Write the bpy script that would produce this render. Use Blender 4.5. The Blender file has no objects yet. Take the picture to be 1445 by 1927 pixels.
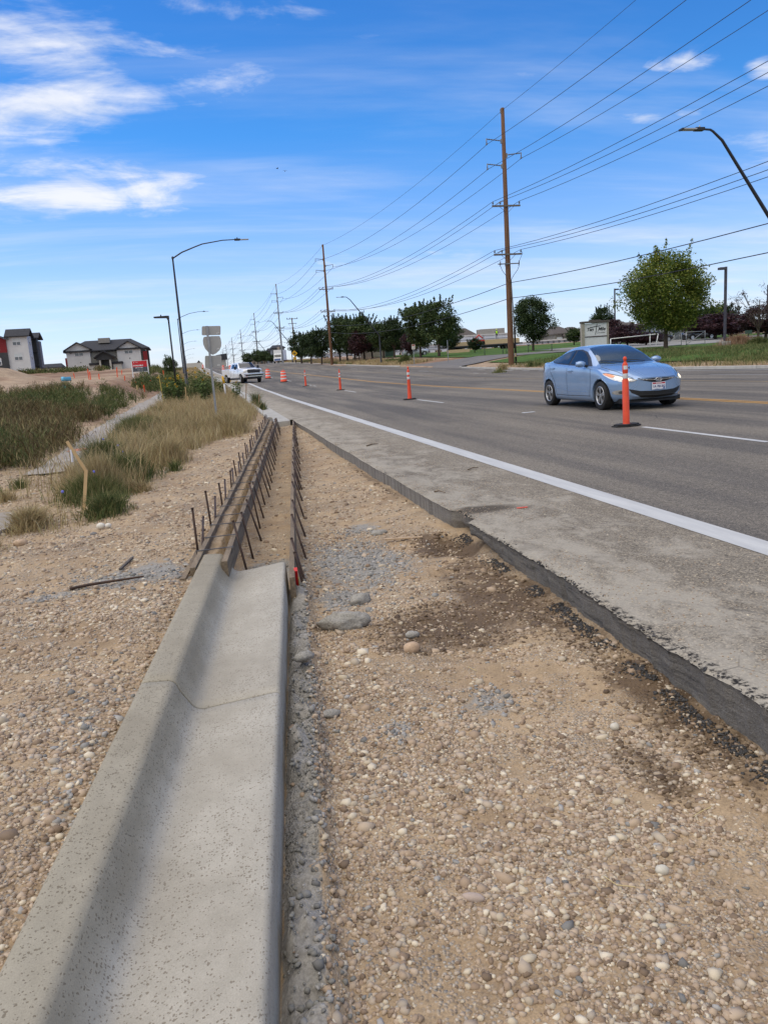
import bpy, bmesh, math, random
import numpy as np
from mathutils import Vector, Matrix
from mathutils.bvhtree import BVHTree
from mathutils.geometry import delaunay_2d_cdt

sc = bpy.context.scene
col = sc.collection
PI = math.pi
R_ = math.radians

# ------------------------------------------------------------------ camera
F_PX, CX, CY, CAM_H = 1447.0, 722.5, 963.5, 1.36
RM = np.array([[0.975, 0.104, -0.195], [-0.211, 0.171, -0.962], [-0.067, 0.98, 0.189]])
def _orth():
    def ray(u, v): return np.array([u-CX, -(v-CY), -F_PX])
    r = R_(3.9)
    p1 = ray(405, 706); p2 = ray(405+1000*math.cos(r), 706-1000*math.sin(r))
    Y = p1/np.linalg.norm(p1); n = np.cross(p2, p1); n /= np.linalg.norm(n)
    if n[1] < 0: n = -n
    return np.array([np.cross(Y, n), Y, n])
RM = _orth()
cam_d = bpy.data.cameras.new('camera'); cam = bpy.data.objects.new('camera', cam_d); col.objects.link(cam)
M = Matrix.Identity(4)
for i in range(3):
    for j in range(3): M[i][j] = RM[i, j]
M[2][3] = CAM_H
cam.matrix_world = M
cam_d.sensor_fit = 'VERTICAL'; cam_d.sensor_height = 36.0; cam_d.sensor_width = 27.0
cam_d.lens = 36.0*F_PX/1927.0
cam_d.clip_start = 0.05; cam_d.clip_end = 6000
sc.camera = cam

# ------------------------------------------------------------------ exposure, world, sun
sc.view_settings.view_transform = 'Standard'
sc.view_settings.look = 'None'
sc.view_settings.exposure = 0.72
sc.view_settings.gamma = 1.0
SUN_EL, SUN_AZ = R_(66), R_(-75)      # azimuth from +Y, negative = to the left
sun_d = bpy.data.lights.new('sun', 'SUN'); sun_d.energy = 1.5; sun_d.angle = R_(90); sun_d.color = (1.0, 0.92, 0.80)
sun = bpy.data.objects.new('sun', sun_d); col.objects.link(sun)
sd = Vector((math.sin(SUN_AZ)*math.cos(SUN_EL), math.cos(SUN_AZ)*math.cos(SUN_EL), math.sin(SUN_EL)))
sun.rotation_euler = sd.to_track_quat('Z', 'Y').to_euler()

world = bpy.data.worlds.new('World'); sc.world = world; world.use_nodes = True
def build_world():
    nt = world.node_tree; nt.nodes.clear(); L = nt.links.new
    N = lambda t, **k: _n(nt, t, **k)
    out = N('ShaderNodeOutputWorld'); bg = N('ShaderNodeBackground')
    sky = N('ShaderNodeTexSky'); sky.sky_type = 'NISHITA'; sky.sun_disc = False
    sky.sun_elevation = SUN_EL; sky.sun_rotation = SUN_AZ
    sky.altitude = 800; sky.air_density = 1.0; sky.dust_density = 0.6; sky.ozone_density = 2.0
    tc = N('ShaderNodeTexCoord')
    sep = N('ShaderNodeSeparateXYZ'); L(tc.outputs['Generated'], sep.inputs[0])
    def math_(op, a, b=None, c=None, clamp=False):
        m = N('ShaderNodeMath'); m.operation = op; m.use_clamp = clamp
        for i, v in enumerate((a, b, c)):
            if v is None: continue
            if isinstance(v, (int, float)): m.inputs[i].default_value = v
            else: L(v, m.inputs[i])
        return m.outputs[0]
    X, Y, Z = sep.outputs
    az = math_('ARCTAN2', X, Y)
    el = math_('ARCSINE', Z)
    # saturate the blue a little overhead, keep it pale at the horizon
    elc = math_('MAXIMUM', el, 0.0)
    t = math_('MULTIPLY', elc, 1.55, clamp=True)
    ramp = N('ShaderNodeValToRGB'); L(t, ramp.inputs[0])
    e = ramp.color_ramp.elements
    e[0].position = 0.0; e[0].color = (0.80, 0.84, 1.12, 1)
    e[1].position = 0.95; e[1].color = (0.11, 0.47, 0.98, 1)
    m1 = ramp.color_ramp.elements.new(0.16); m1.color = (0.78, 0.86, 1.08, 1)
    m2 = ramp.color_ramp.elements.new(0.42); m2.color = (0.27, 0.71, 1.12, 1)
    mul = N('ShaderNodeMix'); mul.data_type = 'RGBA'; mul.blend_type = 'MULTIPLY'; mul.inputs[0].default_value = 1
    L(sky.outputs[0], mul.inputs[6]); L(ramp.outputs[0], mul.inputs[7])
    # clouds
    zc = math_('ADD', math_('MAXIMUM', Z, 0.0), 0.10)
    px = math_('DIVIDE', X, zc); py = math_('DIVIDE', Y, zc)
    comb = N('ShaderNodeCombineXYZ'); L(px, comb.inputs[0]); L(py, comb.inputs[1])
    def noise(vec, sc_, det, rough, off=0.0, dist=0.0, sxyz=(1, 1, 1)):
        mp = N('ShaderNodeMapping'); mp.inputs['Location'].default_value = (off, off*1.7, off*.3)
        mp.inputs['Scale'].default_value = sxyz
        L(vec, mp.inputs[0])
        n = N('ShaderNodeTexNoise'); n.inputs['Scale'].default_value = sc_; n.inputs['Detail'].default_value = det
        n.inputs['Roughness'].default_value = rough; n.inputs['Distortion'].default_value = dist
        L(mp.outputs[0], n.inputs['Vector']); return n.outputs[0]
    n1 = noise(comb.outputs[0], 2.6, 9, 0.62, 3.1, 0.5, (0.9, 1.7, 1))
    n2 = noise(comb.outputs[0], 0.8, 6, 0.6, 11.3, 0.3, (0.5, 2.2, 1))
    azel = N('ShaderNodeCombineXYZ'); L(az, azel.inputs[0]); L(el, azel.inputs[1])
    n3 = noise(azel.outputs[0], 9.0, 8, 0.62, 5.2, 0.6, (0.6, 1.6, 1))
    # individual cloud banks: (pixel x, pixel y, half width px, half height px, tilt deg, amount)
    banks = [(90, 95, 230, 95, -3, 1.0), (150, 195, 330, 62, 2, 1.0), (110, 360, 330, 62, 2, 0.95), (480, 22, 190, 34, -6, 0.85),
             (1290, 122, 75, 24, 3, 0.8), (1440, 128, 45, 22, 0, 0.9), (1190, 220, 70, 14, 0, 0.85), (1300, 212, 45, 14, 0, 0.6),
             (1430, 280, 120, 60, -10, 0.5), (640, 490, 190, 26, 0, 0.42), (860, 480, 160, 18, -2, 0.5), (250, 500, 120, 14, -4, 0.35),
             (560, 170, 90, 14, -3, 0.35), (640, 365, 80, 22, -8, 0.30), (170, 560, 420, 38, 0, 0.30), (1010, 140, 60, 10, 0, 0.3)]
    total = None
    for (bx, by, hw, hh, tilt, amt) in banks:
        d = RM @ np.array([bx-CX, -(by-CY), -F_PX]); d /= np.linalg.norm(d)
        a0 = math.atan2(d[0], d[1]); e0 = math.asin(d[2])
        dr = RM @ np.array([bx+50-CX, -(by-CY), -F_PX]); dr /= np.linalg.norm(dr)
        a1 = math.atan2(dr[0], dr[1]); e1 = math.asin(dr[2])
        k = math.hypot(a1-a0, (e1-e0))/50.0
        rot = math.atan2(e1-e0, a1-a0) + R_(tilt)
        ra = hw*k; re = hh*k*0.95
        da = math_('SUBTRACT', az, a0); de = math_('SUBTRACT', el, e0)
        ca, sa = math.cos(rot), math.sin(rot)
        u = math_('ADD', math_('MULTIPLY', da, ca/ra), math_('MULTIPLY', de, sa/ra))
        v = math_('ADD', math_('MULTIPLY', da, -sa/re), math_('MULTIPLY', de, ca/re))
        r2 = math_('ADD', math_('MULTIPLY', u, u), math_('MULTIPLY', v, v))
        g = math_('MULTIPLY', math_('POWER', 2.718, math_('MULTIPLY', r2, -0.9)), amt)
        total = g if total is None else math_('MAXIMUM', total, g)
    nn = math_('ADD', math_('MULTIPLY', n3, 0.75), math_('MULTIPLY', n1, 0.45))
    c = math_('ADD', math_('MULTIPLY', total, 0.62), math_('MULTIPLY', math_('SUBTRACT', nn, 0.60), 2.0))
    mr = N('ShaderNodeMapRange'); mr.interpolation_type = 'SMOOTHSTEP'; L(c, mr.inputs[0])
    mr.inputs[1].default_value = 0.20; mr.inputs[2].default_value = 0.80
    gate = math_('MULTIPLY', total, 2.6, clamp=True)
    cl = math_('MULTIPLY', mr.outputs[0], gate)
    # thin cirrus veil, a little everywhere, more near the horizon
    v2 = N('ShaderNodeMapRange'); v2.interpolation_type = 'SMOOTHSTEP'; L(n2, v2.inputs[0])
    v2.inputs[1].default_value = 0.40; v2.inputs[2].default_value = 0.80
    lowt = math_('SUBTRACT', 1.0, math_('MULTIPLY', elc, 1.9, clamp=True))
    veil = math_('MULTIPLY', v2.outputs[0], math_('ADD', math_('MULTIPLY', lowt, 0.70), 0.05))
    # thin cloud deck veiling the sun, added out of view to whiten the fill
    dk = N('ShaderNodeVectorMath'); dk.operation = 'DOT_PRODUCT'; L(tc.outputs['Generated'], dk.inputs[0]); dk.inputs[1].default_value = (-0.30, -0.55, 0.78)
    deck = N('ShaderNodeMapRange'); deck.interpolation_type = 'SMOOTHSTEP'; L(math_('ADD', dk.outputs['Value'], math_('MULTIPLY', math_('SUBTRACT', n2, 0.5), 0.5)), deck.inputs[0])
    deck.inputs[1].default_value = 0.22; deck.inputs[2].default_value = 0.80
    veil = math_('MAXIMUM', veil, math_('MULTIPLY', deck.outputs[0], 0.95))
    cloud = math_('MAXIMUM', math_('MULTIPLY', cl, 0.90), math_('MULTIPLY', veil, 0.85))
    mx = N('ShaderNodeMix'); mx.data_type = 'RGBA'; L(cloud, mx.inputs[0])
    cr = N('ShaderNodeValToRGB'); L(n1, cr.inputs[0])
    ce = cr.color_ramp.elements; ce[0].position = 0.35; ce[0].color = (4.5, 4.9, 5.7, 1); ce[1].position = 0.62; ce[1].color = (6.0, 6.05, 6.4, 1)
    glowm = N('ShaderNodeMix'); glowm.data_type = 'RGBA'; L(deck.outputs[0], glowm.inputs[0]); L(cr.outputs[0], glowm.inputs[6]); glowm.inputs[7].default_value = (7.0, 6.8, 6.5, 1)  # deck tint brighter and warmer than the clouds in view, for neutral fill
    L(mul.outputs[2], mx.inputs[6]); L(glowm.outputs[2], mx.inputs[7])
    L(mx.outputs[2], bg.inputs[0]); bg.inputs[1].default_value = 0.10
    L(bg.outputs[0], out.inputs[0])
def _n(nt, t, **k):
    n = nt.nodes.new(t)
    for a, b in k.items(): setattr(n, a, b)
    return n
build_world()

# ------------------------------------------------------------------ helpers
def tag(o, label=None, cat=None, group=None, kind=None):
    if label: o['label'] = label
    if cat: o['category'] = cat
    if group: o['group'] = group
    if kind: o['kind'] = kind
    return o
def thing(name, loc, label, cat, group=None, rz=0.0):
    o = bpy.data.objects.new(name, None); o.empty_display_size = 0.2; col.objects.link(o)
    o.location = loc; o.rotation_euler = (0, 0, rz)
    return tag(o, label, cat, group)
def copy_tree(o, parent=None):
    c = o.copy(); col.objects.link(c); c.parent = parent
    for ch in o.children: copy_tree(ch, c)
    return c
def fast_mesh(name, V, F):
    V = np.asarray(V, dtype=np.float32); F = np.asarray(F, dtype=np.int32)
    me = bpy.data.meshes.new(name); k = F.shape[1]
    me.vertices.add(len(V)); me.vertices.foreach_set('co', V.ravel())
    me.loops.add(F.size); me.loops.foreach_set('vertex_index', F.ravel())
    me.polygons.add(len(F)); me.polygons.foreach_set('loop_start', np.arange(0, F.size, k, dtype=np.int32))
    me.update(calc_edges=True)
    return me
def link(name, me, mat, parent=None, smooth=False):
    o = bpy.data.objects.new(name, me); col.objects.link(o)
    if mat is not None and not me.materials: me.materials.append(mat)
    if smooth: me.polygons.foreach_set('use_smooth', [True]*len(me.polygons))
    if parent is not None: o.parent = parent
    return o
class MB:
    def __init__(s): s.v = []; s.f = []; s.smooth = []
    def add(s, vs, fs, sm=False):
        b = len(s.v); s.v += [tuple(v) for v in vs]; s.f += [tuple(b+i for i in f) for f in fs]; s.smooth += [sm]*len(fs); return s
    def box(s, c, size, rz=0.0, rot=None):
        hx, hy, hz = size[0]/2, size[1]/2, size[2]/2
        m = Matrix.Rotation(rz, 3, 'Z') if rot is None else rot
        vs = [m @ Vector((x*hx, y*hy, z*hz)) + Vector(c) for x in (-1, 1) for y in (-1, 1) for z in (-1, 1)]
        return s.add(vs, [(0, 1, 3, 2), (4, 6, 7, 5), (0, 4, 5, 1), (2, 3, 7, 6), (0, 2, 6, 4), (1, 5, 7, 3)])
    def bar(s, p, q, r, r2=None, n=8, caps=True):
        p, q = Vector(p), Vector(q); r2 = r if r2 is None else r2
        d = (q-p).normalized(); a = d.orthogonal().normalized(); b = d.cross(a)
        vs = []
        for (c, rr) in ((p, r), (q, r2)):
            for i in range(n):
                t = 2*PI*i/n; vs.append(c+(a*math.cos(t)+b*math.sin(t))*rr)
        s.add(vs, [(i, (i+1) % n, n+(i+1) % n, n+i) for i in range(n)], True)
        if caps:
            b0 = len(s.v)-2*n
            s.f.append(tuple(b0+i for i in reversed(range(n)))); s.f.append(tuple(b0+n+i for i in range(n))); s.smooth += [False, False]
        return s
    def tube(s, pts, rad, n=6):
        pts = [Vector(p) for p in pts]
        if not isinstance(rad, (list, tuple)): rad = [rad]*len(pts)
        vs = []; prev = None
        for i, p in enumerate(pts):
            d = (pts[min(i+1, len(pts)-1)]-pts[max(i-1, 0)]).normalized()
            a = d.orthogonal().normalized() if prev is None else (prev-d*prev.dot(d)).normalized()
            prev = a; b = d.cross(a)
            for k in range(n):
                t = 2*PI*k/n; vs.append(p+(a*math.cos(t)+b*math.sin(t))*rad[i])
        fs = [(i*n+k, i*n+(k+1) % n, (i+1)*n+(k+1) % n, (i+1)*n+k) for i in range(len(pts)-1) for k in range(n)]
        s.add(vs, fs, True)
        return s
    def lathe(s, prof, n=16, c=(0, 0, 0), axis='Z', sm=True):
        vs = []
        for (r, z) in prof:
            for k in range(n):
                t = 2*PI*k/n
                v = (r*math.cos(t), r*math.sin(t), z)
                if axis == 'X': v = (z, r*math.cos(t), r*math.sin(t))
                vs.append((v[0]+c[0], v[1]+c[1], v[2]+c[2]))
        fs = [(i*n+k, i*n+(k+1) % n, (i+1)*n+(k+1) % n, (i+1)*n+k) for i in range(len(prof)-1) for k in range(n)]
        s.add(vs, fs, sm); return s
    def prism(s, poly, a, b, plane='XZ'):
        """extrude a 2d polygon between two offsets along the remaining axis"""
        n = len(poly)
        def P(p, t):
            return {'XZ': (p[0], t, p[1]), 'YZ': (t, p[0], p[1]), 'XY': (p[0], p[1], t)}[plane]
        vs = [P(p, a) for p in poly]+[P(p, b) for p in poly]
        fs = [tuple(range(n)), tuple(reversed(range(n, 2*n)))]+[(i, n+i, n+(i+1) % n, (i+1) % n) for i in range(n)]
        return s.add(vs, fs)
    def quad(s, a, b, c, d): return s.add([a, b, c, d], [(0, 1, 2, 3)])
    def build(s, name, mat, parent=None, bevel=0.0):
        me = bpy.data.meshes.new(name); me.from_pydata([tuple(v) for v in s.v], [], s.f); me.update()
        bm = bmesh.new(); bm.from_mesh(me); bmesh.ops.recalc_face_normals(bm, faces=bm.faces)
        if bevel > 0:
            bmesh.ops.remove_doubles(bm, verts=bm.verts, dist=1e-5)
            bmesh.ops.bevel(bm, geom=[e for e in bm.edges if len(e.link_faces) == 2 and e.calc_face_angle(0) > 0.5], offset=bevel, segments=2, affect='EDGES', profile=0.7)
            bm.to_mesh(me)
        else:
            bm.to_mesh(me); me.polygons.foreach_set('use_smooth', s.smooth)
        bm.free()
        return link(name, me, mat, parent)
# --- numpy noise
def _hash(ix, iy, seed):
    h = (ix.astype(np.int64)*374761393 + iy.astype(np.int64)*668265263 + seed*1442695041) & 0x7fffffff
    h = (h ^ (h >> 13))*1274126177 & 0x7fffffff
    return ((h ^ (h >> 16)) & 0xffff)/65535.0
def vnoise(x, y, seed=0):
    x = np.asarray(x, float); y = np.asarray(y, float)
    ix, iy = np.floor(x), np.floor(y); fx, fy = x-ix, y-iy
    fx = fx*fx*(3-2*fx); fy = fy*fy*(3-2*fy)
    a = _hash(ix, iy, seed); b = _hash(ix+1, iy, seed); c = _hash(ix, iy+1, seed); d = _hash(ix+1, iy+1, seed)
    return (a*(1-fx)+b*fx)*(1-fy)+(c*(1-fx)+d*fx)*fy
def fbm(x, y, seed=0, o=4, g=0.5):
    s = 0; a = 1; t = 0
    for i in range(o):
        s = s+a*vnoise(np.asarray(x)*2**i+17.3*i, np.asarray(y)*2**i-9.1*i, seed+i); t += a; a *= g
    return s/t
def sstep(a, b, x):
    t = np.clip((np.asarray(x, float)-a)/(b-a), 0, 1); return t*t*(3-2*t)

# ------------------------------------------------------------------ the lie of the land
_zr = np.array([(-60, 0), (40, 0), (50, .05), (57, .12), (71, .36), (86, .63), (113, 1.15), (140, 1.75), (188, 2.9), (240, 3.75), (300, 4.05), (400, 4.1), (600, 3.4), (1200, -4), (4000, -20)], float)
_xb = np.array([(-60, 0), (50, 0), (72, -.4), (90, -1.0), (113, -2.1), (138, -3.2), (225, -6), (305, -8.5), (400, -11.5), (1200, -36), (4000, -120)], float)
_zl = np.array([(-60, 0), (12, 0.02), (18, .08), (26, .3), (35, .62), (50, 1.05), (70, 1.75), (110, 2.75), (138, 3.6), (154, 3.7), (170, 2.8), (185, 2.6), (400, 3.4), (1200, 0), (4000, -20)], float)
def zr(Y): return np.interp(Y, _zr[:, 0], _zr[:, 1])
def xb(Y): return np.interp(Y, _xb[:, 0], _xb[:, 1])
def zl(Y): return np.interp(Y, _zl[:, 0], _zl[:, 1])
KERB_R = 24.3                                   # far kerb
def gutter_x(Y): return -0.037+(np.asarray(Y, float)-1.462)*0.0986        # lip of the new gutter
def gz(X, Y):
    """height of the open ground (not the road slab)"""
    X = np.asarray(X, float); Y = np.asarray(Y, float)
    u = X-xb(Y); base = zr(Y)
    left = base+(np.maximum(zl(Y), base)-base)*sstep(-3.6, -8.0, u)
    far = sstep(-3.5, -9.0, u)
    left = left + far*sstep(25, 60, Y)*(fbm(X*.09, Y*.05, 5)-.5)*.9*np.clip(1-Y/400, .2, 1)
    left = left + .10*(fbm(X*.6, Y*.4, 8)-.5)*sstep(9, 14, Y)
    # spoil heap on the far left
    left = left + 1.9*np.exp(-(((X+25.5)/4.4)**2+((Y-82)/7.0)**2)) + .9*np.exp(-(((X+20.5)/2.4)**2+((Y-84)/5.0)**2))
    rise = .13+.62*sstep(24.9, 33.0, u)+.25*sstep(33, 75, u)
    right = base+rise+.10*(fbm(X*.25, Y*.2, 3)-.5)*sstep(26, 29, u)
    z = np.where(u < 12, left, right)
    return z
def ray_w(px, py):
    d = RM @ np.array([px-CX, -(py-CY), -F_PX]); return d
def W(px, py, z=0.0):
    d = ray_w(px, py); t = (z-CAM_H)/d[2]; return Vector((d[0]*t, d[1]*t, z))
def at(px, py, Y):
    d = ray_w(px, py); t = Y/d[1]; return Vector((d[0]*t, Y, CAM_H+d[2]*t))
def onground(px, Y, py=660):
    """point on the ground at depth Y below pixel column px"""
    p = at(px, py, Y)
    for _ in range(3):
        z = float(gz(p.x, Y)); c = RM.T @ np.array([p.x, Y, z-CAM_H]); py = CY-F_PX*c[1]/-c[2]; p = at(px, py, Y)
    return Vector((p.x, Y, float(gz(p.x, Y))))

# ------------------------------------------------------------------ materials
MATS = {}
def pm(name, c1, c2=None, rough=0.8, scale=4.0, detail=6, bump=0.0, bscale=None, metal=0.0, spec=0.4, island=0.0, coat=0.0, mixlo=.35, mixhi=.65, emit=None, sxyz=None, bdist=0.01, fine=0.0, fscale=80, coord='Object', trans=0.0):
    if name in MATS: return MATS[name]
    m = bpy.data.materials.new(name); m.use_nodes = True; nt = m.node_tree; L = nt.links.new
    b = nt.nodes['Principled BSDF']
    b.inputs['Roughness'].default_value = rough; b.inputs['Metallic'].default_value = metal
    b.inputs['Specular IOR Level'].default_value = spec
    b.inputs['Coat Weight'].default_value = coat; b.inputs['Coat Roughness'].default_value = 0.04
    if trans: b.inputs['Transmission Weight'].default_value = trans
    c2 = c2 or tuple(x*0.8 for x in c1)
    tc = _n(nt, 'ShaderNodeTexCoord'); vec = tc.outputs[coord]
    if sxyz:
        mp = _n(nt, 'ShaderNodeMapping'); mp.inputs['Scale'].default_value = sxyz; L(vec, mp.inputs[0]); vec = mp.outputs[0]
    n = _n(nt, 'ShaderNodeTexNoise'); n.inputs['Scale'].default_value = scale; n.inputs['Detail'].default_value = detail; n.inputs['Roughness'].default_value = .6
    L(vec, n.inputs['Vector'])
    cr = _n(nt, 'ShaderNodeValToRGB'); L(n.outputs[0], cr.inputs[0])
    e = cr.color_ramp.elements; e[0].position = mixlo; e[0].color = (*c1, 1); e[1].position = mixhi; e[1].color = (*c2, 1)
    colout = cr.outputs[0]
    if island:
        g = _n(nt, 'ShaderNodeNewGeometry'); mr = _n(nt, 'ShaderNodeMapRange'); L(g.outputs['Random Per Island'], mr.inputs[0])
        mr.inputs[3].default_value = 1-island; mr.inputs[4].default_value = 1+island
        mm = _n(nt, 'ShaderNodeMix', data_type='RGBA', blend_type='MULTIPLY'); mm.inputs[0].default_value = 1
        L(colout, mm.inputs[6]); L(mr.outputs[0], mm.inputs[7]); colout = mm.outputs[2]
    if fine:
        n3 = _n(nt, 'ShaderNodeTexNoise'); n3.inputs['Scale'].default_value = fscale; n3.inputs['Detail'].default_value = 3
        L(tc.outputs[coord], n3.inputs['Vector'])
        mr = _n(nt, 'ShaderNodeMapRange'); L(n3.outputs[0], mr.inputs[0]); mr.inputs[1].default_value = .3; mr.inputs[2].default_value = .7
        mr.inputs[3].default_value = 1-fine; mr.inputs[4].default_value = 1+fine
        mm = _n(nt, 'ShaderNodeMix', data_type='RGBA', blend_type='MULTIPLY'); mm.inputs[0].default_value = 1
        L(colout, mm.inputs[6]); L(mr.outputs[0], mm.inputs[7]); colout = mm.outputs[2]
    L(colout, b.inputs['Base Color'])
    if bump:
        n2 = _n(nt, 'ShaderNodeTexNoise'); n2.inputs['Scale'].default_value = bscale or scale*4; n2.inputs['Detail'].default_value = 5
        L(vec, n2.inputs['Vector'])
        bp = _n(nt, 'ShaderNodeBump'); bp.inputs['Strength'].default_value = bump; bp.inputs['Distance'].default_value = bdist
        L(n2.outputs[0], bp.inputs['Height']); L(bp.outputs[0], b.inputs['Normal'])
    if emit:
        b.inputs['Emission Color'].default_value = (*emit[:3], 1); b.inputs['Emission Strength'].default_value = emit[3]
    MATS[name] = m; return m
def ramp_mat(name, stops, rough=.85, island=True, noise=0.25, nscale=.4, spec=.25, trans=0.0):
    """colour picked per mesh island from a ramp, modulated by broad noise"""
    if name in MATS: return MATS[name]
    m = bpy.data.materials.new(name); m.use_nodes = True; nt = m.node_tree; L = nt.links.new
    b = nt.nodes['Principled BSDF']; b.inputs['Roughness'].default_value = rough; b.inputs['Specular IOR Level'].default_value = spec
    g = _n(nt, 'ShaderNodeNewGeometry'); n = _n(nt, 'ShaderNodeTexNoise'); n.inputs['Scale'].default_value = nscale; n.inputs['Detail'].default_value = 4
    L(g.outputs['Position'], n.inputs['Vector'])
    a = _n(nt, 'ShaderNodeMath', operation='MULTIPLY_ADD'); L(n.outputs[0], a.inputs[0]); a.inputs[1].default_value = noise*2.6; a.inputs[2].default_value = -noise*1.3
    s = _n(nt, 'ShaderNodeMath', operation='ADD'); L(a.outputs[0], s.inputs[0]); L(g.outputs['Random Per Island'], s.inputs[1])
    cr = _n(nt, 'ShaderNodeValToRGB'); L(s.outputs[0], cr.inputs[0]); el = cr.color_ramp.elements
    el[0].position = stops[0][0]; el[0].color = (*stops[0][1], 1); el[1].position = stops[-1][0]; el[1].color = (*stops[-1][1], 1)
    for p, c in stops[1:-1]:
        x = el.new(p); x.color = (*c, 1)
    L(cr.outputs[0], b.inputs['Base Color'])
    if trans:
        tr = _n(nt, 'ShaderNodeBsdfTranslucent'); L(cr.outputs[0], tr.inputs[0])
        mx = _n(nt, 'ShaderNodeMixShader'); mx.inputs[0].default_value = trans
        out = nt.nodes['Material Output']; L(b.outputs[0], mx.inputs[1]); L(tr.outputs[0], mx.inputs[2]); L(mx.outputs[0], out.inputs[0])
    MATS[name] = m; return m
black_metal = pm('black_metal', (.012, .012, .014), (.02, .02, .022), rough=.45, spec=.5)
galv = pm('galvanised', (.33, .34, .35), (.25, .26, .27), rough=.5, metal=.5, scale=6)
dkgrey = pm('dark_grey_paint', (.05, .05, .055), (.035, .035, .04), rough=.6)
white_paint = pm('white_paint', (.75, .75, .74), (.66, .66, .65), rough=.5, scale=3)
orange_pl = pm('orange_plastic', (.72, .075, .022), (.60, .06, .022), rough=.5, scale=6)
reflect_white = pm('reflective_white', (.72, .72, .70), (.6, .6, .58), rough=.4, scale=14)
rubber = pm('rubber', (.012, .012, .012), (.022, .021, .02), rough=.85, scale=12)
glass_dark = pm('dark_glass', (.012, .015, .017), (.016, .018, .02), rough=.05, spec=.8)
# ================================================================== GROUND
def node_mat(name):
    m = bpy.data.materials.new(name); m.use_nodes = True; return m, m.node_tree, m.node_tree.links.new, m.node_tree.nodes['Principled BSDF']
class NT:
    """small node-graph helper"""
    def __init__(s, nt): s.nt = nt; s.L = nt.links.new
    def set(s, sock, v):
        if isinstance(v, bpy.types.NodeSocket): s.L(v, sock)
        elif isinstance(v, (tuple, list)): sock.default_value = (*v, 1) if len(sock.default_value) == 4 and len(v) == 3 else v
        else: sock.default_value = v
    def m(s, op, a, b=0.0, c=0.0, clamp=False):
        n = _n(s.nt, 'ShaderNodeMath', operation=op, use_clamp=clamp)
        for i, v in enumerate((a, b, c)): s.set(n.inputs[i], v)
        return n.outputs[0]
    def noise(s, vec, sc_, det=5, rough=.6, dist=0.0, sxyz=None, loc=None):
        if sxyz or loc:
            mp = _n(s.nt, 'ShaderNodeMapping'); mp.inputs['Scale'].default_value = sxyz or (1, 1, 1); mp.inputs['Location'].default_value = loc or (0, 0, 0); s.L(vec, mp.inputs[0]); vec = mp.outputs[0]
        n = _n(s.nt, 'ShaderNodeTexNoise'); n.inputs['Scale'].default_value = sc_; n.inputs['Detail'].default_value = det; n.inputs['Roughness'].default_value = rough; n.inputs['Distortion'].default_value = dist
        s.L(vec, n.inputs['Vector']); return n.outputs[0]
    def vor(s, vec, sc_, feature='F1', out='Distance', rnd=1.0):
        n = _n(s.nt, 'ShaderNodeTexVoronoi', feature=feature); n.inputs['Scale'].default_value = sc_; n.inputs['Randomness'].default_value = rnd
        s.L(vec, n.inputs['Vector']); return n.outputs[out]
    def map(s, v, a, b, c=0.0, d=1.0, smooth=True):
        n = _n(s.nt, 'ShaderNodeMapRange'); n.interpolation_type = 'SMOOTHSTEP' if smooth else 'LINEAR'
        s.L(v, n.inputs[0])
        for i, x in enumerate((a, b, c, d)): n.inputs[i+1].default_value = x
        return n.outputs[0]
    def ramp(s, v, stops):
        n = _n(s.nt, 'ShaderNodeValToRGB'); s.L(v, n.inputs[0]); e = n.color_ramp.elements
        e[0].position = stops[0][0]; e[0].color = (*stops[0][1], 1); e[1].position = stops[-1][0]; e[1].color = (*stops[-1][1], 1)
        for p, c in stops[1:-1]: x = e.new(p); x.color = (*c, 1)
        return n.outputs[0]
    def mix(s, f, a, b, mode='MIX'):
        n = _n(s.nt, 'ShaderNodeMix', data_type='RGBA', blend_type=mode); s.set(n.inputs[0], f); s.set(n.inputs[6], a); s.set(n.inputs[7], b); return n.outputs[2]
    def bump(s, h, strength, dist, normal=None):
        n = _n(s.nt, 'ShaderNodeBump'); n.inputs['Strength'].default_value = strength; n.inputs['Distance'].default_value = dist; s.L(h, n.inputs['Height'])
        if normal is not None: s.L(normal, n.inputs['Normal'])
        return n.outputs[0]

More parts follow.
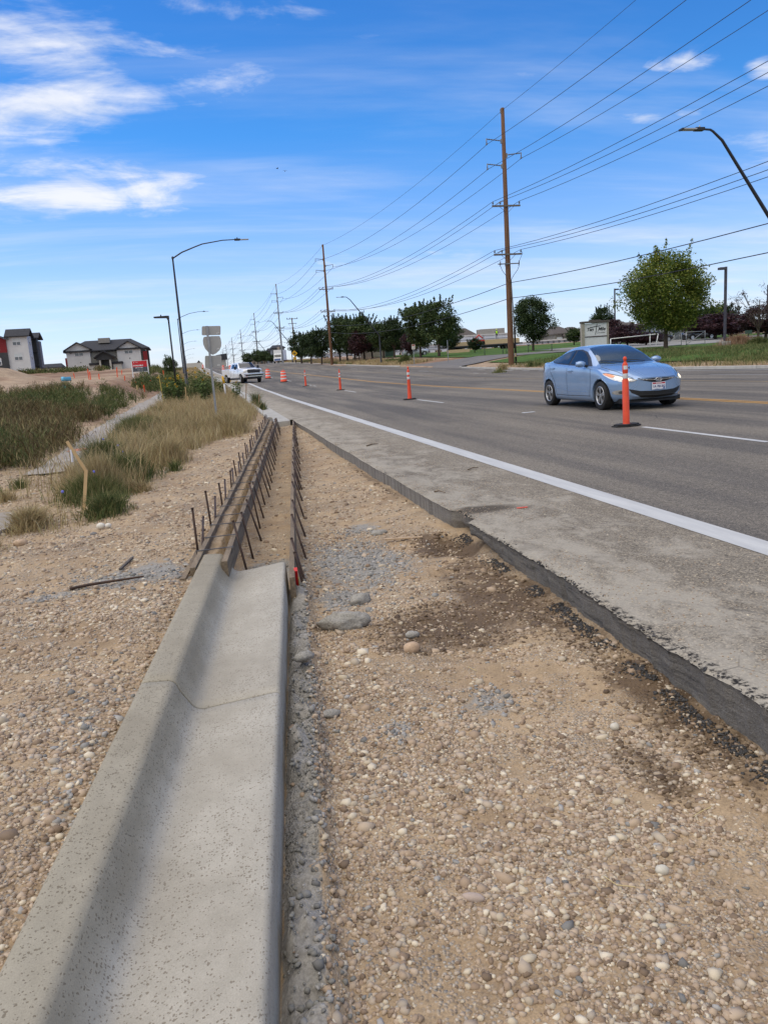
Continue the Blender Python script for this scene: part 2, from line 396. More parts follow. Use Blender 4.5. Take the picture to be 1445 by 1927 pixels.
def gravel_material():
    m, nt, L, b = node_mat('gravel_soil'); g = NT(nt)
    tc = _n(nt, 'ShaderNodeTexCoord').outputs['Object']
    at_ = _n(nt, 'ShaderNodeAttribute', attribute_name='zones'); sp = _n(nt, 'ShaderNodeSeparateColor'); L(at_.outputs['Color'], sp.inputs[0])
    grey, wet, clod = sp.outputs
    big = g.noise(tc, 1.1, 5, .6); mid = g.noise(tc, 9, 5, .65); fine = g.noise(tc, 120, 3, .7)
    dirt = g.ramp(big, [(.30, (.255, .178, .108)), (.5, (.36, .26, .158)), (.7, (.44, .33, .21))])
    v = g.vor(tc, 85); vc = g.vor(tc, 85, out='Color'); sepv = _n(nt, 'ShaderNodeSeparateColor'); L(vc, sepv.inputs[0])
    pebc = g.ramp(sepv.outputs[0], [(0, (.22, .165, .115)), (.35, (.40, .31, .22)), (.6, (.47, .38, .28)), (.8, (.34, .32, .29)), (1, (.60, .52, .41))])
    pebm = g.m('MULTIPLY', g.map(v, .62, .40), g.map(g.noise(tc, 3.0, 4), .38, .60))
    c = g.mix(g.m('MULTIPLY', pebm, .85), dirt, pebc)
    c = g.mix(1.0, c, g.ramp(mid, [(.3, (.82, .82, .82)), (.7, (1.12, 1.12, 1.12))]), 'MULTIPLY')
    c = g.mix(1.0, c, g.ramp(fine, [(.3, (.72, .72, .72)), (.7, (1.22, 1.22, 1.22))]), 'MULTIPLY')
    nz = g.noise(tc, 7, 7, .75, .4)
    gm = g.map(g.m('ADD', grey, g.m('MULTIPLY', g.m('SUBTRACT', nz, .5), 1.6)), .30, .70)
    gc = g.mix(1.0, (.28, .27, .245), g.ramp(g.noise(tc, 60, 4, .7), [(.3, (.6, .6, .6)), (.7, (1.25, 1.25, 1.25))]), 'MULTIPLY')
    c = g.mix(g.m('MULTIPLY', gm, .88), c, gc)
    wn = g.noise(tc, 4.5, 8, .75, .6, loc=(4, 2, 0))
    wm = g.map(g.m('ADD', wet, g.m('MULTIPLY', g.m('SUBTRACT', wn, .5), 1.9)), .32, .85)
    c = g.mix(g.m('MULTIPLY', wm, .95), c, g.mix(1.0, (.110, .072, .040), g.ramp(fine, [(.3, (.7, .7, .7)), (.7, (1.3, 1.3, 1.3))]), 'MULTIPLY'))
    L(c, b.inputs['Base Color']); L(g.map(wm, 0, 1, .95, .75), b.inputs['Roughness']); b.inputs['Specular IOR Level'].default_value = .25
    h = g.m('ADD', g.m('MULTIPLY', g.m('MULTIPLY', pebm, g.m('SUBTRACT', .6, v)), 1.2), g.m('ADD', g.m('MULTIPLY', mid, .35), g.m('MULTIPLY', fine, .25)))
    L(g.bump(h, .9, .012), b.inputs['Normal'])
    return m
M_GRAVEL = gravel_material()

def grid_mesh(name, xs, ys, zfun, attr=None):
    XX, YY = np.meshgrid(xs, ys); ZZ = zfun(XX, YY)
    V = np.stack([XX.ravel(), YY.ravel(), ZZ.ravel()], 1)
    nx, ny = len(xs), len(ys)
    i = np.arange(nx-1)[None, :]+np.arange(ny-1)[:, None]*nx
    F = np.stack([i, i+1, i+nx+1, i+nx], -1).reshape(-1, 4)
    me = fast_mesh(name, V, F)
    if attr is not None:
        A = attr(XX, YY).reshape(-1, 4)
        a = me.color_attributes.new('zones', 'FLOAT_COLOR', 'POINT'); a.data.foreach_set('color', A.astype(np.float32).ravel())
    return me

def blob(X, Y, cx, cy, rx, ry, rot=0.0):
    ca, sa = math.cos(rot), math.sin(rot); dx, dy = X-cx, Y-cy
    u = (dx*ca+dy*sa)/rx; v = (-dx*sa+dy*ca)/ry
    return np.exp(-(u*u+v*v)*.9)
def zones(X, Y):
    s = X-gutter_x(Y)
    grey = np.maximum.reduce([blob(X, Y, .98, 6.0, .42, .75), .8*blob(X, Y, .72, 5.1, .22, .35), .8*blob(X, Y, .62, 3.05, .09, .10), .62*blob(X, Y, 1.10, 3.2, .14, .22),
        .95*blob(X, Y, -.62, 5.25, .40, .33), .7*blob(X, Y, -1.15, 5.0, .25, .15), .55*blob(X, Y, -.62, 3.0, .07, .22), .5*blob(X, Y, -.60, 2.4, .05, .2), .7*blob(X, Y, 1.25, 7.3, .25, .3), .9*blob(X, Y, .28, 6.0, .25, .5)])
    mort = sstep(.17, .10, s)*sstep(.0, .02, s)*sstep(5.6, 5.2, Y)
    grey = np.maximum(grey, mort*1.0)
    wet = np.maximum.reduce([1.05*blob(X, Y, 1.25, 4.25, .52, .46), .75*blob(X, Y, .92, 4.0, .28, .20), 1.35*blob(X, Y, 1.78, 6.15, .28, .45), 1.0*blob(X, Y, 1.72, 4.6, .36, 1.1), .9*blob(X, Y, 1.80, 2.9, .20, .9), .75*blob(X, Y, 1.45, 2.45, .12, .3), .6*blob(X, Y, 1.9, 10, .10, 3.0)])
    wet = wet*(s > .2)
    return grey, wet
def gb(X, Y):
    X = np.asarray(X, float); Y = np.asarray(Y, float)
    s = X-gutter_x(Y)
    n1 = fbm(X*1.3, Y*1.1, 21)-.5; n2 = fbm(X*7, Y*7, 22, 4)-.5; n3 = fbm(X*30, Y*30, 23, 3)-.5
    pit = -.215+.05*n1+.030*n2+.012*n3
    pit = pit-.10*np.exp(-(((X-1.86)/.20)**2+((Y-6.15)/.42)**2)**1.5)-.035*np.exp(-(((X-1.85)/.14)**2+((Y-4.2)/1.6)**2))
    pit = pit+.05*sstep(12, 21, Y)+.055*sstep(1.3, 1.85, X)*sstep(2.3, 3.3, Y)
    mort = sstep(.19, .13, s)*sstep(.012, .045, s)*sstep(5.7, 5.3, Y)
    pit = pit+mort*(.055+.17*(fbm(X*13, Y*9, 31, 5)-.42))
    left = .075-.05*sstep(.9, 2.4, -s)+.075*n1+.030*n2+.012*n3
    left = left-.03*sstep(.75, .57, -s)
    z = np.where(s < -.50, left, pit)
    end = sstep(20.9, 21.5, Y)
    z = z*(1-end)+np.where(X < 1.28, left, -.25)*end
    return z
def build_gravel():
    ys = [-.6]
    while ys[-1] < 26: ys.append(ys[-1]+max(.022, .0062*max(ys[-1], 0)))
    xs = np.concatenate([np.arange(-7.5, -2.2, .09), np.arange(-2.2, 2.2, .022)])
    def A(X, Y):
        g_, w_ = zones(X, Y); return np.stack([g_, w_, X*0, X*0+1], -1)
    me = grid_mesh('gravel_bed', xs, np.array(ys), lambda X, Y: np.where(X < -6.8, -.3, gb(X, Y)), A)
    o = link('gravel_bed', me, M_GRAVEL, smooth=True); tag(o, kind='structure')
build_gravel()

ICO = None
def pebbles(name, P, rad, seed, mat, flat=.62, label=None):
    """P: n x 3 centres, rad: n; one joined mesh of low rounded stones"""
    rng = np.random.default_rng(seed)
    bm = bmesh.new(); bmesh.ops.create_icosphere(bm, subdivisions=1, radius=1); bm.verts.ensure_lookup_table()
    B = np.array([v.co[:] for v in bm.verts]); Fc = np.array([[v.index for v in f.verts] for f in bm.faces]); bm.free()
    n = len(P); nv = len(B); B = np.sign(B)*np.abs(B)**.72
    sc_ = np.stack([rng.uniform(.75, 1.35, n), rng.uniform(.65, 1.1, n), rng.uniform(flat-.2, flat+.2, n)], 1)*rad[:, None]
    V = B[None]*(1+rng.uniform(-.30, .26, (n, nv, 1)))*sc_[:, None, :]
    q = rng.uniform(0, 2*PI, n); t1 = rng.normal(0, .35, n)
    c, s = np.cos(t1)[:, None], np.sin(t1)[:, None]
    y = V[..., 1]*c-V[..., 2]*s; z = V[..., 1]*s+V[..., 2]*c; x = V[..., 0]
    c, s = np.cos(q)[:, None], np.sin(q)[:, None]
    V = np.stack([x*c-y*s, x*s+y*c, z], -1)+P[:, None, :]
    F = (Fc[None]+(np.arange(n)*nv)[:, None, None]).reshape(-1, 3)
    me = fast_mesh(name, V.reshape(-1, 3), F)
    o = link(name, me, mat, smooth=False); tag(o, kind='stuff')
    if label: tag(o, label=label, cat='gravel')
    return o
M_PEB = ramp_mat('pebble_stone', [(0, (.17, .12, .08)), (.2, (.30, .215, .145)), (.45, (.41, .31, .215)), (.62, (.46, .36, .26)), (.80, (.36, .30, .23)), (.9, (.50, .42, .30)), (1, (.64, .56, .43))], noise=.10, nscale=2.2, rough=.8, spec=.3)
M_PEBG = ramp_mat('grey_stone', [(0, (.15, .145, .135)), (.5, (.26, .25, .23)), (1, (.38, .36, .33))], noise=.1, rough=.85)
def cement_crumbs():
    r = np.random.default_rng(17); n = 900; Y = r.uniform(1.3, 5.5, n); s = np.abs(r.normal(.085, .05, n)); ok = fbm(Y*4, s*9, 18) > .42; Y, s = Y[ok], s[ok]
    X = gutter_x(Y)+s+.02; pebbles('cement_crumbs', np.stack([X, Y, gb(X, Y)+.004], 1), r.uniform(.003, .011, len(X)), 19, pm('cement_crumb', (.24, .23, .20), (.18, .17, .15), rough=.95, scale=30), label='grey cement crumbs spilled along the side of the new gutter')
cement_crumbs()
def scatter_gravel():
    rng = np.random.default_rng(7)
    Ps, Rs = [], []
    for (y0, y1, dens, rm) in ((.9, 2.2, 8600, .0062), (2.2, 3.2, 6400, .0067), (3.2, 4.8, 3700, .0073), (4.8, 7.5, 1400, .0088), (7.5, 12, 300, .0125), (12, 21, 90, .016)):
        x0, x1 = -.30*y1-.75, 2.0
        n = int(dens*(y1-y0)*(x1-x0))
        X = rng.uniform(x0, x1, n); Y = rng.uniform(y0, y1, n)
        s = X-gutter_x(Y)
        d = fbm(X*2.2, Y*2.0, 41, 4)*.6+fbm(X*9, Y*9, 42, 3)*.4
        keep = sstep(.36, .54, d)*.92+.12
        keep = keep*np.where(s > 0, sstep(.115, .17, s)*.95+.05*(s > .03), 1.0)
        keep = np.where((s > .11) & (s < .35), np.maximum(keep, .75), keep)
        keep = np.where((s < -.58) & (s > -.85), np.maximum(keep, .55), keep)
        g_, w_ = zones(X, Y); keep = keep*(1-.45*np.clip(w_, 0, 1))
        ok = (rng.uniform(0, 1, n) < keep) & ((s < -.585) | (s > .0)) & (X < 1.93)
        ok |= (rng.uniform(0, 1, n) < .35*keep) & (s > -.5) & (s < -.02) & (Y > 5.7)
        ok &= ~((s <= 0) & (s >= -.585) & (Y < 5.6))
        X, Y = X[ok], Y[ok]
        r = rm*np.exp(rng.normal(0, .42, len(X))); r = np.clip(r, .0035, .03)
        Z = gb(X, Y)+r*.02
        Ps.append(np.stack([X, Y, Z], 1)); Rs.append(r)
    P = np.concatenate(Ps); r = np.concatenate(Rs)
    g_, w_ = zones(P[:, 0], P[:, 1])
    isg = (rng.uniform(0, 1, len(P)) < .03+.8*np.clip(g_, 0, 1))
    wn_ = w_+.5*(fbm(P[:, 0]*5, P[:, 1]*5, 47)-.5); isw = (wn_ > .42) & (rng.uniform(0, 1, len(P)) < .78); isg &= ~isw
    pebbles('damp_gravel', P[isw], r[isw], 8, ramp_mat('damp_stone', [(0, (.08, .052, .032)), (.5, (.17, .118, .072)), (.85, (.28, .21, .14)), (1, (.36, .29, .21))], noise=.1, rough=.7), label='damp brown pebbles sunk in the dark soil by the cut edge')
    isg |= False; dry = ~isg & ~isw
    pebbles('loose_gravel', P[dry], r[dry], 3, M_PEB, label='loose tan and cream pebbles scattered over the trench and verge')
    pebbles('grey_gravel', P[isg], r[isg], 4, M_PEBG, label='grey stone chips and cement crumbs among the tan gravel')
    print('pebbles', len(P))
scatter_gravel()

# --- wide terrain, out to the horizon
def terrain():
    ys = [-60, -30, -12, -4, 0, 4, 8, 12, 16, 20, 24]; y = 24
    while y < 420: y += max(1.0, y*.018); ys.append(y)
    ys += [460, 520, 600, 700, 850, 1100, 1500, 2200, 3400]
    xs = [-1800, -1000, -600, -380, -250, -180, -140, -115]+list(np.arange(-100, -12, 1.6))+list(np.arange(-12, 2, .5))+[2.5, 8, 16, 22]+list(np.arange(24.0, 60, 1.0))+list(np.arange(62, 130, 4))+[150, 190, 260, 400, 700, 1200, 2200]
    def zf(X, Y):
        z = gz(X, Y)
        u = X-xb(Y)
        z = np.where((u > 1.2) & (u < KERB_R+.5), z-.45, z)                      # below the road slab
        z = np.where((X > -7.2) & (X < 2.2) & (Y < 25.5), z-.6, z)               # below the gravel bed
        return z
    me = grid_mesh('ground', np.array(xs, float), np.array(ys, float), zf)
    m, nt, L, b = node_mat('field_dirt'); g = NT(nt); tc = _n(nt, 'ShaderNodeTexCoord').outputs['Object']
    big = g.noise(tc, .07, 6, .65, .5, sxyz=(1, .6, 1)); mid = g.noise(tc, .9, 6, .65); fine = g.noise(tc, 8, 5, .7)
    c = g.ramp(big, [(.34, (.19, .115, .075)), (.47, (.29, .19, .125)), (.56, (.40, .30, .205)), (.7, (.34, .235, .16))])
    c = g.mix(1.0, c, g.ramp(mid, [(.3, (.72, .72, .72)), (.7, (1.2, 1.2, 1.2))]), 'MULTIPLY')
    c = g.mix(1.0, c, g.ramp(fine, [(.3, (.72, .72, .72)), (.7, (1.2, 1.2, 1.2))]), 'MULTIPLY')
    L(c, b.inputs['Base Color']); b.inputs['Roughness'].default_value = .95; b.inputs['Specular IOR Level'].default_value = .1
    L(g.bump(g.m('ADD', g.m('MULTIPLY', mid, .8), g.m('MULTIPLY', fine, .3)), .6, .25), b.inputs['Normal'])
    o = link('ground', me, m, smooth=True); tag(o, kind='structure')
terrain()

# --- the road: one slab with a rough cut edge, markings 4 mm proud
def asphalt(name, c1, c2, dusty=0.0):
    m, nt, L, b = node_mat(name); g = NT(nt); tc = _n(nt, 'ShaderNodeTexCoord').outputs['Object']
    streak = g.noise(tc, .9, 4, .6, .2, sxyz=(1.0, .06, 1)); big = g.noise(tc, .5, 5, .6, sxyz=(1, .35, 1)); mid = g.noise(tc, 14, 4, .7); fine = g.noise(tc, 170, 2, .6)
    c = g.mix(g.map(streak, .36, .64), c1, c2)
    c = g.mix(1.0, c, g.ramp(big, [(.3, (.85, .85, .85)), (.7, (1.13, 1.12, 1.09))]), 'MULTIPLY')
    c = g.mix(1.0, c, g.ramp(mid, [(.3, (.84, .84, .84)), (.7, (1.15, 1.15, 1.15))]), 'MULTIPLY')
    v = g.vor(tc, 110, out='Color'); sp = _n(nt, 'ShaderNodeSeparateColor'); L(v, sp.inputs[0])
    c = g.mix(1.0, c, g.ramp(sp.outputs[0], [(0, (.45, .45, .46)), (.35, (.85, .85, .85)), (.8, (1.1, 1.1, 1.08)), (1, (1.75, 1.7, 1.6))]), 'MULTIPLY')
    wt = g.map(g.noise(tc, .35, 3, .5, .1, sxyz=(2.2, .02, 1), loc=(1.3, 0, 0)), .52, .66); c = g.mix(g.m('MULTIPLY', wt, .30), c, (.075, .070, .068))
    cv0 = g.vor(tc, .42, 'DISTANCE_TO_EDGE'); ck0 = g.m('MULTIPLY', g.map(g.m('ADD', cv0, g.m('MULTIPLY', g.m('SUBTRACT', mid, .5), .05)), .008, .0), g.map(g.noise(tc, .25, 3, loc=(5, 3, 0)), .50, .60)); c = g.mix(g.m('MULTIPLY', ck0, .55), c, (.035, .033, .032))
    if dusty:
        px = _n(nt, 'ShaderNodeSeparateXYZ'); L(tc, px.inputs[0])
        near = g.map(px.outputs[0], 3.3, 2.0, 0.0, 1.0)
        dn = g.noise(tc, 2.4, 10, .80, .4, sxyz=(1, .6, 1))
        dm = g.map(g.m('ADD', dn, g.m('MULTIPLY', near, .12)), .50, .68)
        c = g.mix(g.m('MULTIPLY', dm, dusty), c, (.37, .335, .275))
        st = g.map(g.noise(tc, 1.1, 6, .7, loc=(3, 8, 0)), .57, .72)
        c = g.mix(g.m('MULTIPLY', st, .45), c, (.07, .058, .045))
        # dark soil smeared by the broken corner, pale dust beyond it
        pxy = g.m('POWER', g.m('DIVIDE', g.m('SUBTRACT', px.outputs[0], 2.22), .42), 2.0); pyy = g.m('POWER', g.m('DIVIDE', g.m('SUBTRACT', px.outputs[1], 6.55), .22), 2.0)
        sm = g.map(g.m('ADD', g.m('SUBTRACT', 1.0, g.m('ADD', pxy, pyy)), g.m('MULTIPLY', g.m('SUBTRACT', dn, .5), 3.0)), .0, .9)
        c = g.mix(g.m('MULTIPLY', sm, .85), c, (.055, .042, .030))
        tarl = g.m('MULTIPLY', g.map(px.outputs[0], 1.992, 1.955), g.map(px.outputs[1], 6.8, 6.2))
        c = g.mix(g.m('MULTIPLY', tarl, g.map(g.noise(tc, 24, 4, .7), .46, .62)), c, (.022, .020, .019))
        # cracks running along the lane
        cv = g.vor(tc, 2.2, 'DISTANCE_TO_EDGE'); cn = g.noise(tc, 6, 4)
        ck = g.m('MULTIPLY', g.map(cv, .012, .0), g.map(g.noise(tc, .9, 3, loc=(9, 1, 0)), .55, .65))
        c = g.mix(g.m('MULTIPLY', ck, .6), c, (.05, .042, .035))
    L(c, b.inputs['Base Color']); b.inputs['Roughness'].default_value = .93; b.inputs['Specular IOR Level'].default_value = .15
    L(g.bump(g.m('ADD', fine, g.m('MULTIPLY', mid, .4)), .55, .006), b.inputs['Normal'])
    return m
M_ROAD = asphalt('road_asphalt', (.120, .110, .101), (.200, .178, .150))
M_SHOULDER = asphalt('old_asphalt', (.205, .178, .142), (.275, .242, .195), dusty=.72)
def ysamples(y0, y1, near=.03, k=.012):
    ys = [y0]
    while ys[-1] < y1: ys.append(min(y1, ys[-1]+max(near, k*max(ys[-1], 0))))
    return np.array(ys)
def strip(name, u0, u1, ys, z0, mat, n=2, parent=None, zb=None):
    """a sheet between the two road-relative lines u0(Y), u1(Y)"""
    ys = np.asarray(ys, float); f0 = u0(ys) if callable(u0) else ys*0+u0; f1 = u1(ys) if callable(u1) else ys*0+u1
    b_ = xb(ys); z = (zb(ys) if zb else zr(ys))+z0
    t = np.linspace(0, 1, n)
    X = (f0+b_)[:, None]*(1-t)+(f1+b_)[:, None]*t; Y = np.repeat(ys[:, None], n, 1); Z = np.repeat(z[:, None], n, 1)
    V = np.stack([X.ravel(), Y.ravel(), Z.ravel()], 1)
    i = np.arange(n-1)[None, :]+np.arange(len(ys)-1)[:, None]*n
    F = np.stack([i, i+1, i+n+1, i+n], -1).reshape(-1, 4)
    return link(name, fast_mesh(name, V, F), mat, parent)
YS = np.concatenate([np.arange(-8, 40, 1.0), np.arange(40, 420, 4.0), [450, 500, 560, 640, 760, 900]])
tag(strip('road', 3.33, KERB_R, YS, 0, M_ROAD, n=6), kind='structure')
def cut_edge(ys):
    rg_ = sstep(7.0, 6.4, ys)*.7+.3
    e = 1.970+.022*(vnoise(ys*.35, ys*0, 51)-.5)+.016*(vnoise(ys*1.9, ys*0+2, 52)-.5)+rg_*(.016*(vnoise(ys*11, ys*0, 53)-.5)+.018*(vnoise(ys*45, ys*0, 54)-.5))
    e = e-.09*sstep(5.2, 2.6, ys)+.085*sstep(6.10, 6.25, ys)*sstep(6.72, 6.62, ys)
    return e
def shoulder():
    ysn = ysamples(-8, 21.65, .018, .0035); e = cut_edge(ysn)
    # top sheet
    n = 14; t = np.linspace(0, 1, n)**1.6
    X = e[:, None]*(1-t)+3.33*t; Y = np.repeat(ysn[:, None], n, 1)
    lip = np.exp(-(X-e[:, None])/.02); Z = -.012*lip*(.4+fbm(X*30, Y*30, 61))+.0
    V = np.stack([X.ravel(), Y.ravel(), Z.ravel()], 1)
    i = np.arange(n-1)[None, :]+np.arange(len(ysn)-1)[:, None]*n
    F = np.stack([i, i+1, i+n+1, i+n], -1).reshape(-1, 4)
    # beyond the trench
    ys2 = YS[YS > 21.65]; ys2 = np.concatenate([[21.65], ys2]); b_ = xb(ys2)
    k = len(V)
    V2 = np.stack([np.stack([1.885+b_, 3.33+b_], 1).ravel(), np.repeat(ys2, 2), np.repeat(zr(ys2), 2)], 1)
    j = np.arange(len(ys2)-1)*2+k
    F2 = np.stack([j, j+1, j+3, j+2], -1)
    V = np.concatenate([V, V2]); F = np.concatenate([F, F2])
    o = link('road_shoulder', fast_mesh('road_shoulder', V, F), M_SHOULDER, smooth=True); tag(o, kind='structure')
    # the sawn / broken face below it
    m = 12; zt = np.linspace(0, 1, m)
    zt_top = -.012*(.4+fbm(e*30, ysn*30, 61))
    depth = .30
    Zf = zt_top[:, None]*(1-zt)+(-depth)*zt
    broken = sstep(6.9, 6.4, ysn)[:, None]                     # near half: ragged asphalt, far half: clean concrete-like cut
    Xf = e[:, None]+.006+(.018*(fbm(np.repeat(ysn[:, None], m, 1)*22, Zf*30, 63, 4)-.5)+.05*zt)*broken+.008*(vnoise(ysn*7, ysn*0, 64)[:, None]-.5)
    Xf[:, 0] = e
    hole = np.exp(-((ysn-6.15)/.42)**2)[:, None]*sstep(.35, .6, zt)*.16; Xf = Xf+hole
    Yf = np.repeat(ysn[:, None], m, 1)
    Vf = np.stack([Xf.ravel(), Yf.ravel(), Zf.ravel()], 1)
    i = np.arange(m-1)[None, :]+np.arange(len(ysn)-1)[:, None]*m
    Ff = np.stack([i, i+m, i+m+1, i+1], -1).reshape(-1, 4)
    mt, nt, L, b = node_mat('cut_face'); g = NT(nt); tc = _n(nt, 'ShaderNodeTexCoord').outputs['Object']
    px = _n(nt, 'ShaderNodeSeparateXYZ'); L(tc, px.inputs[0])
    groove = g.noise(tc, 9, 4, .7, sxyz=(1, 1.6, .12)); lay = g.noise(tc, 6, 5, .7, .6, sxyz=(1, .5, 6)); fine = g.noise(tc, 110, 3, .7)
    conc = g.ramp(groove, [(.35, (.13, .115, .095)), (.6, (.25, .23, .20))])
    dark = g.ramp(lay, [(.30, (.075, .070, .064)), (.48, (.165, .152, .133)), (.68, (.235, .215, .185))])
    c = g.mix(g.map(px.outputs[1], 6.9, 6.3), conc, dark)
    tar = g.m('MULTIPLY', g.map(px.outputs[2], -.035, -.012), g.map(px.outputs[1], 7.2, 6.5))
    c = g.mix(g.m('MULTIPLY', tar, g.map(g.noise(tc, 16, 4), .35, .6)), c, (.014, .013, .013))
    c = g.mix(1.0, c, g.ramp(fine, [(.3, (.7, .7, .7)), (.7, (1.3, 1.3, 1.3))]), 'MULTIPLY')
    L(c, b.inputs['Base Color']); b.inputs['Roughness'].default_value = .8
    L(g.bump(g.m('ADD', fine, lay), .8, .012), b.inputs['Normal'])
    o = link('pavement_edge', fast_mesh('pavement_edge', Vf, Ff), mt, smooth=True); tag(o, kind='structure')
    # crumbs of asphalt along the broken lip and at its foot
    rng = np.random.default_rng(5); n = 6500
    Yc = rng.uniform(1.6, 6.6, n); Ec = cut_edge(Yc); top = rng.uniform(0, 1, n) < .12
    Xc = np.where(top, Ec+np.abs(rng.normal(0, .05, n))-.004, Ec-np.abs(rng.normal(0, .05, n))-.005)
    Zc = np.where(top, -.004, gb(Xc, Yc)+.003)
    msk = fbm(Yc*5, Yc*0, 77) > np.where(top, .50, .46); Xc, Yc, Zc = Xc[msk], Yc[msk], Zc[msk]
    pebbles('asphalt_crumbs', np.stack([Xc, Yc, Zc], 1), rng.uniform(.0018, .0065, len(Xc))*rng.uniform(.7, 1.6, len(Xc)), 9, pm('asphalt_crumb', (.02, .019, .018), (.07, .065, .06), rough=.7, scale=30), label='black crumbs of broken asphalt along the cut edge of the road')
    # grit lying on the shoulder
    n = 5500; Yg = rng.uniform(2.2, 14, n)**1.0; Xg = 1.97+np.abs(rng.normal(0, .5, n)); ok = (Xg < 3.3) & (fbm(Xg*2, Yg*2, 79) > .46); Xg, Yg = Xg[ok], Yg[ok]
    pebbles('shoulder_grit', np.stack([Xg, Yg, Xg*0+.001], 1), rng.uniform(.0015, .006, len(Xg)), 10, M_PEB, label='fine tan grit spilled on the old road shoulder')
shoulder()
def worn_paint(name, c1, wear=.5):
    m, nt, L, b = node_mat(name); g = NT(nt); tc = _n(nt, 'ShaderNodeTexCoord').outputs['Object']
    f = g.map(g.noise(tc, 60, 5, .75), .60, .72); s = g.noise(tc, 2.5, 5, .7, sxyz=(3, .3, 1))
    c = g.mix(1.0, c1, g.ramp(s, [(.3, (.80, .80, .82)), (.7, (1.06, 1.06, 1.05))]), 'MULTIPLY')
    c = g.mix(g.m('MULTIPLY', f, wear), c, (.15, .14, .13))
    L(c, b.inputs['Base Color']); b.inputs['Roughness'].default_value = .7; b.inputs['Specular IOR Level'].default_value = .25
    L(g.bump(g.noise(tc, 170, 2), .3, .004), b.inputs['Normal']); return m
M_LINE = worn_paint('line_white', (.50, .50, .485), .5)
M_YEL = worn_paint('line_yellow', (.50, .27, .055), .6)
M_LINE_OLD = worn_paint('line_white_old', (.42, .41, .39), .7)
tag(strip('edge_line', 3.30, 3.54, YS[YS < 400], .004, M_LINE), kind='structure')
for a, b_ in ((8.9, 12.0), (24.0, 27.3), (39.9, 43.5), (55.5, 58.8), (71.0, 74.5), (86.5, 90)):
    tag(strip('lane_dash', 7.0, 7.11, np.linspace(a, b_, 5), .004, M_LINE), kind='structure')
tag(strip('yellow_line', 11.20, 11.31, YS[YS < 380], .004, M_YEL), kind='structure')
tag(strip('yellow_line', 11.42, 11.53, YS[YS < 380], .004, M_YEL), kind='structure')
tag(strip('yellow_line', 16.9, 17.03, YS[YS < 380], .004, worn_paint('line_yellow_faded', (.34, .25, .12), .8)), kind='structure')
for k in range(7):
    a = 25+15.5*k
    if k == 0: a = 22
    tag(strip('lane_dash', 20.05, 20.17, np.linspace(a, a+7 if k == 0 else a+3.2, 5), .004, M_LINE_OLD), kind='structure')
tag(strip('edge_line', 23.2, 23.35, YS[YS < 48], .004, M_LINE), kind='structure')
for k in range(6):
    a = 49+3.2*k; tag(strip('lane_dash', 23.2, 23.35, np.array([a, a+1.6]), .004, M_LINE), kind='structure')
tag(strip('edge_line', 23.0, 23.15, YS[(YS > 100) & (YS < 330)], .004, M_LINE_OLD), kind='structure')

# --- concrete
def concrete(name, c1, c2, pits=0.0, vdark=0.0):
    m, nt, L, b = node_mat(name); g = NT(nt); tc = _n(nt, 'ShaderNodeTexCoord').outputs['Object']
    big = g.noise(tc, 1.6, 5, .6); mid = g.noise(tc, 13, 4, .65); fine = g.noise(tc, 260, 2, .6); drag = g.noise(tc, 70, 3, .6, sxyz=(1, .35, 1))
    c = g.mix(g.map(big, .33, .67), c1, c2)
    c = g.mix(1.0, c, g.ramp(mid, [(.3, (.92, .92, .91)), (.7, (1.07, 1.07, 1.07))]), 'MULTIPLY')
    c = g.mix(1.0, c, g.ramp(fine, [(.3, (.90, .90, .90)), (.7, (1.1, 1.1, 1.1))]), 'MULTIPLY')
    h = g.m('ADD', g.m('MULTIPLY', fine, .25), g.m('MULTIPLY', drag, .25))
    if pits:
        warp = _n(nt, 'ShaderNodeVectorMath', operation='ADD'); wn = _n(nt, 'ShaderNodeTexNoise'); wn.inputs['Scale'].default_value = 90; L(tc, wn.inputs['Vector'])
        sc2 = _n(nt, 'ShaderNodeVectorMath', operation='SCALE'); L(wn.outputs['Color'], sc2.inputs[0]); sc2.inputs['Scale'].default_value = .012
        L(tc, warp.inputs[0]); L(sc2.outputs[0], warp.inputs[1])
        v = _n(nt, 'ShaderNodeTexVoronoi'); v.inputs['Scale'].default_value = 135; L(warp.outputs[0], v.inputs['Vector'])
        sp = _n(nt, 'ShaderNodeSeparateColor'); L(v.outputs['Color'], sp.inputs[0])
        size = g.map(sp.outputs[0], .35, 1.0, 0.0, .50, smooth=False)
        dens = g.map(g.noise(tc, 3.2, 4, .6), .32, .56, .62, 1.12)
        pit = g.m('MULTIPLY', g.map(g.m('SUBTRACT', g.m('MULTIPLY', size, dens), v.outputs['Distance']), -.02, .06), pits)
        c = g.mix(pit, c, (.17, .14, .10)); h = g.m('SUBTRACT', h, g.m('MULTIPLY', pit, .6))
    if pits:                                  # the curb head is toned darker than the pan
        pp = _n(nt, 'ShaderNodeSeparateXYZ'); L(tc, pp.inputs[0]); sl_ = g.m('SUBTRACT', pp.outputs[0], g.m('MULTIPLY', g.m('SUBTRACT', pp.outputs[1], 1.837), .0986))
        cm = g.map(g.m('ADD', sl_, g.m('MULTIPLY', g.m('SUBTRACT', big, .5), .10)), -.36, -.42)
        c = g.mix(cm, c, g.mix(1.0, c, (.80, .775, .71), 'MULTIPLY'))
        st = g.map(g.noise(tc, 2.3, 6, .7, .4, sxyz=(1, .5, 1), loc=(2, 7, 0)), .50, .70)
        c = g.mix(g.m('MULTIPLY', st, .18), c, g.mix(1.0, c, (.84, .82, .76), 'MULTIPLY'))
    L(c, b.inputs['Base Color']); b.inputs['Roughness'].default_value = .82; b.inputs['Specular IOR Level'].default_value = .3
    L(g.bump(h, .5, .004), b.inputs['Normal']); return m
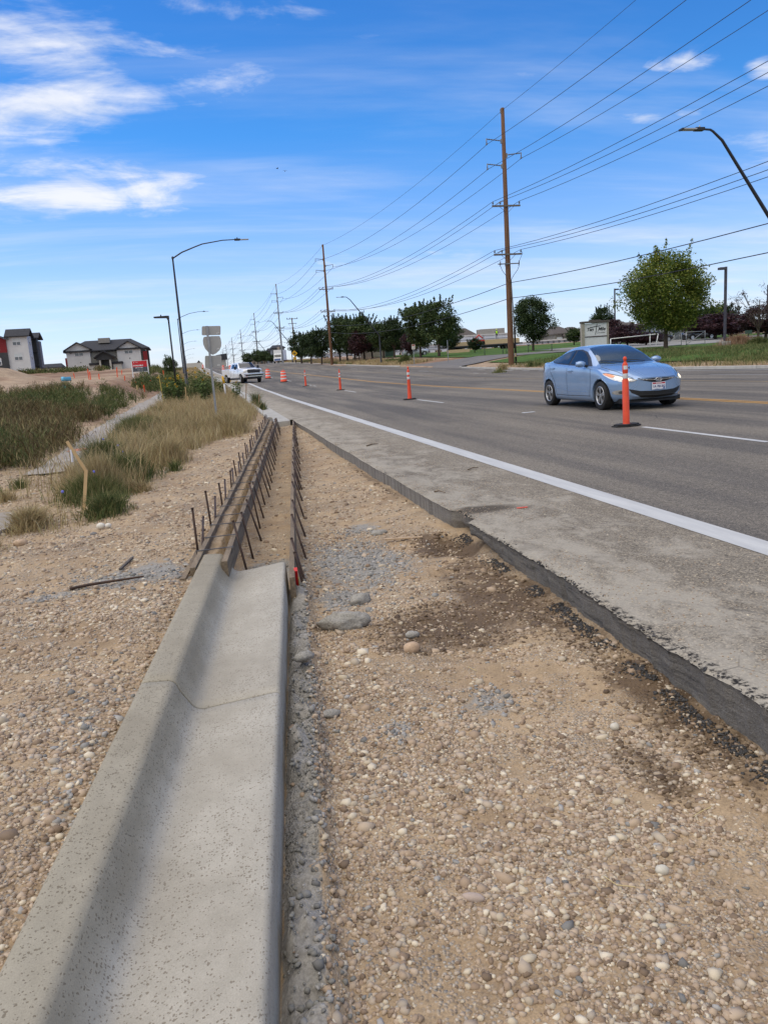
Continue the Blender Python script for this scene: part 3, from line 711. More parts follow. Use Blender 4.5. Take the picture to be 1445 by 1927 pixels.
M_CONC = concrete('new_concrete', (.33, .30, .245), (.40, .37, .31), pits=.75)
M_CONC_OLD = concrete('old_concrete', (.34, .325, .29), (.42, .40, .36))
GDIR = Vector((.0986, 1, 0)).normalized(); GANG = math.atan2(.0986, 1)
def gutter_profile():
    pts = [(.012, -.36), (.002, -.022), (-.002, -.010), (-.010, -.002), (-.022, .000)]
    for i in range(1, 8): t = i/7; pts.append((-.022-.304*t, -.040*t))
    # fillet into the face, face, round top
    for i in range(1, 8):
        a = i/7*R_(58); pts.append((-.326-.060*math.sin(a), -.040+.060*(1-math.cos(a))))
    pts += [(-.398, .022), (-.418, .054)]
    for i in range(1, 8):
        a = R_(32)+(i/7)*R_(58); pts.append((-.466+.046*math.cos(a), .058+.046*math.sin(a)))
    pts += [(-.50, .106), (-.54, .108), (-.562, .108), (-.574, .100), (-.578, .085), (-.585, -.36)]
    return pts
def gutter_section(root, y0, y1, ends):
    prof = gutter_profile(); n = len(prof)
    ys = [y0+.004, y0+.010] + list(np.arange(math.ceil(y0*12)/12+.02, y1-.02, 1/12)) + [y1-.010, y1-.004] if ends else list(np.arange(y0, y1, 1/12))+[y1]
    V, Fc = [], []
    for j, y in enumerate(ys):
        edge = .005 if ends and (j == 0 or j == len(ys)-1) else 0
        for (s, z) in prof:
            wob = .0015*(float(vnoise(y*3.1, s*9, 71))-.5)*2
            skew = 0.02*max(0, -s)                 # joints are square to the gutter
            V.append((gutter_x(y)+s, y-s*.0986, z+(wob-edge if z > -.3 else 0)))
    for j in range(len(ys)-1):
        for k in range(n-1): Fc.append((j*n+k, (j+1)*n+k, (j+1)*n+k+1, j*n+k+1))
    me = bpy.data.meshes.new('concrete_section'); me.from_pydata(V, [], Fc+[tuple(range(n)), tuple(reversed(range((len(ys)-1)*n, len(ys)*n)))]); me.update()
    bm = bmesh.new(); bm.from_mesh(me); bmesh.ops.recalc_face_normals(bm, faces=bm.faces); bm.to_mesh(me); bm.free()
    o = link('concrete_section', me, M_CONC, root, smooth=True)
    me.polygons[len(me.polygons)-1].use_smooth = False; me.polygons[len(me.polygons)-2].use_smooth = False
gut = thing('curb_and_gutter', (0, 0, 0), 'freshly poured pale concrete curb and gutter ending at the wooden forms', 'gutter')
JY = 3.17
gutter_section(gut, -1.6, JY, True); gutter_section(gut, JY+.0, 5.47, True)

# --- the kerb already there beyond the trench, on both sides
def kerb(name, uface, side, y0, y1, label, seg=3.05, zb=None, pan=.55):
    """side=-1: kerb on the left of its pan, +1 on the right"""
    root = thing(name, (0, 0, 0), label, 'kerb')
    ys = [y0]
    while ys[-1] < y1: ys.append(min(y1, ys[-1]+seg*(1 if ys[-1] < 60 else 4)))
    prof = [(-pan*side, -.2), (-pan*side, .004), (-.02*side, -.015), (0, .01), (.02*side, .115), (.04*side, .135), (.16*side, .135), (.165*side, -.2)]
    for a, b_ in zip(ys[:-1], ys[1:]):
        V = []; n = len(prof)
        sub = np.linspace(a+.012, b_-.012, 2 if b_-a < 5 else 4)
        for y in sub:
            for s, z in prof: V.append((uface+s+xb(y), y, z+zr(y)))
        Fc = [(j*n+k, (j+1)*n+k, (j+1)*n+k+1, j*n+k+1) for j in range(len(sub)-1) for k in range(n-1)]+[tuple(range(n)), tuple(reversed(range((len(sub)-1)*n, len(sub)*n)))]
        me = bpy.data.meshes.new('kerb_segment'); me.from_pydata(V, [], Fc); me.update()
        bm = bmesh.new(); bm.from_mesh(me); bmesh.ops.recalc_face_normals(bm, faces=bm.faces); bm.to_mesh(me); bm.free()
        link('kerb_segment', me, M_CONC_OLD, root)
    return root
kerb('old_kerb', 1.42, -1, 21.3, 78, 'existing concrete kerb and gutter beyond the trench along the dry grass', pan=.46)
kerb('old_kerb', 1.42, -1, 92, 300, 'distant concrete kerb running up the hill past the driveway', pan=.46)
kerb('old_kerb', KERB_R, 1, -5, 74.8, 'concrete kerb on the far side beside the green verge', pan=.0)
kerb('old_kerb', KERB_R, 1, 97, 300, 'concrete kerb on the far side in front of the tan dirt bank', pan=.0)
# driveway apron where the pickup turns in, path on the left, side street on the right
tag(strip('driveway', -30, 1.88, np.arange(79, 93, 2.0), .03, M_CONC_OLD, n=6), kind='structure')
def path():
    pts = [(-3.2, -.45, 4.0), (-2.65, -1.75, 7.6), (-2.75, -2.15, 9.0), (-3.05, -2.25, 11.5), (-3.05, -2.20, 14), (-3.2, -2.3, 16.8), (-3.45, -2.55, 21), (-3.75, -2.7, 27), (-4.0, -2.9, 34), (-4.2, -3.0, 42), (-4.3, -3.0, 60), (-4.6, -3.3, 78)]
    ys = np.concatenate([[7.65], np.linspace(12.6, 78, 120)]); ys = ys[1:]; l = np.interp(ys, [p[2] for p in pts], [p[0] for p in pts]); r = np.interp(ys, [p[2] for p in pts], [p[1] for p in pts])
    r = r+.22*(fbm(ys*1.3, ys*0, 81)-.5); l = l+.25*(fbm(ys*1.1, ys*0, 82)-.5)
    n = 7; t = np.linspace(0, 1, n); X = l[:, None]*(1-t)+r[:, None]*t; Y = np.repeat(ys[:, None], n, 1)
    Z = np.maximum(np.where(Y < 25, gb(X, Y), gz(X, Y)), 0.0)+.03
    V = np.stack([X.ravel(), Y.ravel(), Z.ravel()], 1); i = np.arange(n-1)[None, :]+np.arange(len(ys)-1)[:, None]*n
    F = np.stack([i, i+1, i+n+1, i+n], -1).reshape(-1, 4)
    tag(link('path', fast_mesh('path', V, F), pm('path_concrete', (.36, .33, .29), (.27, .235, .20), scale=1.6, rough=.95, fine=.15, bump=.3)), kind='structure')
path()
sl = MB(); sl.prism([(-3.9, 7.3), (-2.35, 7.0), (-2.0, 7.9), (-2.25, 8.75), (-3.9, 9.0)], -.10, .075, 'XY'); tag(sl.build('path', MATS['path_concrete'], bevel=.01), kind='structure')
def side_street():
    mm = pm('side_asphalt', (.13, .12, .11), (.17, .155, .14), scale=.6, rough=.95, fine=.15, fscale=30)
    V = []; us = np.concatenate([[KERB_R-.02, KERB_R+.5, KERB_R+1.2], np.linspace(KERB_R+2, KERB_R+75, 27)])
    for u in us:
        for y in (79, 82, 86, 90):
            f = 5.0*math.exp(-(u-KERB_R)/3.0)
            yy = y-(f if y == 79 else 0)+(f*1.6 if y == 90 else 0); yy -= (u-KERB_R)*.02
            V.append((u+xb(80), yy, float(gz(u+xb(yy), yy))*min(1, (u-KERB_R)/.5)+(float(zr(yy)))*(1-min(1, (u-KERB_R)/.5))+.07*min(1, (u-KERB_R)/.5)+.004))
    F = [(i*4+k, (i+1)*4+k, (i+1)*4+k+1, i*4+k+1) for i in range(29) for k in range(3)]
    tag(link('side_street', fast_mesh('side_street', V, F), mm), kind='structure')
side_street()
def lawn():
    m, nt, L, b = node_mat('lawn_green'); g = NT(nt); tc = _n(nt, 'ShaderNodeTexCoord').outputs['Object']
    c = g.ramp(g.noise(tc, .5, 5, .65, sxyz=(.4, 1, 1)), [(.3, (.055, .10, .022)), (.6, (.085, .145, .035)), (.75, (.16, .16, .06))])
    c = g.mix(1.0, c, g.ramp(g.noise(tc, 12, 5, .7), [(.3, (.6, .6, .6)), (.7, (1.3, 1.3, 1.3))]), 'MULTIPLY')
    L(c, b.inputs['Base Color']); b.inputs['Roughness'].default_value = .95; b.inputs['Specular IOR Level'].default_value = .1
    L(g.bump(g.noise(tc, 9, 5), .6, .08), b.inputs['Normal'])
    for (x0, x1, y0, y1, nm) in ((30.0, 84, 90.5, 150, 'lawn'), (27.2, 84, 10, 76, 'verge')):
        xs = np.linspace(x0, x1, 60); ys = np.linspace(y0, y1, 50)
        me = grid_mesh(nm, xs, ys, lambda X, Y: gz(X, Y)+.05+.05*fbm(X, Y, 91)); tag(link(nm, me, m, smooth=True), kind='structure')
lawn()
# ================================================================== FORMWORK
M_FORM = pm('form_wood', (.23, .175, .115), (.14, .105, .07), rough=.9, scale=3, sxyz=(6, .6, 14), bump=.5, bscale=10, fine=.2, fscale=60)
M_FORM_TOP = pm('form_wood_dusty', (.36, .30, .22), (.22, .175, .12), rough=.95, scale=6, sxyz=(4, 1, 4), bump=.4, fine=.25, fscale=60)
M_STEEL = pm('rusty_steel', (.035, .022, .017), (.075, .042, .028), rough=.7, scale=18, metal=.3, bump=.3, bscale=90)
M_WIRE = pm('tie_steel', (.17, .16, .15), (.10, .09, .085), rough=.5, scale=20, metal=.5)
def board(label, s0, s1, y0, y1, z0, z1, order):
    """one plank lying along the gutter, s = offset from the gutter lip"""
    n = 6; root = MB(); ys = np.linspace(y0, y1, n)
    rng = random.Random(order); w = [rng.uniform(-.006, .006) for _ in ys]; vs = []
    for i, y in enumerate(ys):
        x = float(gutter_x(y))
        for (s, z) in ((s0, z0), (s1, z0), (s1, z1), (s0, z1)): vs.append((x+s+w[i], y, z+w[i]*.6))
    fs = [(i*4+k, (i+1)*4+k, (i+1)*4+(k+1) % 4, i*4+(k+1) % 4) for i in range(n-1) for k in range(4)]+[(0, 1, 2, 3), ((n-1)*4+3, (n-1)*4+2, (n-1)*4+1, (n-1)*4)]
    root.add(vs, fs); o = root.build('form_board', M_FORM, bevel=.0025)
    return tag(o, label, 'form board', 'wooden form boards')
ord_ = ['nearest', 'second', 'third', 'fourth', 'fifth']
joints = [(5.14, 8.6), (8.63, 12.2), (12.23, 15.8), (15.83, 19.1), (19.13, 21.2)]
for i, (a, b_) in enumerate(joints):
    board('%s plank of the tall outer form along the back of the curb' % ord_[i], -.625, -.588, a if i else 5.12, b_, -.20, .115, i)
for i, (a, b_) in enumerate([(5.22, 8.9), (8.93, 12.6), (12.63, 16.4), (16.43, 20.9)]):
    board('%s plank of the inner form hanging over the gutter' % ord_[i], -.425, -.385, a, b_, -.045, .112, 10+i)
for i, (a, b_) in enumerate([(4.98, 8.2), (8.23, 11.9), (11.93, 15.6), (15.63, 19.0), (19.03, 21.2)]):
    board('%s plank of the right-hand form at the gutter edge' % ord_[i], .026, .062, a, b_, -.24, .004, 20+i)
# second, shorter kicker boards on the near ends
board('short dusty kicker board behind the nearest outer plank', -.668, -.630, 5.0, 6.1, -.10, .085, 31)
def stake(p, q, label, group, order=0, r=.0088):
    mb = MB(); mb.bar(p, q, r, n=8); d = (Vector(q)-Vector(p)).normalized()
    mb.bar(Vector(q), Vector(q)+d*.012, r*1.25, n=8)
    return tag(mb.build('steel_stake', M_STEEL), label, 'stake', group)
rng = random.Random(11)
# outer row: uprights with a leaning brace behind them
y = 5.75; k = 0
near_words = ['first', 'second', 'third', 'fourth', 'fifth', 'sixth', 'seventh', 'eighth', 'ninth', 'tenth', 'eleventh', 'twelfth', 'thirteenth', 'fourteenth', 'fifteenth', 'sixteenth', 'seventeenth', 'eighteenth', 'nineteenth', 'twentieth', 'twenty-first', 'twenty-second', 'twenty-third', 'twenty-fourth', 'twenty-fifth', 'twenty-sixth']
while y < 20.8:
    x = float(gutter_x(y)); h = .40-.010*(y-5.7)+rng.uniform(-.10, .05); tx = rng.uniform(-.02, .02)
    if k == 0: h = .40
    stake((x-.645, y, -.1), (x-.655+tx, y+rng.uniform(-.03, .03), h), '%s upright steel stake from the camera behind the outer curb form' % near_words[k], 'upright stakes behind the outer form')
    yb = y+.42; xb_ = float(gutter_x(yb))
    stake((xb_-.66-.0, yb-.50, .045), (xb_-.645, yb+.22, .22+rng.uniform(-.03, .03)), '%s leaning steel stake from the camera bracing the outer curb form' % near_words[k], 'leaning stakes behind the outer form')
    y += .98+rng.uniform(-.14, .14); k += 1
# inner row: slanting down into the gutter bed
y = 5.85; k = 0
while y < 20.6:
    x = float(gutter_x(y)); top = .17+rng.uniform(-.05, .06)
    stake((x-.315+rng.uniform(-.03, .03), y-.20+rng.uniform(-.05, .05), -.21), (x-.375, y+.16, top), '%s slanting steel stake from the camera on the inner curb form' % near_words[k], 'slanting stakes along the inner form')
    y += .70+rng.uniform(-.16, .16); k += 1
y = 5.55; k = 0
while y < 20.6:
    x = float(gutter_x(y))
    stake((x+.125, y-.28, -.22), (x+.075, y+.22, .055+rng.uniform(-.03, .06)), '%s slanting steel stake from the camera on the right-hand gutter form' % near_words[k], 'slanting stakes along the right-hand form')
    if k in (0, 5, 11): stake((x+.10, y-.25, -.22), (x+.075, y+.05, .02), '%s short extra stake against the right-hand gutter form' % {0: 'nearest', 5: 'middle', 11: 'farthest'}[k], 'short stakes along the right-hand form')
    y += (.92+rng.uniform(-.1, .1)); k += 1
# spreader bars across the top of the curb form
y = 5.60; k = 0
while y < 20.7 and k < 26:
    x = float(gutter_x(y)); mb = MB()
    mb.box((x-.505, y-.01, .124), (.27, .010, .006), rz=rng.uniform(-.06, .10)); mb.box((x-.378, y, .102), (.006, .018, .036)); mb.box((x-.634, y, .102), (.006, .018, .036))
    tag(mb.build('spreader_bar', M_WIRE), '%s steel spreader from the camera across the curb forms' % near_words[k], 'spreader bar', 'spreader bars across the forms')
    y += .44+.012*k+rng.uniform(-.05, .05); k += 1
# red spirit level wedged against the right form
lv = thing('spirit_level', (float(gutter_x(5.2))+.075, 5.22, -.16), 'small red level wedged upright against the end of the right form', 'level', rz=-GANG)
mb = MB(); r_ = Matrix.Rotation(R_(28), 3, 'X'); mb.box((0, 0, .07), (.026, .04, .23), rot=r_); mb.build('body', pm('red_enamel', (.52, .012, .012), (.40, .01, .01), rough=.35), lv, bevel=.006)
mb = MB(); mb.box((0, .055, -.04), (.030, .044, .02), rot=r_); mb.build('end_cap', rubber, lv)
mb = MB(); mb.box((.0145, 0, .07), (.003, .022, .06), rot=r_); mb.build('vial', pm('vial_yellow', (.45, .50, .05), rough=.2), lv)

# ================================================================== STONES, RODS AND OTHER THINGS LYING ABOUT
def rock(name, loc, size, label, cat, mat, seed, rough=.16, sub=3, group=None, rz=0.0, squash=1.0):
    bm = bmesh.new(); bmesh.ops.create_icosphere(bm, subdivisions=sub, radius=1)
    for v in bm.verts:
        c = v.co; n = float(fbm(c.x*1.6+seed*3.1, c.y*1.6+c.z*1.3, seed, 4))-.5; n2 = float(fbm(c.x*6+seed, c.z*6+c.y*5, seed+3, 3))-.5
        c *= 1+rough*2.2*n+rough*.9*n2
        v.co = Vector((c.x*size[0]/2, c.y*size[1]/2, c.z*size[2]/2))
    me = bpy.data.meshes.new(name); bm.to_mesh(me); bm.free()
    o = link(name, me, mat, smooth=True); o.location = loc; o.rotation_euler = (0, 0, rz)
    return tag(o, label, cat, group)
M_CLOD = pm('cement_clod', (.33, .31, .27), (.23, .215, .19), rough=.95, scale=22, bump=.9, bscale=70, fine=.25, fscale=150, bdist=.008)
M_RTAN = pm('tan_stone', (.50, .36, .24), (.36, .25, .16), rough=.7, scale=18, fine=.15)
M_RPALE = pm('pale_stone', (.56, .52, .43), (.46, .42, .34), rough=.7, scale=14, fine=.1)
M_RGREY = pm('dark_stone', (.13, .13, .13), (.20, .19, .18), rough=.8, scale=20, fine=.2)
def gl(px, py, off=0.0, z=None):
    """ground under a pixel on the gravel"""
    p = W(px, py, -.2 if px > 545 else .06)
    for _ in range(4): p = W(px, py, float(gb(p.x, p.y)))
    return Vector((p.x, p.y, p.z+off))
rock('concrete_lump', gl(648, 1180, .03), (.30, .14, .13), 'largest grey lump of hardened cement lying in the trench', 'lump', M_CLOD, 3, rough=.30, sub=4, rz=-.25)
rock('concrete_lump', gl(683, 1166, .015), (.09, .07, .06), 'small grey cement lump touching the right end of the largest one', 'lump', M_CLOD, 4, rough=.25, rz=.3)
rock('concrete_lump', gl(677, 1134, .02), (.17, .10, .09), 'grey cement lump just beyond the largest one in the trench', 'lump', M_CLOD, 5, rough=.28, rz=.45)
rock('concrete_lump', gl(573, 1246, .03), (.105, .075, .055), 'flattish cement lump on the spill beside the gutter side', 'lump', M_CLOD, 6, rough=.2, rz=.3)
rock('concrete_lump', gl(776, 1198, .01), (.085, .06, .045), 'grey cement lump just above the round tan cobble', 'lump', M_CLOD, 7, rough=.25)
rock('concrete_lump', gl(713, 1005, .01), (.16, .12, .06), 'crumbly grey lump in the trench near the dark hole', 'lump', M_CLOD, 8, rough=.3)
rock('concrete_lump', gl(622, 1347, .01), (.11, .06, .04), 'grey cement crumb beside the spill below the gutter joint', 'lump', M_CLOD, 9, rough=.28)
rock('cobble', gl(775, 1226, .02), (.095, .075, .07), 'round tan cobble in the middle of the trench', 'stone', M_RTAN, 11, rough=.09)
rock('cobble', gl(890, 1692, .004), (.070, .035, .028), 'long pinkish pebble among the nearest gravel right of the gutter', 'stone', pm('pink_stone', (.42, .33, .27), (.32, .25, .20), rough=.7, scale=20), 12, rough=.12, rz=-.5)
rock('cobble', gl(1245, 1640, .005), (.042, .036, .03), 'pale round pebble near the lower right of the trench', 'stone', M_RPALE, 13, rough=.1)
rock('cobble', gl(1156, 1371, .008), (.040, .038, .034), 'pale pebble lying below the cut asphalt edge', 'stone', M_RPALE, 14, rough=.1)
rock('white_cobble', gl(191, 996, .03), (.075, .060, .060), 'larger of two white egg-like stones below the grass clump', 'stone', pm('white_stone', (.66, .62, .54), (.58, .54, .46), rough=.6, scale=30), 15, rough=.03)
rock('white_cobble', gl(205, 994, .025), (.055, .048, .046), 'smaller of two white egg-like stones below the grass clump', 'stone', pm('white_stone', (.66, .62, .54)), 16, rough=.03)
rock('dark_stone', gl(177, 1007, .01), (.055, .045, .035), 'dark stone just below the two white stones', 'stone', M_RGREY, 17, rough=.2)
rock('field_stone', gl(273, 893, .02), (.16, .10, .08), 'pale stone at the edge of the dry grass', 'stone', M_RPALE, 18, rough=.15)
rock('field_stone', gl(22, 974, .02), (.11, .08, .06), 'pale flat stone on the dirt at the far left edge', 'stone', M_RPALE, 19, rough=.15)
rock('field_stone', gl(40, 1026, .02), (.12, .09, .07), 'brownish stone at the broken end of the path', 'stone', M_RTAN, 20, rough=.2)
rock('field_stone', gl(212, 882, .05), (.20, .13, .10), 'pale stone half hidden in the grass by the path', 'stone', M_RPALE, 21, rough=.15)
# loose rods on the left verge
a, b_ = gl(134, 1111, .012), gl(272, 1093, .03); mb = MB(); m_ = (a+b_)/2+Vector((0, 0, .004))
mb.tube([a, a.lerp(m_, .5)+Vector((0, 0, .003)), m_, b_], [.010, .0095, .009, .006], n=7); tag(mb.build('steel_rod', M_STEEL), 'long dark rusty rod lying on the gravel left of the curb', 'rod')
a, b_ = gl(234, 1078, .015), gl(244, 1052, .02); mb = MB(); mb.box((a+b_)/2, (.018, (a-b_).length*.8, .016), rz=-.15); tag(mb.build('wood_offcut', pm('old_wood', (.12, .10, .085), (.07, .06, .05), rough=.9, scale=30), bevel=.004), 'short dark piece of wood on the gravel beyond the rod', 'wood piece')
a, b_ = W(1085, 960, .006), W(1085, 960, .006)
for (x0, y0, x1, y1, r, lab) in ((690, 839, 711, 835, .012, 'small wooden chip on a pale patch of the road shoulder'), (817, 925, 838, 927, .008, 'thin brown twig on the shoulder near the corner of the cut'), (880, 884, 900, 880, .007, 'thin twig on the shoulder below the white edge line')):
    p, q = W(x0, y0, .008), W(x1, y1, .012); mb = MB(); mb.tube([p, (p+q)/2+Vector((0, .02, .01)), q], [r, r*.9, r*.5], n=6); tag(mb.build('twig', pm('twig_wood', (.16, .11, .07), (.10, .07, .045), rough=.9)), lab, 'twig')
p, q = gl(745, 1012, .02), gl(775, 1022, .02); mb = MB(); mb.box((p+q)/2, ((q-p).length, .035, .012), rz=-.25); tag(mb.build('wood_shard', pm('pale_wood', (.48, .35, .22), (.38, .27, .17), rough=.8, scale=20)), 'pinkish wooden shard lying in the trench left of the dark hole', 'wood piece')
for (pts, lab) in (([(1304, 1542), (1320, 1532), (1338, 1524)], 'yellow straw lying on the gravel at the right edge'), ([(880, 1258), (890, 1264), (897, 1266)], 'straw stalk on the damp soil in the trench'), ([(1135, 1655), (1160, 1672), (1195, 1676)], 'curved straw stalk on the near gravel')):
    P = [gl(x, y, .012) for x, y in pts]; mb = MB(); mb.tube(P, .0017, n=5); tag(mb.build('straw', pm('straw', (.55, .44, .22), rough=.7)), lab, 'straw')
# flat reflector left on the lane
p = W(994, 776, .01); mb = MB(); mb.box(p, (.30, .12, .012), rz=.1); o = mb.build('litter', pm('litter_white', (.6, .6, .6), rough=.5)); tag(o, 'flat white scrap lying in the lane left of the blue car', 'litter')
# orange survey whiskers and paint
def lath(base, top, label, mat, w=.038, group='survey laths in the field', flag=None):
    t = thing('survey_lath', base, label, 'lath', group)
    mb = MB(); d = Vector(top)-Vector(base); h = d.length
    mb.box((0, 0, 0), (.001, .001, .001)) if False else None
    q = Vector((0, 0, 1)).rotation_difference(d.normalized()).to_matrix()
    mb.box(d/2, (w, .012, h), rot=q); mb.build('slat', mat[0], t)
    if mat[1] is not None:
        mb = MB(); mb.box(d*.80, (w+.012, .026, h*.40), rot=q); mb.build('painted_top', mat[1], t)
    return t
M_LATH = pm('lath_pine', (.62, .43, .22), (.50, .34, .17), rough=.75, scale=8, sxyz=(1, 1, .2))
M_OR = pm('survey_orange', (.78, .10, .03), (.70, .08, .02), rough=.5)
# the broken lath with a white ribbon
b0 = gl(157, 962); bt = at(161, 884, b0.y); br = at(127, 831, b0.y-.02)
t = thing('broken_lath', b0, 'tall pine lath snapped halfway with a white ribbon by the grass clump', 'lath')
mb = MB(); mb.box((bt-b0)/2+Vector((0, 0, -.05)), (.034, .012, (bt-b0).length+.1), rot=Vector((0, 0, 1)).rotation_difference((bt-b0).normalized()).to_matrix()); mb.build('slat', M_LATH, t, bevel=.001)
d = br-bt; mb = MB(); mb.box((bt-b0)+d*.5, (.032, .010, d.length*1.02), rot=Vector((0, 0, 1)).rotation_difference(d.normalized()).to_matrix()); mb.build('snapped_slat', M_LATH, t, bevel=.001)
rb = at(134, 846, b0.y)-b0; mb = MB(); mb.tube([rb+Vector((0, -.012, 0)), rb+Vector((.004, -.016, -.06)), rb+Vector((-.002, -.012, -.13))], .012, n=5); mb.build('ribbon', pm('ribbon_white', (.80, .80, .83), rough=.5), t)

# ================================================================== TRAFFIC DEVICES
def delineator(px, py, label, near=False, group='orange channelizer posts along the lane line'):
    p = W(px, py, 0); p.z = float(zr(p.y)); y = p.y
    if y > 45: y = 57; q = at(px, py, y); p = Vector((q.x, y, float(zr(y))))
    t = thing('channelizer_post', p, label, 'traffic post', group, rz=random.Random(px).uniform(-.3, .3))
    mb = MB(); n = 6; pts = []
    for k in range(8): a = PI/8+k*PI/4; pts.append((.27*math.cos(a)*1.02, .20*math.sin(a)))
    mb.prism(pts, 0, .022, 'XY'); mb.prism([(x*.86, y_*.84) for x, y_ in pts], .022, .045, 'XY'); mb.build('rubber_base', rubber, t, bevel=.005)
    if near:
        prof = [(.062, .045), (.058, .06), (.055, .80), (.044, .815), (.044, .93), (.048, .945), (.046, 1.07), (.030, 1.10), (.020, 1.115), (.020, 1.13), (.032, 1.15), (.034, 1.17), (.026, 1.195), (.004, 1.205)]
    else:
        prof = [(.085, .045), (.075, .08), (.052, .80), (.048, 1.06), (.030, 1.09), (.020, 1.105), (.020, 1.12), (.032, 1.14), (.034, 1.165), (.022, 1.19), (.004, 1.20)]
    mb = MB(); mb.lathe(prof, 20); mb.build('post', orange_pl, t)
    if near: bands = [(.83, .915, .0455)]
    else: bands = [(.90, .99, .0535), (.74, .83, .0565)]
    for (z0, z1, r) in bands:
        mb = MB(); mb.lathe([(r, z0), (r+.001, z0+.002), (r-.0005, z1)], 20); mb.build('reflective_band', reflect_white, t)
    if near:
        mb = MB(); mb.lathe([(.0462, .985), (.0462, 1.05)], 20); o = mb.build('reflective_patch', reflect_white, t)
        me = o.data; bm = bmesh.new(); bm.from_mesh(me); bmesh.ops.delete(bm, geom=[v for v in bm.verts if v.co.y > -.008 or v.co.x > .022], context='VERTS'); bm.to_mesh(me); bm.free(); o.scale = (1.03, 1.03, 1)
        mb = MB(); mb.bar((.04, 0, 1.01), (.085, 0, 1.01), .007); mb.bar((.085, 0, .99), (.085, 0, 1.03), .007); mb.build('latch', dkgrey, t)
    return t
delineator(1178, 802, 'nearest orange post, plain lower tube, in front of the blue car', near=True).rotation_euler = (0, R_(-1.0), .12)
delineator(771, 752, 'second nearest slim orange post standing by a short white dash')
delineator(641, 735, 'third orange post, between the dashed posts and the barrels')
delineator(575.5, 724.5, 'farthest and smallest orange post right of the barrels')
def barrel(loc, label, g='orange and white traffic barrels'):
    t = thing('traffic_barrel', loc, label, 'barrel', g)
    mb = MB(); mb.lathe([(.0, 0), (.36, 0), (.36, .05), (.30, .06), (.0, .07)], 20, sm=False); mb.build('rubber_base', rubber, t)
    levels = [(.07, .24, .285, .275, 0), (.24, .39, .270, .262, 1), (.39, .52, .262, .255, 0), (.52, .66, .250, .243, 1), (.66, .80, .243, .236, 0), (.80, .90, .232, .227, 1), (.90, .98, .227, .20, 0)]
    m0 = MB(); m1 = []
    m0.lathe([(.29, .07)]+[(r, z) for (z0, z1, ra, rb_, w) in levels for (r, z) in ((ra, z0), (rb_, z1))]+[(.12, 1.0), (0, 1.0)], 24); m0.build('drum', orange_pl, t)
    for (z0, z1, ra, rb_, w) in levels:
        if w: mb = MB(); mb.lathe([(ra+.004, z0+.012), (rb_+.004, z1-.012)], 24); mb.build('white_band', reflect_white, t)
    mb = MB(); mb.tube([(-.09, 0, 1.0), (-.08, 0, 1.07), (.08, 0, 1.07), (.09, 0, 1.0)], .014); mb.build('handle', orange_pl, t)
    return t
def road_at(px, Y):
    p = at(px, 700, Y)
    for _ in range(3):
        c = RM.T @ np.array([p.x, Y, float(zr(Y))-CAM_H]); p = at(px, CY-F_PX*c[1]/-c[2], Y)
    return Vector((p.x, Y, float(zr(Y))))
bar0 = barrel(road_at(534.5, 70), 'nearer orange and white barrel right of the white pickup')
for px, Y, lab in ((505, 85, 'barrel just behind the nearer one, beside the white pickup'), (434, 150, 'barrel beyond the pickup cab, right one of the far pair'), (421, 156, 'barrel beyond the pickup cab, left one of the far pair'), (382.5, 215, 'tiny orange barrel at the crest of the road')):
    c = copy_tree(bar0); c.location = road_at(px, Y); c['label'] = lab; c.rotation_euler = (0, 0, Y)

# ================================================================== LAMPS, SIGNS, POLES
def street_lamp(base, H, reach, rise, label, group):
    t = thing('street_lamp', base, label, 'street lamp', group)
    mb = MB(); mb.lathe([(.14, 0), (.14, .55), (.125, .60), (.105, .62), (.055, H)], 12); mb.build('pole', black_metal, t)
    mb = MB(); mb.box((0, 0, .03), (.42, .42, .06)); mb.build('base_plate', black_metal, t)
    mb = MB(); mb.lathe([(.075, H-.12), (.078, H), (.05, H+.05), (0, H+.06)], 10); mb.build('pole_cap', black_metal, t)
    mb = MB(); mb.tube([(0, 0, H-.08), (.30*reach*.5, 0, H-.08+rise*.38), (.38*reach, 0, H+rise*.66), (.48*reach, 0, H+rise*.80), (.80*reach, 0, H+rise*1.0), (reach, 0, H+rise*1.02)], [.05, .047, .043, .04, .035, .032], n=8); mb.build('arm', black_metal, t)
    hd = MB(); z = H+rise*1.02
    hd.prism([(reach-.05, z-.07), (reach+.28, z-.075), (reach+.36, z-.045), (reach+.36, z+.04), (reach-.05, z+.05)], -.13, .13, 'XZ'); hd.build('lamp_head', black_metal, t, bevel=.01)
    hd = MB(); hd.box((reach+.64, 0, z-.02), (.58, .30, .055)); hd.build('led_panel', pm('lamp_grey', (.45, .46, .47), (.38, .39, .40), rough=.4), t, bevel=.01)
    mb = MB(); mb.bar((reach+.15, 0, z+.04), (reach+.15, 0, z+.14), .035, n=8); mb.build('photocell', black_metal, t)
    return t
def base_for(px, Y): return onground(px, Y)
p = base_for(354.5, 57); L1 = street_lamp(p, at(327, 484, 57).z-p.z, 4.35, 1.0, 'tall black street lamp nearest on the left, arm reaching over the road', 'black lamps along the left kerb')
for i, (px, Y, lab) in enumerate(((346.5, 138, 'second black street lamp on the left, seen behind the tallest'), (347.5, 222, 'third black street lamp on the left, arm below the second'), (350.5, 305, 'fourth black street lamp up the left kerb'), (351.5, 388, 'fifth black street lamp up the left kerb'), (352.5, 470, 'sixth black street lamp up the left kerb'), (354.5, 552, 'farthest black street lamp up the left kerb'))):
    c = copy_tree(L1); u = -2.0+float(xb(Y)); c.location = (u, Y, float(zr(Y))); c['label'] = lab
p = base_for(335.5, 45); t = thing('path_lamp', p, 'short black lamp beside the path with its head pointing left', 'street lamp')
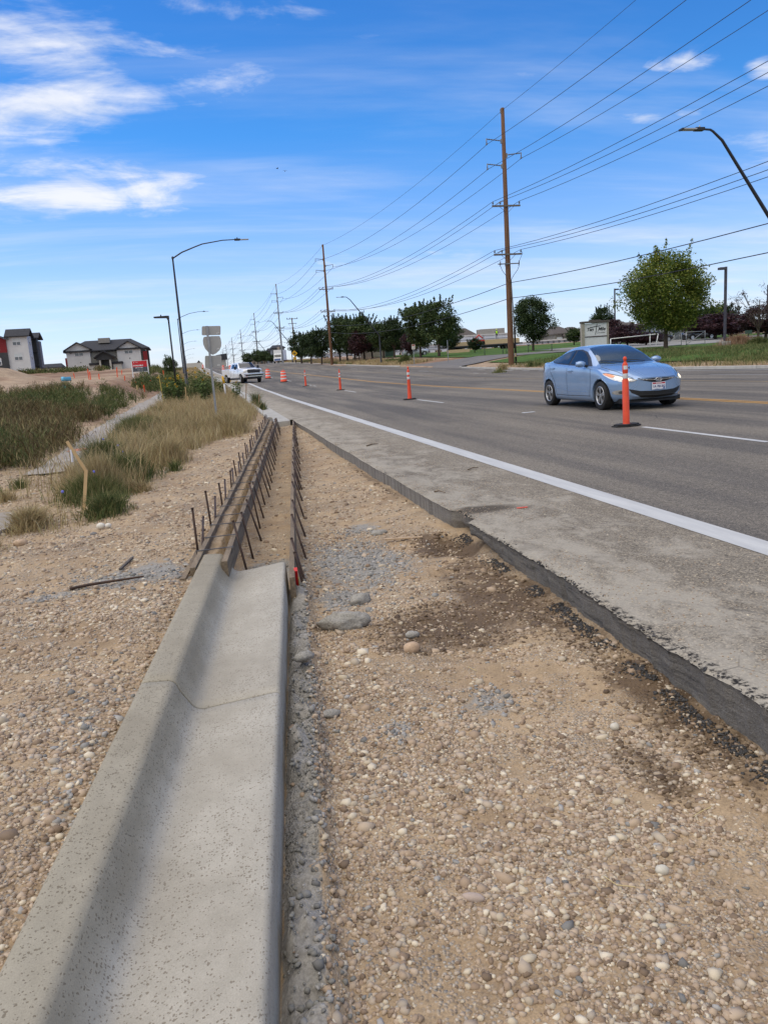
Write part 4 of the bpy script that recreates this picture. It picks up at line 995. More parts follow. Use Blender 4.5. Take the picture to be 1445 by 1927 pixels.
H = at(317.5, 594, 45).z-p.z; mb = MB(); mb.bar((0, 0, 0), (0, 0, H), .065, .06, n=4); mb.build('pole', black_metal, t)
mb = MB(); mb.prism([(.05, H-.01), (.05, H-.16), (0, H-.34), (-.10, H-.13), (-.75, H-.10), (-.78, H-.05), (-.75, H-.02), (-.1, H+.0)], -.12, .12, 'XZ'); mb.build('lamp_head', black_metal, t, bevel=.01)
mb = MB(); mb.bar((-.38, 0, H), (-.38, 0, H+.07), .03); mb.build('photocell', black_metal, t)
def slant_lamp(Y, xbase, zb_, H, label):
    t = thing('slanted_lamp', (xbase, Y, zb_), label, 'street lamp', 'slanted-arm lamps on the far side')
    h0 = H*.405
    mb = MB(); mb.lathe([(.17, 0), (.17, .5), (.12, .55), (.10, h0)], 12); mb.build('pole', black_metal, t)
    ex = -4.45; mb = MB(); mb.tube([(0, 0, h0-.05), (-.12, 0, h0+.25), (ex*.9, 0, H-.50), (ex*1.0, 0, H-.14), (ex*1.03, 0, H-.07), (ex*1.10, 0, H-.05)], [.10, .095, .06, .05, .048, .045], n=8); mb.build('slanted_arm', black_metal, t)
    mb = MB(); mb.box((ex*1.10-.22, 0, H-.05), (.42, .24, .13)); mb.build('lamp_head', black_metal, t, bevel=.02)
    mb = MB(); mb.box((ex*1.10-.72, 0, H-.055), (.62, .30, .05)); mb.build('led_panel', pm('lamp_grey', (.45, .46, .47)), t)
    mb = MB(); mb.box((ex*1.10-1.06, 0, H-.055), (.08, .30, .07)); mb.build('end_fitting', black_metal, t)
    mb = MB(); mb.bar((ex*1.10-.2, 0, H), (ex*1.10-.2, 0, H+.10), .03); mb.build('photocell', pm('lamp_grey', (.45, .46, .47)), t)
    return t
slant_lamp(31.5, 26.3, .35, at(1300, 241, 31.5).z-.35, 'nearest slanted black lamp, entering from the right edge')
p = base_for(717.5, 114); slant_lamp(114, p.x, p.z, at(650, 558, 114).z-p.z, 'slanted black lamp in front of the row of trees on the dirt bank')
p = base_for(550, 197); slant_lamp(197, at(549, 660, 197).x, float(zr(197))+.1, at(515, 604, 197).z-float(zr(197)), 'slanted black lamp beside the third power pole')
slant_lamp(280, at(502, 670, 280).x, float(zr(280)), at(475, 630, 280).z-float(zr(280)), 'farthest slanted black lamp by the grey townhouses')

# utility poles
M_PWOOD = pm('pole_wood', (.175, .090, .048), (.10, .054, .032), rough=.9, scale=3, sxyz=(9, 9, .35), bump=.7, bscale=12, fine=.2, fscale=30, bdist=.02)
M_PWOOD_TOP = pm('crossarm_wood', (.19, .17, .15), (.12, .105, .09), rough=.9, scale=5)
M_PSTEEL = pm('pole_steel', (.25, .26, .27), (.19, .195, .20), rough=.6, scale=2, metal=.2)
M_INS = pm('insulator_grey', (.16, .17, .19), (.11, .12, .135), rough=.35, scale=10)
M_CABLE = pm('cable', (.018, .018, .02), rough=.6)
ATT = {}     # conductor attachment points per pole
def level_px(Y, px, py): return at(px, py, Y)
def trans_pole(idx, base, top_z, wood, label, group, detail=True):
    t = thing('utility_pole', base, label, 'utility pole', group)
    H = top_z-base.z; mat = M_PWOOD if wood else M_PSTEEL
    r0, r1 = (.27, .15) if wood else (.26, .13)
    mb = MB(); mb.lathe([(r0, -.1), (r0*.97, H*.1), (r1, H-.02), (r1*.8, H), (0, H+.01)], 14); mb.build('shaft', mat, t)
    f = lambda k: H*k
    att = [(0.0, f(.992))]
    mb = MB(); mb.box((-r1-.03, 0, H-.25), (.06, .12, .34)); mb.build('top_bracket', M_PSTEEL, t)
    for (s, k) in ((-1, .878), (1, .825), (-1, .785)):
        z = f(k); mb = MB(); r = r1+(r0-r1)*(1-k)
        mb.box((s*(r+.05), 0, z-.02), (.12, .16, .34)); mb.build('arm_bracket', M_PSTEEL, t)
        prof = []
        for i in range(13):
            prof.append((.032 if i % 2 else .062, r+.10+i*.105))
        mb = MB(); n0 = len(mb.v)
        for i in range(12):
            a = prof[i]; b_ = prof[i+1]; mb.bar((s*a[1], 0, z+.02+.012*i), (s*b_[1], 0, z+.02+.012*(i+1)), a[0], b_[0], n=8, caps=False)
        mb.build('post_insulator', M_INS, t)
        e = r+.10+12*.105; mb = MB(); mb.bar((s*e, 0, z+.20), (s*e, 0, z-.22), .045, n=8); mb.box((s*e, 0, z-.24), (.10, .22, .10)); mb.build('line_clamp', M_PSTEEL, t)
        att.append((s*e, z-.28))
    for k in (.632, .445):
        z = f(k); mb = MB(); mb.box((-.05, -.20, z), (2.55, .12, .14)); mb.build('crossarm', M_PWOOD_TOP, t, bevel=.01)
        for s in (-1, 1):
            mb = MB(); mb.bar((s*.62, -.2, z-.07), (s*.16, -.2, z-.48), .02, n=6); mb.build('arm_brace', M_PSTEEL, t)
        for x in (-1.25, -.58, 1.15):
            mb = MB(); mb.lathe([(.02, z+.07), (.02, z+.16), (.085, z+.17), (.05, z+.22), (.085, z+.24), (.05, z+.30), (.06, z+.34), (.0, z+.36)], 10, c=(x, -.2, 0)); mb.build('pin_insulator', M_INS, t); att.append((x, z+.36))
        mb = MB(); mb.bar((-.95, -.2, z+.12), (-.58, -.2, z+.32), .03, n=6); mb.bar((-.58, -.2, z+.32), (-.22, -.2, z+.40), .03, n=6); mb.build('support_rod', M_PSTEEL, t)
    # lower cut-out arm with drop leads
    z = f(.408); mb = MB(); mb.box((-.02, -.24, z), (1.95, .09, .09)); mb.build('cutout_arm', M_PSTEEL, t)
    for x in (-.80, -.32, .92):
        mb = MB(); mb.lathe([(.03, -.16), (.06, -.10), (.03, -.04), (.06, .02), (.03, .08), (.06, .14), (.02, .2)], 8, c=(x, -.30, z+.03)); mb.bar((x-.09, -.34, z-.22), (x-.02, -.32, z+.22), .018, n=6); mb.build('cutout', M_INS, t)
    for x, q in ((-.80, -.32), (.92, .22)):
        mb = MB(); mb.tube([(x, -.3, z-.18), (x*.82, -.3, z-.55), (x*.45, -.3, z-.95), (q*.8, -.3, z-1.30), (q*.6, -.28, z-1.6)], .022, n=5); mb.build('drop_lead', M_CABLE, t)
    mb = MB(); mb.tube([(1.15, -.2, f(.445)+.34), (1.3, -.24, f(.445)+.05), (1.05, -.28, z+.4), (.95, -.3, z+.2)], .018, n=5); mb.build('drop_lead', M_CABLE, t)
    att.append((0.0, f(.333))); att.append((0.0, f(.272)))
    ATT[idx] = [(base.x+a, base.y-.2, base.z+b_) for a, b_ in att]
    return t
PX = {1: (962, 940, 203), 2: (625, 607, 460), 3: (531, 521, 534), 4: (487, 478, 589), 5: (458.5, 453, 620), 6: (441, 437, 635), 7: (429, 426, 649), 8: (422, 419.5, 657)}
BASES = {}
for k in range(0, 9):
    Y = -9+75*k
    if k == 0: base = Vector((26.2, -9, .4)); top = 22.4
    else:
        top = at(PX[k][1], PX[k][2], Y).z; base = onground(PX[k][0], Y)
        if k >= 2: base.z = float(gz(base.x, Y))
        tx = at(PX[k][1], PX[k][2], Y).x; base.x = .5*(base.x+tx) if k > 2 else base.x
    BASES[k] = (base, top)
names = {0: 'brown wooden power pole standing behind the camera', 1: 'tallest brown wooden power pole, with a grey conduit, left of the round dark tree', 2: 'second brown wooden power pole in front of the dark row of trees', 3: 'nearest grey steel power pole, right of the townhouses', 4: 'second grey steel power pole above the white pickup', 5: 'third grey steel power pole left of the pickup roof', 6: 'fourth grey steel power pole up the hill', 7: 'fifth grey steel power pole up the hill', 8: 'farthest grey steel power pole on the skyline'}
for k in range(0, 9):
    b0, tp = BASES[k]
    if k == 0:
        H = tp-b0.z; ATT[0] = [(b0.x+a, b0.y, b0.z+H*z) for a, z in ((0, .992), (-1.5, .865), (1.5, .812), (-1.5, .772), (-1.25, .648), (-.58, .648), (1.15, .648), (-1.25, .461), (-.58, .461), (1.15, .461), (0, .333), (0, .272))]
        continue
    t = trans_pole(k, b0, tp, k < 3, names[k], 'wooden power poles' if k < 3 else 'steel power poles')
    if k == 1:
        mb = MB(); mb.bar((.36, -.12, 3.2), (.20, -.12, (tp-b0.z)*.345), .055, .05, n=8); mb.build('grey_conduit', M_PSTEEL, t)
        mb = MB(); mb.bar((.40, -.12, 0), (.36, -.12, 3.3), .09, n=8); mb.build('black_guard', rubber, t)
        mb = MB(); mb.box((.30, -.30, .9), (.10, .04, .30)); mb.build('marker_tag', pm('tag_yellow', (.6, .5, .3), rough=.6), t)
wl = ['shield wire on the pole tops', 'upper left transmission wire', 'right transmission wire', 'lower left transmission wire', 'left wire of the upper crossarms', 'middle wire of the upper crossarms', 'right wire of the upper crossarms', 'left wire of the lower crossarms', 'middle wire of the lower crossarms', 'right wire of the lower crossarms', 'upper telephone cable below the crossarms', 'lower telephone cable below the crossarms']
for w in range(12):
    mb = MB(); pts = []; rad = []
    sag = [1.2, 1.6, 1.7, 1.6, 1.7, 1.9, 1.7, 1.8, 2.0, 1.8, 1.3, 1.3][w]
    for k in range(0, 8):
        a, b_ = Vector(ATT[k][w]), Vector(ATT[k+1][w]); n = 16 if k < 3 else 8
        for i in range(n):
            s = i/n; p = a.lerp(b_, s); p.z -= 4*sag*(1-.05*k)*s*(1-s)*(.8 if k == 0 else 1); pts.append(p)
    pts.append(Vector(ATT[8][w]))
    base_r = .011 if w == 0 else (.015 if w < 10 else .022)
    rad = [base_r*(1+max(0, p.y)/260) for p in pts]
    mb.tube(pts, rad, n=5); tag(mb.build('power_line', M_CABLE), 'long dark cable strung between the poles, the '+wl[w], 'power line', 'cables strung along the power poles')
# short wooden pole with a wide crossarm
b0 = onground(556, 185); tp = at(550.5, 598, 185).z
t = thing('utility_pole', Vector((at(553, 640, 185).x, 185, b0.z)), 'short thin wooden pole with a wide crossarm left of the dark trees', 'utility pole'); H = tp-b0.z
mb = MB(); mb.bar((0, 0, 0), (0, 0, H), .17, .12, n=10); mb.build('shaft', M_PWOOD, t)
mb = MB(); mb.box((0, -.15, H-.25), (2.6, .12, .14)); mb.build('crossarm', M_PWOOD_TOP, t)
mb = MB(); mb.box((0, -.15, H-1.3), (2.0, .10, .12)); mb.build('crossarm', M_PWOOD_TOP, t)
for s in (-1, 1):
    mb = MB(); mb.bar((s*1.0, -.15, H-1.3), (0, -.15, H-2.6), .02, n=5); mb.build('arm_brace', M_PSTEEL, t)
for x in (-1.2, -.5, 1.2):
    mb = MB(); mb.lathe([(.03, H-.2), (.08, H-.1), (.04, H), (.07, H+.06), (0, H+.1)], 8, c=(x, -.15, 0)); mb.build('pin_insulator', M_INS, t)
mb = MB(); mb.bar((.3, -.2, 3), (.3, -.2, H-2.6), .05, n=6); mb.build('conduit', M_PSTEEL, t)
# the route sign seen from behind
p = base_for(409.5, 21.43); t = thing('route_sign', p, 'back of a highway route sign: three grey panels on one post', 'sign')
Ys = 21.43; tpz = at(398, 613, Ys).z-p.z
mb = MB(); mb.box((0, -.03, tpz/2+.0), (.058, .05, tpz+.0)); mb.build('post', galv, t)
M_SIGNB = pm('sign_back', (.37, .365, .35), (.32, .315, .30), rough=.45, metal=.35, scale=2)
def px2l(px, py): q = at(px, py, Ys); return (q.x-p.x, q.z-p.z)
def panel(name, corners, holes=0, arcs=None):
    mb = MB(); poly = [px2l(*c) for c in corners]; mb.prism(poly, .0, .004, 'XZ'); return mb.build(name, M_SIGNB, t)
def rrect(x0, y0, x1, y1, r=2.2):
    sh = 0.068
    pts = []
    for (cx, cy, a0) in ((x1-r, y0+r, -90), (x1-r, y1-r, 0), (x0+r, y1-r, 90), (x0+r, y0+r, 180)):
        for k in range(4): a = R_(a0+30*k); pts.append((cx+r*math.cos(a), cy+r*math.sin(a)-(cx-398)*sh*.35))
    return pts
panel('upper_panel', rrect(380, 613.5, 415.5, 630.8))
sh = [(384, 634.0), (399, 632.5), (413.5, 632.3), (415.6, 637), (417, 645), (416.6, 652), (413.5, 659), (407, 665), (400.5, 668), (393, 663.5), (386.5, 656.5), (382.8, 648), (382, 641), (382.6, 637)]
panel('shield_panel', sh)
panel('lower_panel', rrect(386, 669.3, 417.2, 691.8))
for (x, y) in ((410.5, 627), (410.5, 656.5), (412, 687)):
    a, b_ = px2l(x, y); mb = MB(); mb.box((a, -.004, b_), (.075, .004, .035)); mb.build('date_sticker', pm('sticker', (.62, .62, .60), (.25, .25, .25), rough=.5, scale=60, mixlo=.5, mixhi=.6), t)
# yellow marker post
p = base_for(425.5, 47); t = thing('marker_post', p, 'leaning white utility marker with a yellow cap in the roadside grass', 'marker')
c = at(421.5, 719, 47)-p; e = at(419, 708, 47)-p; mb = MB(); mb.bar((0, 0, 0), c, .045, n=8); mb.build('white_tube', white_paint, t); mb = MB(); mb.bar(c-(e-c)*.2, e, .075, .06, n=8); mb.build('yellow_cap', pm('yellow_cap', (.75, .42, .02), rough=.5), t)
# wooden stakes by the kerb
for (px, py, top, Y, lab) in ((487, 768, 742, 30.2, 'brown wooden stake by the existing kerb with a bent tip'), (463, 750, 722, 36.5, 'thin wooden stake farther along the existing kerb'), (352, 764, 728, 41, 'pale lath in the grass below the sunflowers'), (356, 772, 745, 38, 'second pale lath in the grass below the sunflowers')):
    b0 = onground(px, Y); tp = at(px-3 if px < 400 else px+.8, top, Y); lath(b0, tp, lab, (pm('stake_wood', (.33, .22, .13), (.25, .16, .09), rough=.9) if px > 400 else M_LATH, None), group='wooden stakes by the kerb')
# small sign posts on the far side
def small_sign(px, Y, top_py, panel_px, label, colr, pw, ph, diamond=False, facing=True):
    b0 = onground(px, Y); H = at(px, top_py, Y).z-b0.z
    t = thing('road_sign', b0, label, 'sign'); mb = MB(); mb.box((0, 0, H/2), (.07, .05, H)); mb.build('post', galv, t)
    return t, H
t, H = small_sign(779.5, 96, 648, 0, 'small white sign on a thin post at the tan dirt bank', None, 0, 0); mb = MB(); mb.box((0, -.04, H-.30), (.45, .01, .62)); mb.build('panel', pm('sign_pale', (.62, .58, .50), rough=.4), t)
mb = MB(); mb.box((0, -.047, H-.10), (.36, .004, .16)); mb.build('dark_legend', pm('sign_red_dark', (.35, .08, .05), rough=.5), t)
t, H = small_sign(843.5, 88, 640, 0, 'thin bare grey sign post on the lawn', None, 0, 0)
mb = MB(); mb.box((.0, .03, H-.35), (.04, .02, .6)); mb.build('panel_edge', galv, t)
t, H = small_sign(556, 160, 659, 0, 'yellow diamond crossroad warning sign with a speed plate below', None, 0, 0)
M_YS = pm('sign_yellow', (.75, .42, .02), (.70, .38, .02), rough=.4); r = .62
mb = MB(); mb.prism([(0, H-.62-r), (r, H-.62), (0, H-.62+r), (-r, H-.62)], -.05, -.04, 'XZ'); mb.build('diamond_panel', M_YS, t)
mb = MB(); mb.box((0, -.054, H-.62), (.12, .006, .62)); mb.box((0, -.058, H-.62), (.62, .006, .12)); mb.build('cross_symbol', black_metal, t)
mb = MB(); mb.box((0, -.045, H-1.62), (.62, .01, .55)); mb.build('speed_plate', M_YS, t)
def lettering(txt, loc, size, mat, parent, rot=(PI/2, 0, 0), name='lettering', align='CENTER', shear=0.0, ext=.002, sx=1.0, bold=0.0):
    cu = bpy.data.curves.new(name, 'FONT'); cu.body = txt; cu.size = size; cu.align_x = align; cu.align_y = 'CENTER'; cu.extrude = ext; cu.shear = shear; cu.offset = bold; cu.resolution_u = 3
    tmp = bpy.data.objects.new('tmp', cu); col.objects.link(tmp); bpy.context.view_layer.update()
    me = bpy.data.meshes.new_from_object(tmp.evaluated_get(bpy.context.evaluated_depsgraph_get())); bpy.data.objects.remove(tmp); me.materials.clear()
    o = link(name, me, mat, parent); o.location = loc; o.rotation_euler = rot; o.scale = (sx, 1, 1); return o
lettering('25', (0, -.052, H-1.62), .42, black_metal, t)
# ================================================================== VEHICLES
def pchip(x, y, q):
    x = np.asarray(x, float); y = np.asarray(y, float); h = np.diff(x); d = np.diff(y)/h; m = np.zeros(len(x))
    m[0], m[-1] = d[0], d[-1]
    for i in range(1, len(x)-1):
        if d[i-1]*d[i] > 0:
            w1 = 2*h[i]+h[i-1]; w2 = h[i]+2*h[i-1]; m[i] = (w1+w2)/(w1/d[i-1]+w2/d[i])
    q = np.clip(q, x[0], x[-1]); k = np.clip(np.searchsorted(x, q)-1, 0, len(x)-2); t = (q-x[k])/h[k]
    return (2*t**3-3*t**2+1)*y[k]+(t**3-2*t**2+t)*h[k]*m[k]+(-2*t**3+3*t**2)*y[k+1]+(t**3-t**2)*h[k]*m[k+1]
def tab(s, q):
    a = [tuple(map(float, p.split(':'))) for p in s.split()]; return pchip([p[0] for p in a], [p[1] for p in a], np.asarray(q, float))
def loft_body(spec, res=.018, K=7):
    """local axes: x across, y = distance from the nose (towards the tail), z up"""
    L = spec['L']; n = int(L/res); s = np.linspace(0, 1, n)
    t = L*(.5-.5*np.cos(PI*s))*.55+L*s*.45                       # denser at both ends
    cps = []
    for (w, z) in spec['sec']:
        cps.append((tab(w, t) if isinstance(w, str) else np.full(n, float(w)), tab(z, t) if isinstance(z, str) else np.full(n, float(z))))
    P = np.array([[c[0], c[1]] for c in cps])                    # k,2,n
    k = len(P); out = []
    sharp = spec.get('sharp', ())
    for i in range(k-1):
        p0 = P[max(i-1, 0)] if i not in sharp else P[i]; p1, p2 = P[i], P[i+1]; p3 = P[min(i+2, k-1)] if (i+1) not in sharp else P[i+1]
        m = K if i > 0 else 3
        for j in range(m):
            u = j/m; out.append(.5*((2*p1)+(-p0+p2)*u+(2*p0-5*p1+4*p2-p3)*u*u+(-p0+3*p1-3*p2+p3)*u**3))
    out.append(P[-1]); S = np.array(out)                         # m,2,n
    m = S.shape[0]
    half = [(S[i, 0], S[i, 1]) for i in range(m)]
    X = np.stack([h[0] for h in half]+[-h[0] for h in reversed(half[1:-1])], 1)   # n, ring
    Z = np.stack([h[1] for h in half]+[h[1] for h in reversed(half[1:-1])], 1)
    T = np.repeat(t[:, None], X.shape[1], 1)
    # plan curvature of nose and tail
    W_ = spec['W']; nf, nr = spec['nose'], spec['tail']
    a = (np.abs(X)/W_); T = T+nf*a**3.0*np.clip(1-T/1.1, 0, 1)**1.2-nr*a**3.0*np.clip(1-(L-T)/.9, 0, 1)**1.2
    # wheel arches
    for (tw, zw, r) in spec['wheels']:
        dt, dz = T-tw, Z-zw; d = np.sqrt(dt*dt+dz*dz)+1e-6
        msk = (np.abs(X) > W_*.62) & (d < r)
        Z = np.where(msk & (Z < zw+np.sqrt(np.maximum(r*r-dt*dt, 0))), zw+np.sqrt(np.maximum(r*r-dt*dt, 0)), Z)
    n, m = X.shape
    V = np.stack([X, T, Z], -1).reshape(-1, 3)
    i = np.arange(n-1)[:, None]*m+np.arange(m)[None, :]; j = np.arange(n-1)[:, None]*m+(np.arange(m)[None, :]+1) % m
    F = np.stack([i, j, j+m, i+m], -1).reshape(-1, 4).tolist()
    V = V.tolist()
    # end caps: strips between mirrored points with lateral subdivisions
    h = S.shape[0]; NS = 14
    for end in (0, n-1):
        rows = []
        for q in range(h):
            a = V[end*m+q]; xw = a[0]; row = []
            for kk in range(NS+1):
                u = kk/NS
                if kk == 0: row.append(end*m+q)
                elif kk == NS: row.append(end*m+(m-q) % m if 0 < q < h-1 else end*m+q)
                else:
                    x = xw*(1-2*u); tt = t[0] if end == 0 else t[-1]; aa = abs(x)/W_
                    tt = tt+nf*aa**3 if end == 0 else tt-nr*aa**3
                    V.append([x, tt, a[2]]); row.append(len(V)-1)
            rows.append(row)
        for q in range(h-1):
            for kk in range(NS):
                f = [rows[q][kk], rows[q][kk+1], rows[q+1][kk+1], rows[q+1][kk]]
                f = list(dict.fromkeys(f))
                if len(f) >= 3: F.append(f if end == 0 else f[::-1])
    return V, F
def make_shell(name, V, F, mat, parent):
    me = bpy.data.meshes.new(name); me.from_pydata(V, [], F); me.update()
    bm = bmesh.new(); bm.from_mesh(me); bmesh.ops.remove_doubles(bm, verts=bm.verts, dist=2e-4); bmesh.ops.dissolve_degenerate(bm, edges=bm.edges, dist=1e-4); bmesh.ops.recalc_face_normals(bm, faces=bm.faces); bm.to_mesh(me)
    bvh = BVHTree.FromBMesh(bm); bm.free()
    return link(name, me, mat, parent, smooth=True), bvh
def inpoly(p, poly):
    c = False; n = len(poly); x, y = p
    for i in range(n):
        x1, y1 = poly[i]; x2, y2 = poly[i-1]
        if (y1 > y) != (y2 > y) and x < (x2-x1)*(y-y1)/(y2-y1)+x1: c = not c
    return c
def smooth_poly(pts, n=5):
    out = []; k = len(pts)
    for i in range(k):
        p0, p1, p2, p3 = [np.array(pts[(i+j) % k], float) for j in (-1, 0, 1, 2)]
        for j in range(n):
            u = j/n; out.append(tuple(.5*((2*p1)+(-p0+p2)*u+(2*p0-5*p1+4*p2-p3)*u*u+(-p0+3*p1-3*p2+p3)*u**3)))
    return out
def decal(name, poly, view, bvh, mat, parent, off=.003, step=.035, thick=0.0):
    """drape a polygon onto the body. view: 'L'/'R' side (y,z), 'F' front (x,z), 'B' back (x,z), 'T' top (x,y)"""
    # resample the outline
    bd = []
    for i in range(len(poly)):
        a, b_ = np.array(poly[i]), np.array(poly[(i+1) % len(poly)]); k = max(1, int(np.linalg.norm(b_-a)/step))
        for j in range(k): bd.append(tuple(a+(b_-a)*j/k))
    xs = [p[0] for p in bd]; ys = [p[1] for p in bd]; pts = list(bd)
    x = min(xs)+step*.5
    while x < max(xs):
        y = min(ys)+step*.5
        while y < max(ys):
            if inpoly((x, y), bd) and min((x-p[0])**2+(y-p[1])**2 for p in bd) > (step*.45)**2: pts.append((x, y))
            y += step
        x += step
    nb = len(bd)
    res = delaunay_2d_cdt([Vector(p) for p in pts], [(i, (i+1) % nb) for i in range(nb)], [list(range(nb))], 1, 1e-5)
    v2, fs = res[0], res[2]
    D = {'L': (Vector((-5, 0, 0)), Vector((1, 0, 0))), 'R': (Vector((5, 0, 0)), Vector((-1, 0, 0))), 'F': (Vector((0, -3, 0)), Vector((0, 1, 0))), 'B': (Vector((0, 12, 0)), Vector((0, -1, 0))), 'T': (Vector((0, 0, 5)), Vector((0, 0, -1)))}[view]
    V = []; last = None; ok = []
    for p in v2:
        q = {'L': Vector((0, p[0], p[1])), 'R': Vector((0, p[0], p[1])), 'F': Vector((p[0], 0, p[1])), 'B': Vector((p[0], 0, p[1])), 'T': Vector((p[0], p[1], 0))}[view]
        o = q+D[0]; hit, nor, _, _ = bvh.ray_cast(o, D[1])
        if hit is None:
            hit, nor, _, _ = bvh.find_nearest(q+(Vector((.0, 0, 0)) if view not in 'LR' else D[0]*.16))
        if nor.dot(D[1]) > 0: nor = -nor
        V.append(hit+nor*off)
    me = bpy.data.meshes.new(name); me.from_pydata(V, [], [tuple(f) for f in fs]); me.update()
    bm = bmesh.new(); bm.from_mesh(me); bmesh.ops.recalc_face_normals(bm, faces=bm.faces)
    # make sure it faces outwards
    s = sum((f.normal.dot(-D[1]))*f.calc_area() for f in bm.faces)
    if s < 0: bmesh.ops.reverse_faces(bm, faces=bm.faces)
    bm.to_mesh(me); bm.free()
    return link(name, me, mat, parent, smooth=True)
def strip_poly(pts, w):
    """thin ribbon round a polyline in 2d"""
    L_, R2 = [], []
    for i, p in enumerate(pts):
        a = np.array(pts[max(i-1, 0)], float); b_ = np.array(pts[min(i+1, len(pts)-1)], float); d = b_-a; d /= np.linalg.norm(d)+1e-9; nrm = np.array([-d[1], d[0]])
        L_.append(tuple(np.array(p)+nrm*w/2)); R2.append(tuple(np.array(p)-nrm*w/2))
    return L_+R2[::-1]
def mirror(poly): return [(-x, z) for x, z in poly][::-1]
def make_wheel(root, x, y, z, r, w, rim_mat, spokes=5, name='wheel', steer=0.0, double=True):
    s = 1 if x > 0 else -1
    wh = MB(); wh.lathe([(r*.62, -w*.45), (r*.93, -w*.5), (r*.985, -w*.42), (r, -w*.25), (r, w*.25), (r*.985, w*.42), (r*.93, w*.5), (r*.66, w*.47), (r*.62, w*.2)], 36, axis='X')
    o = wh.build(name, rubber, root); o.location = (x, y, z); o.rotation_euler = (0, 0, steer)
    rr = r*.66; d = w*.44*s
    mb = MB(); mb.lathe([(rr, d), (rr*.97, d*1.08), (rr*.90, d*1.0), (rr*.88, d*.45), (rr*.5, d*.2), (0, d*.2)], 36, axis='X'); mb.build('rim', pm('rim_dark', (.035, .035, .037), rough=.5, metal=.5), o)
    mb = MB(); mb.lathe([(rr*1.0, d*1.02), (rr*.985, d*1.12), (rr*.90, d*1.06), (rr*.88, d*.8)], 36, axis='X')
    mb.build('rim_lip', rim_mat, o)
    mb = MB(); mb.lathe([(rr*.24, d*.3), (rr*.24, d*.92), (rr*.15, d*1.0), (0, d*1.0)], 18, axis='X'); mb.build('hub', rim_mat, o)
    for k in range(spokes):
        a = 2*PI*k/spokes+PI/2; mb = MB()
        for da in ((-.13, .13) if double else (0,)):
            c0, s0 = math.cos(a+da*.6), math.sin(a+da*.6); c1, s1 = math.cos(a+da), math.sin(a+da)
            wd = rr*(.075 if double else .15)
            p0 = Vector((0, c0*rr*.16, s0*rr*.16)); p1 = Vector((0, c1*rr*.93, s1*rr*.93)); t_ = Vector((0, -s1, c1))
            vs = []
            for (p, ww) in ((p0, wd*.9), (p1, wd*1.35)):
                for (qa, qx) in ((-1, .84), (1, .84), (1, 1.02), (-1, 1.02)): vs.append(p+t_*ww*qa+Vector((d*qx, 0, 0)))
            mb.add(vs, [(0, 1, 2, 3), (7, 6, 5, 4), (0, 4, 5, 1), (1, 5, 6, 2), (2, 6, 7, 3), (3, 7, 4, 0)])
        mb.build('spoke', rim_mat, o)
    return o
def car_paint(name, c, flake=.3):
    if name in MATS: return MATS[name]
    m, nt, L, b = node_mat(name); g = NT(nt); tc = _n(nt, 'ShaderNodeTexCoord').outputs['Object']
    cc = g.mix(1.0, c, g.ramp(g.noise(tc, 3, 5, .6), [(.3, (.93, .93, .93)), (.7, (1.05, 1.05, 1.05))]), 'MULTIPLY')
    # road dust low on the panels
    px = _n(nt, 'ShaderNodeSeparateXYZ'); L(tc, px.inputs[0]); lo = g.map(px.outputs[2], .75, .15)
    cc = g.mix(g.m('MULTIPLY', g.m('MULTIPLY', lo, g.map(g.noise(tc, 12, 5, .7), .35, .7)), .35), cc, (.30, .27, .22))
    L(cc, b.inputs['Base Color']); b.inputs['Metallic'].default_value = flake; b.inputs['Roughness'].default_value = .26
    b.inputs['Coat Weight'].default_value = .9; b.inputs['Coat Roughness'].default_value = .05; MATS[name] = m; return m
M_SILV = pm('bright_alloy', (.50, .50, .50), (.42, .42, .42), rough=.3, metal=.8, scale=10)
M_CHROME = pm('chrome', (.75, .76, .78), (.70, .71, .72), rough=.12, metal=1.0)
M_SEAM = pm('panel_gap', (.02, .025, .035), rough=.7)
M_BLK = pm('black_trim', (.010, .010, .011), (.016, .016, .017), rough=.35, spec=.5)
M_MESHG = pm('grille_black', (.006, .006, .006), (.014, .014, .014), rough=.6, scale=60, bump=.5)
M_LAMPG = pm('lamp_clear', (.62, .60, .55), (.42, .41, .38), rough=.08, metal=.55, scale=14, coat=1.0)
M_AMB = pm('lamp_amber', (.80, .28, .10), (.62, .20, .07), rough=.15, coat=1.0, scale=12)
M_TAIL = pm('tail_red', (.30, .01, .012), (.20, .006, .01), rough=.12, coat=1.0)
M_GLOW = pm('headlight_glow', (.95, .85, .62), rough=.3, emit=(1.0, .82, .55, .7))
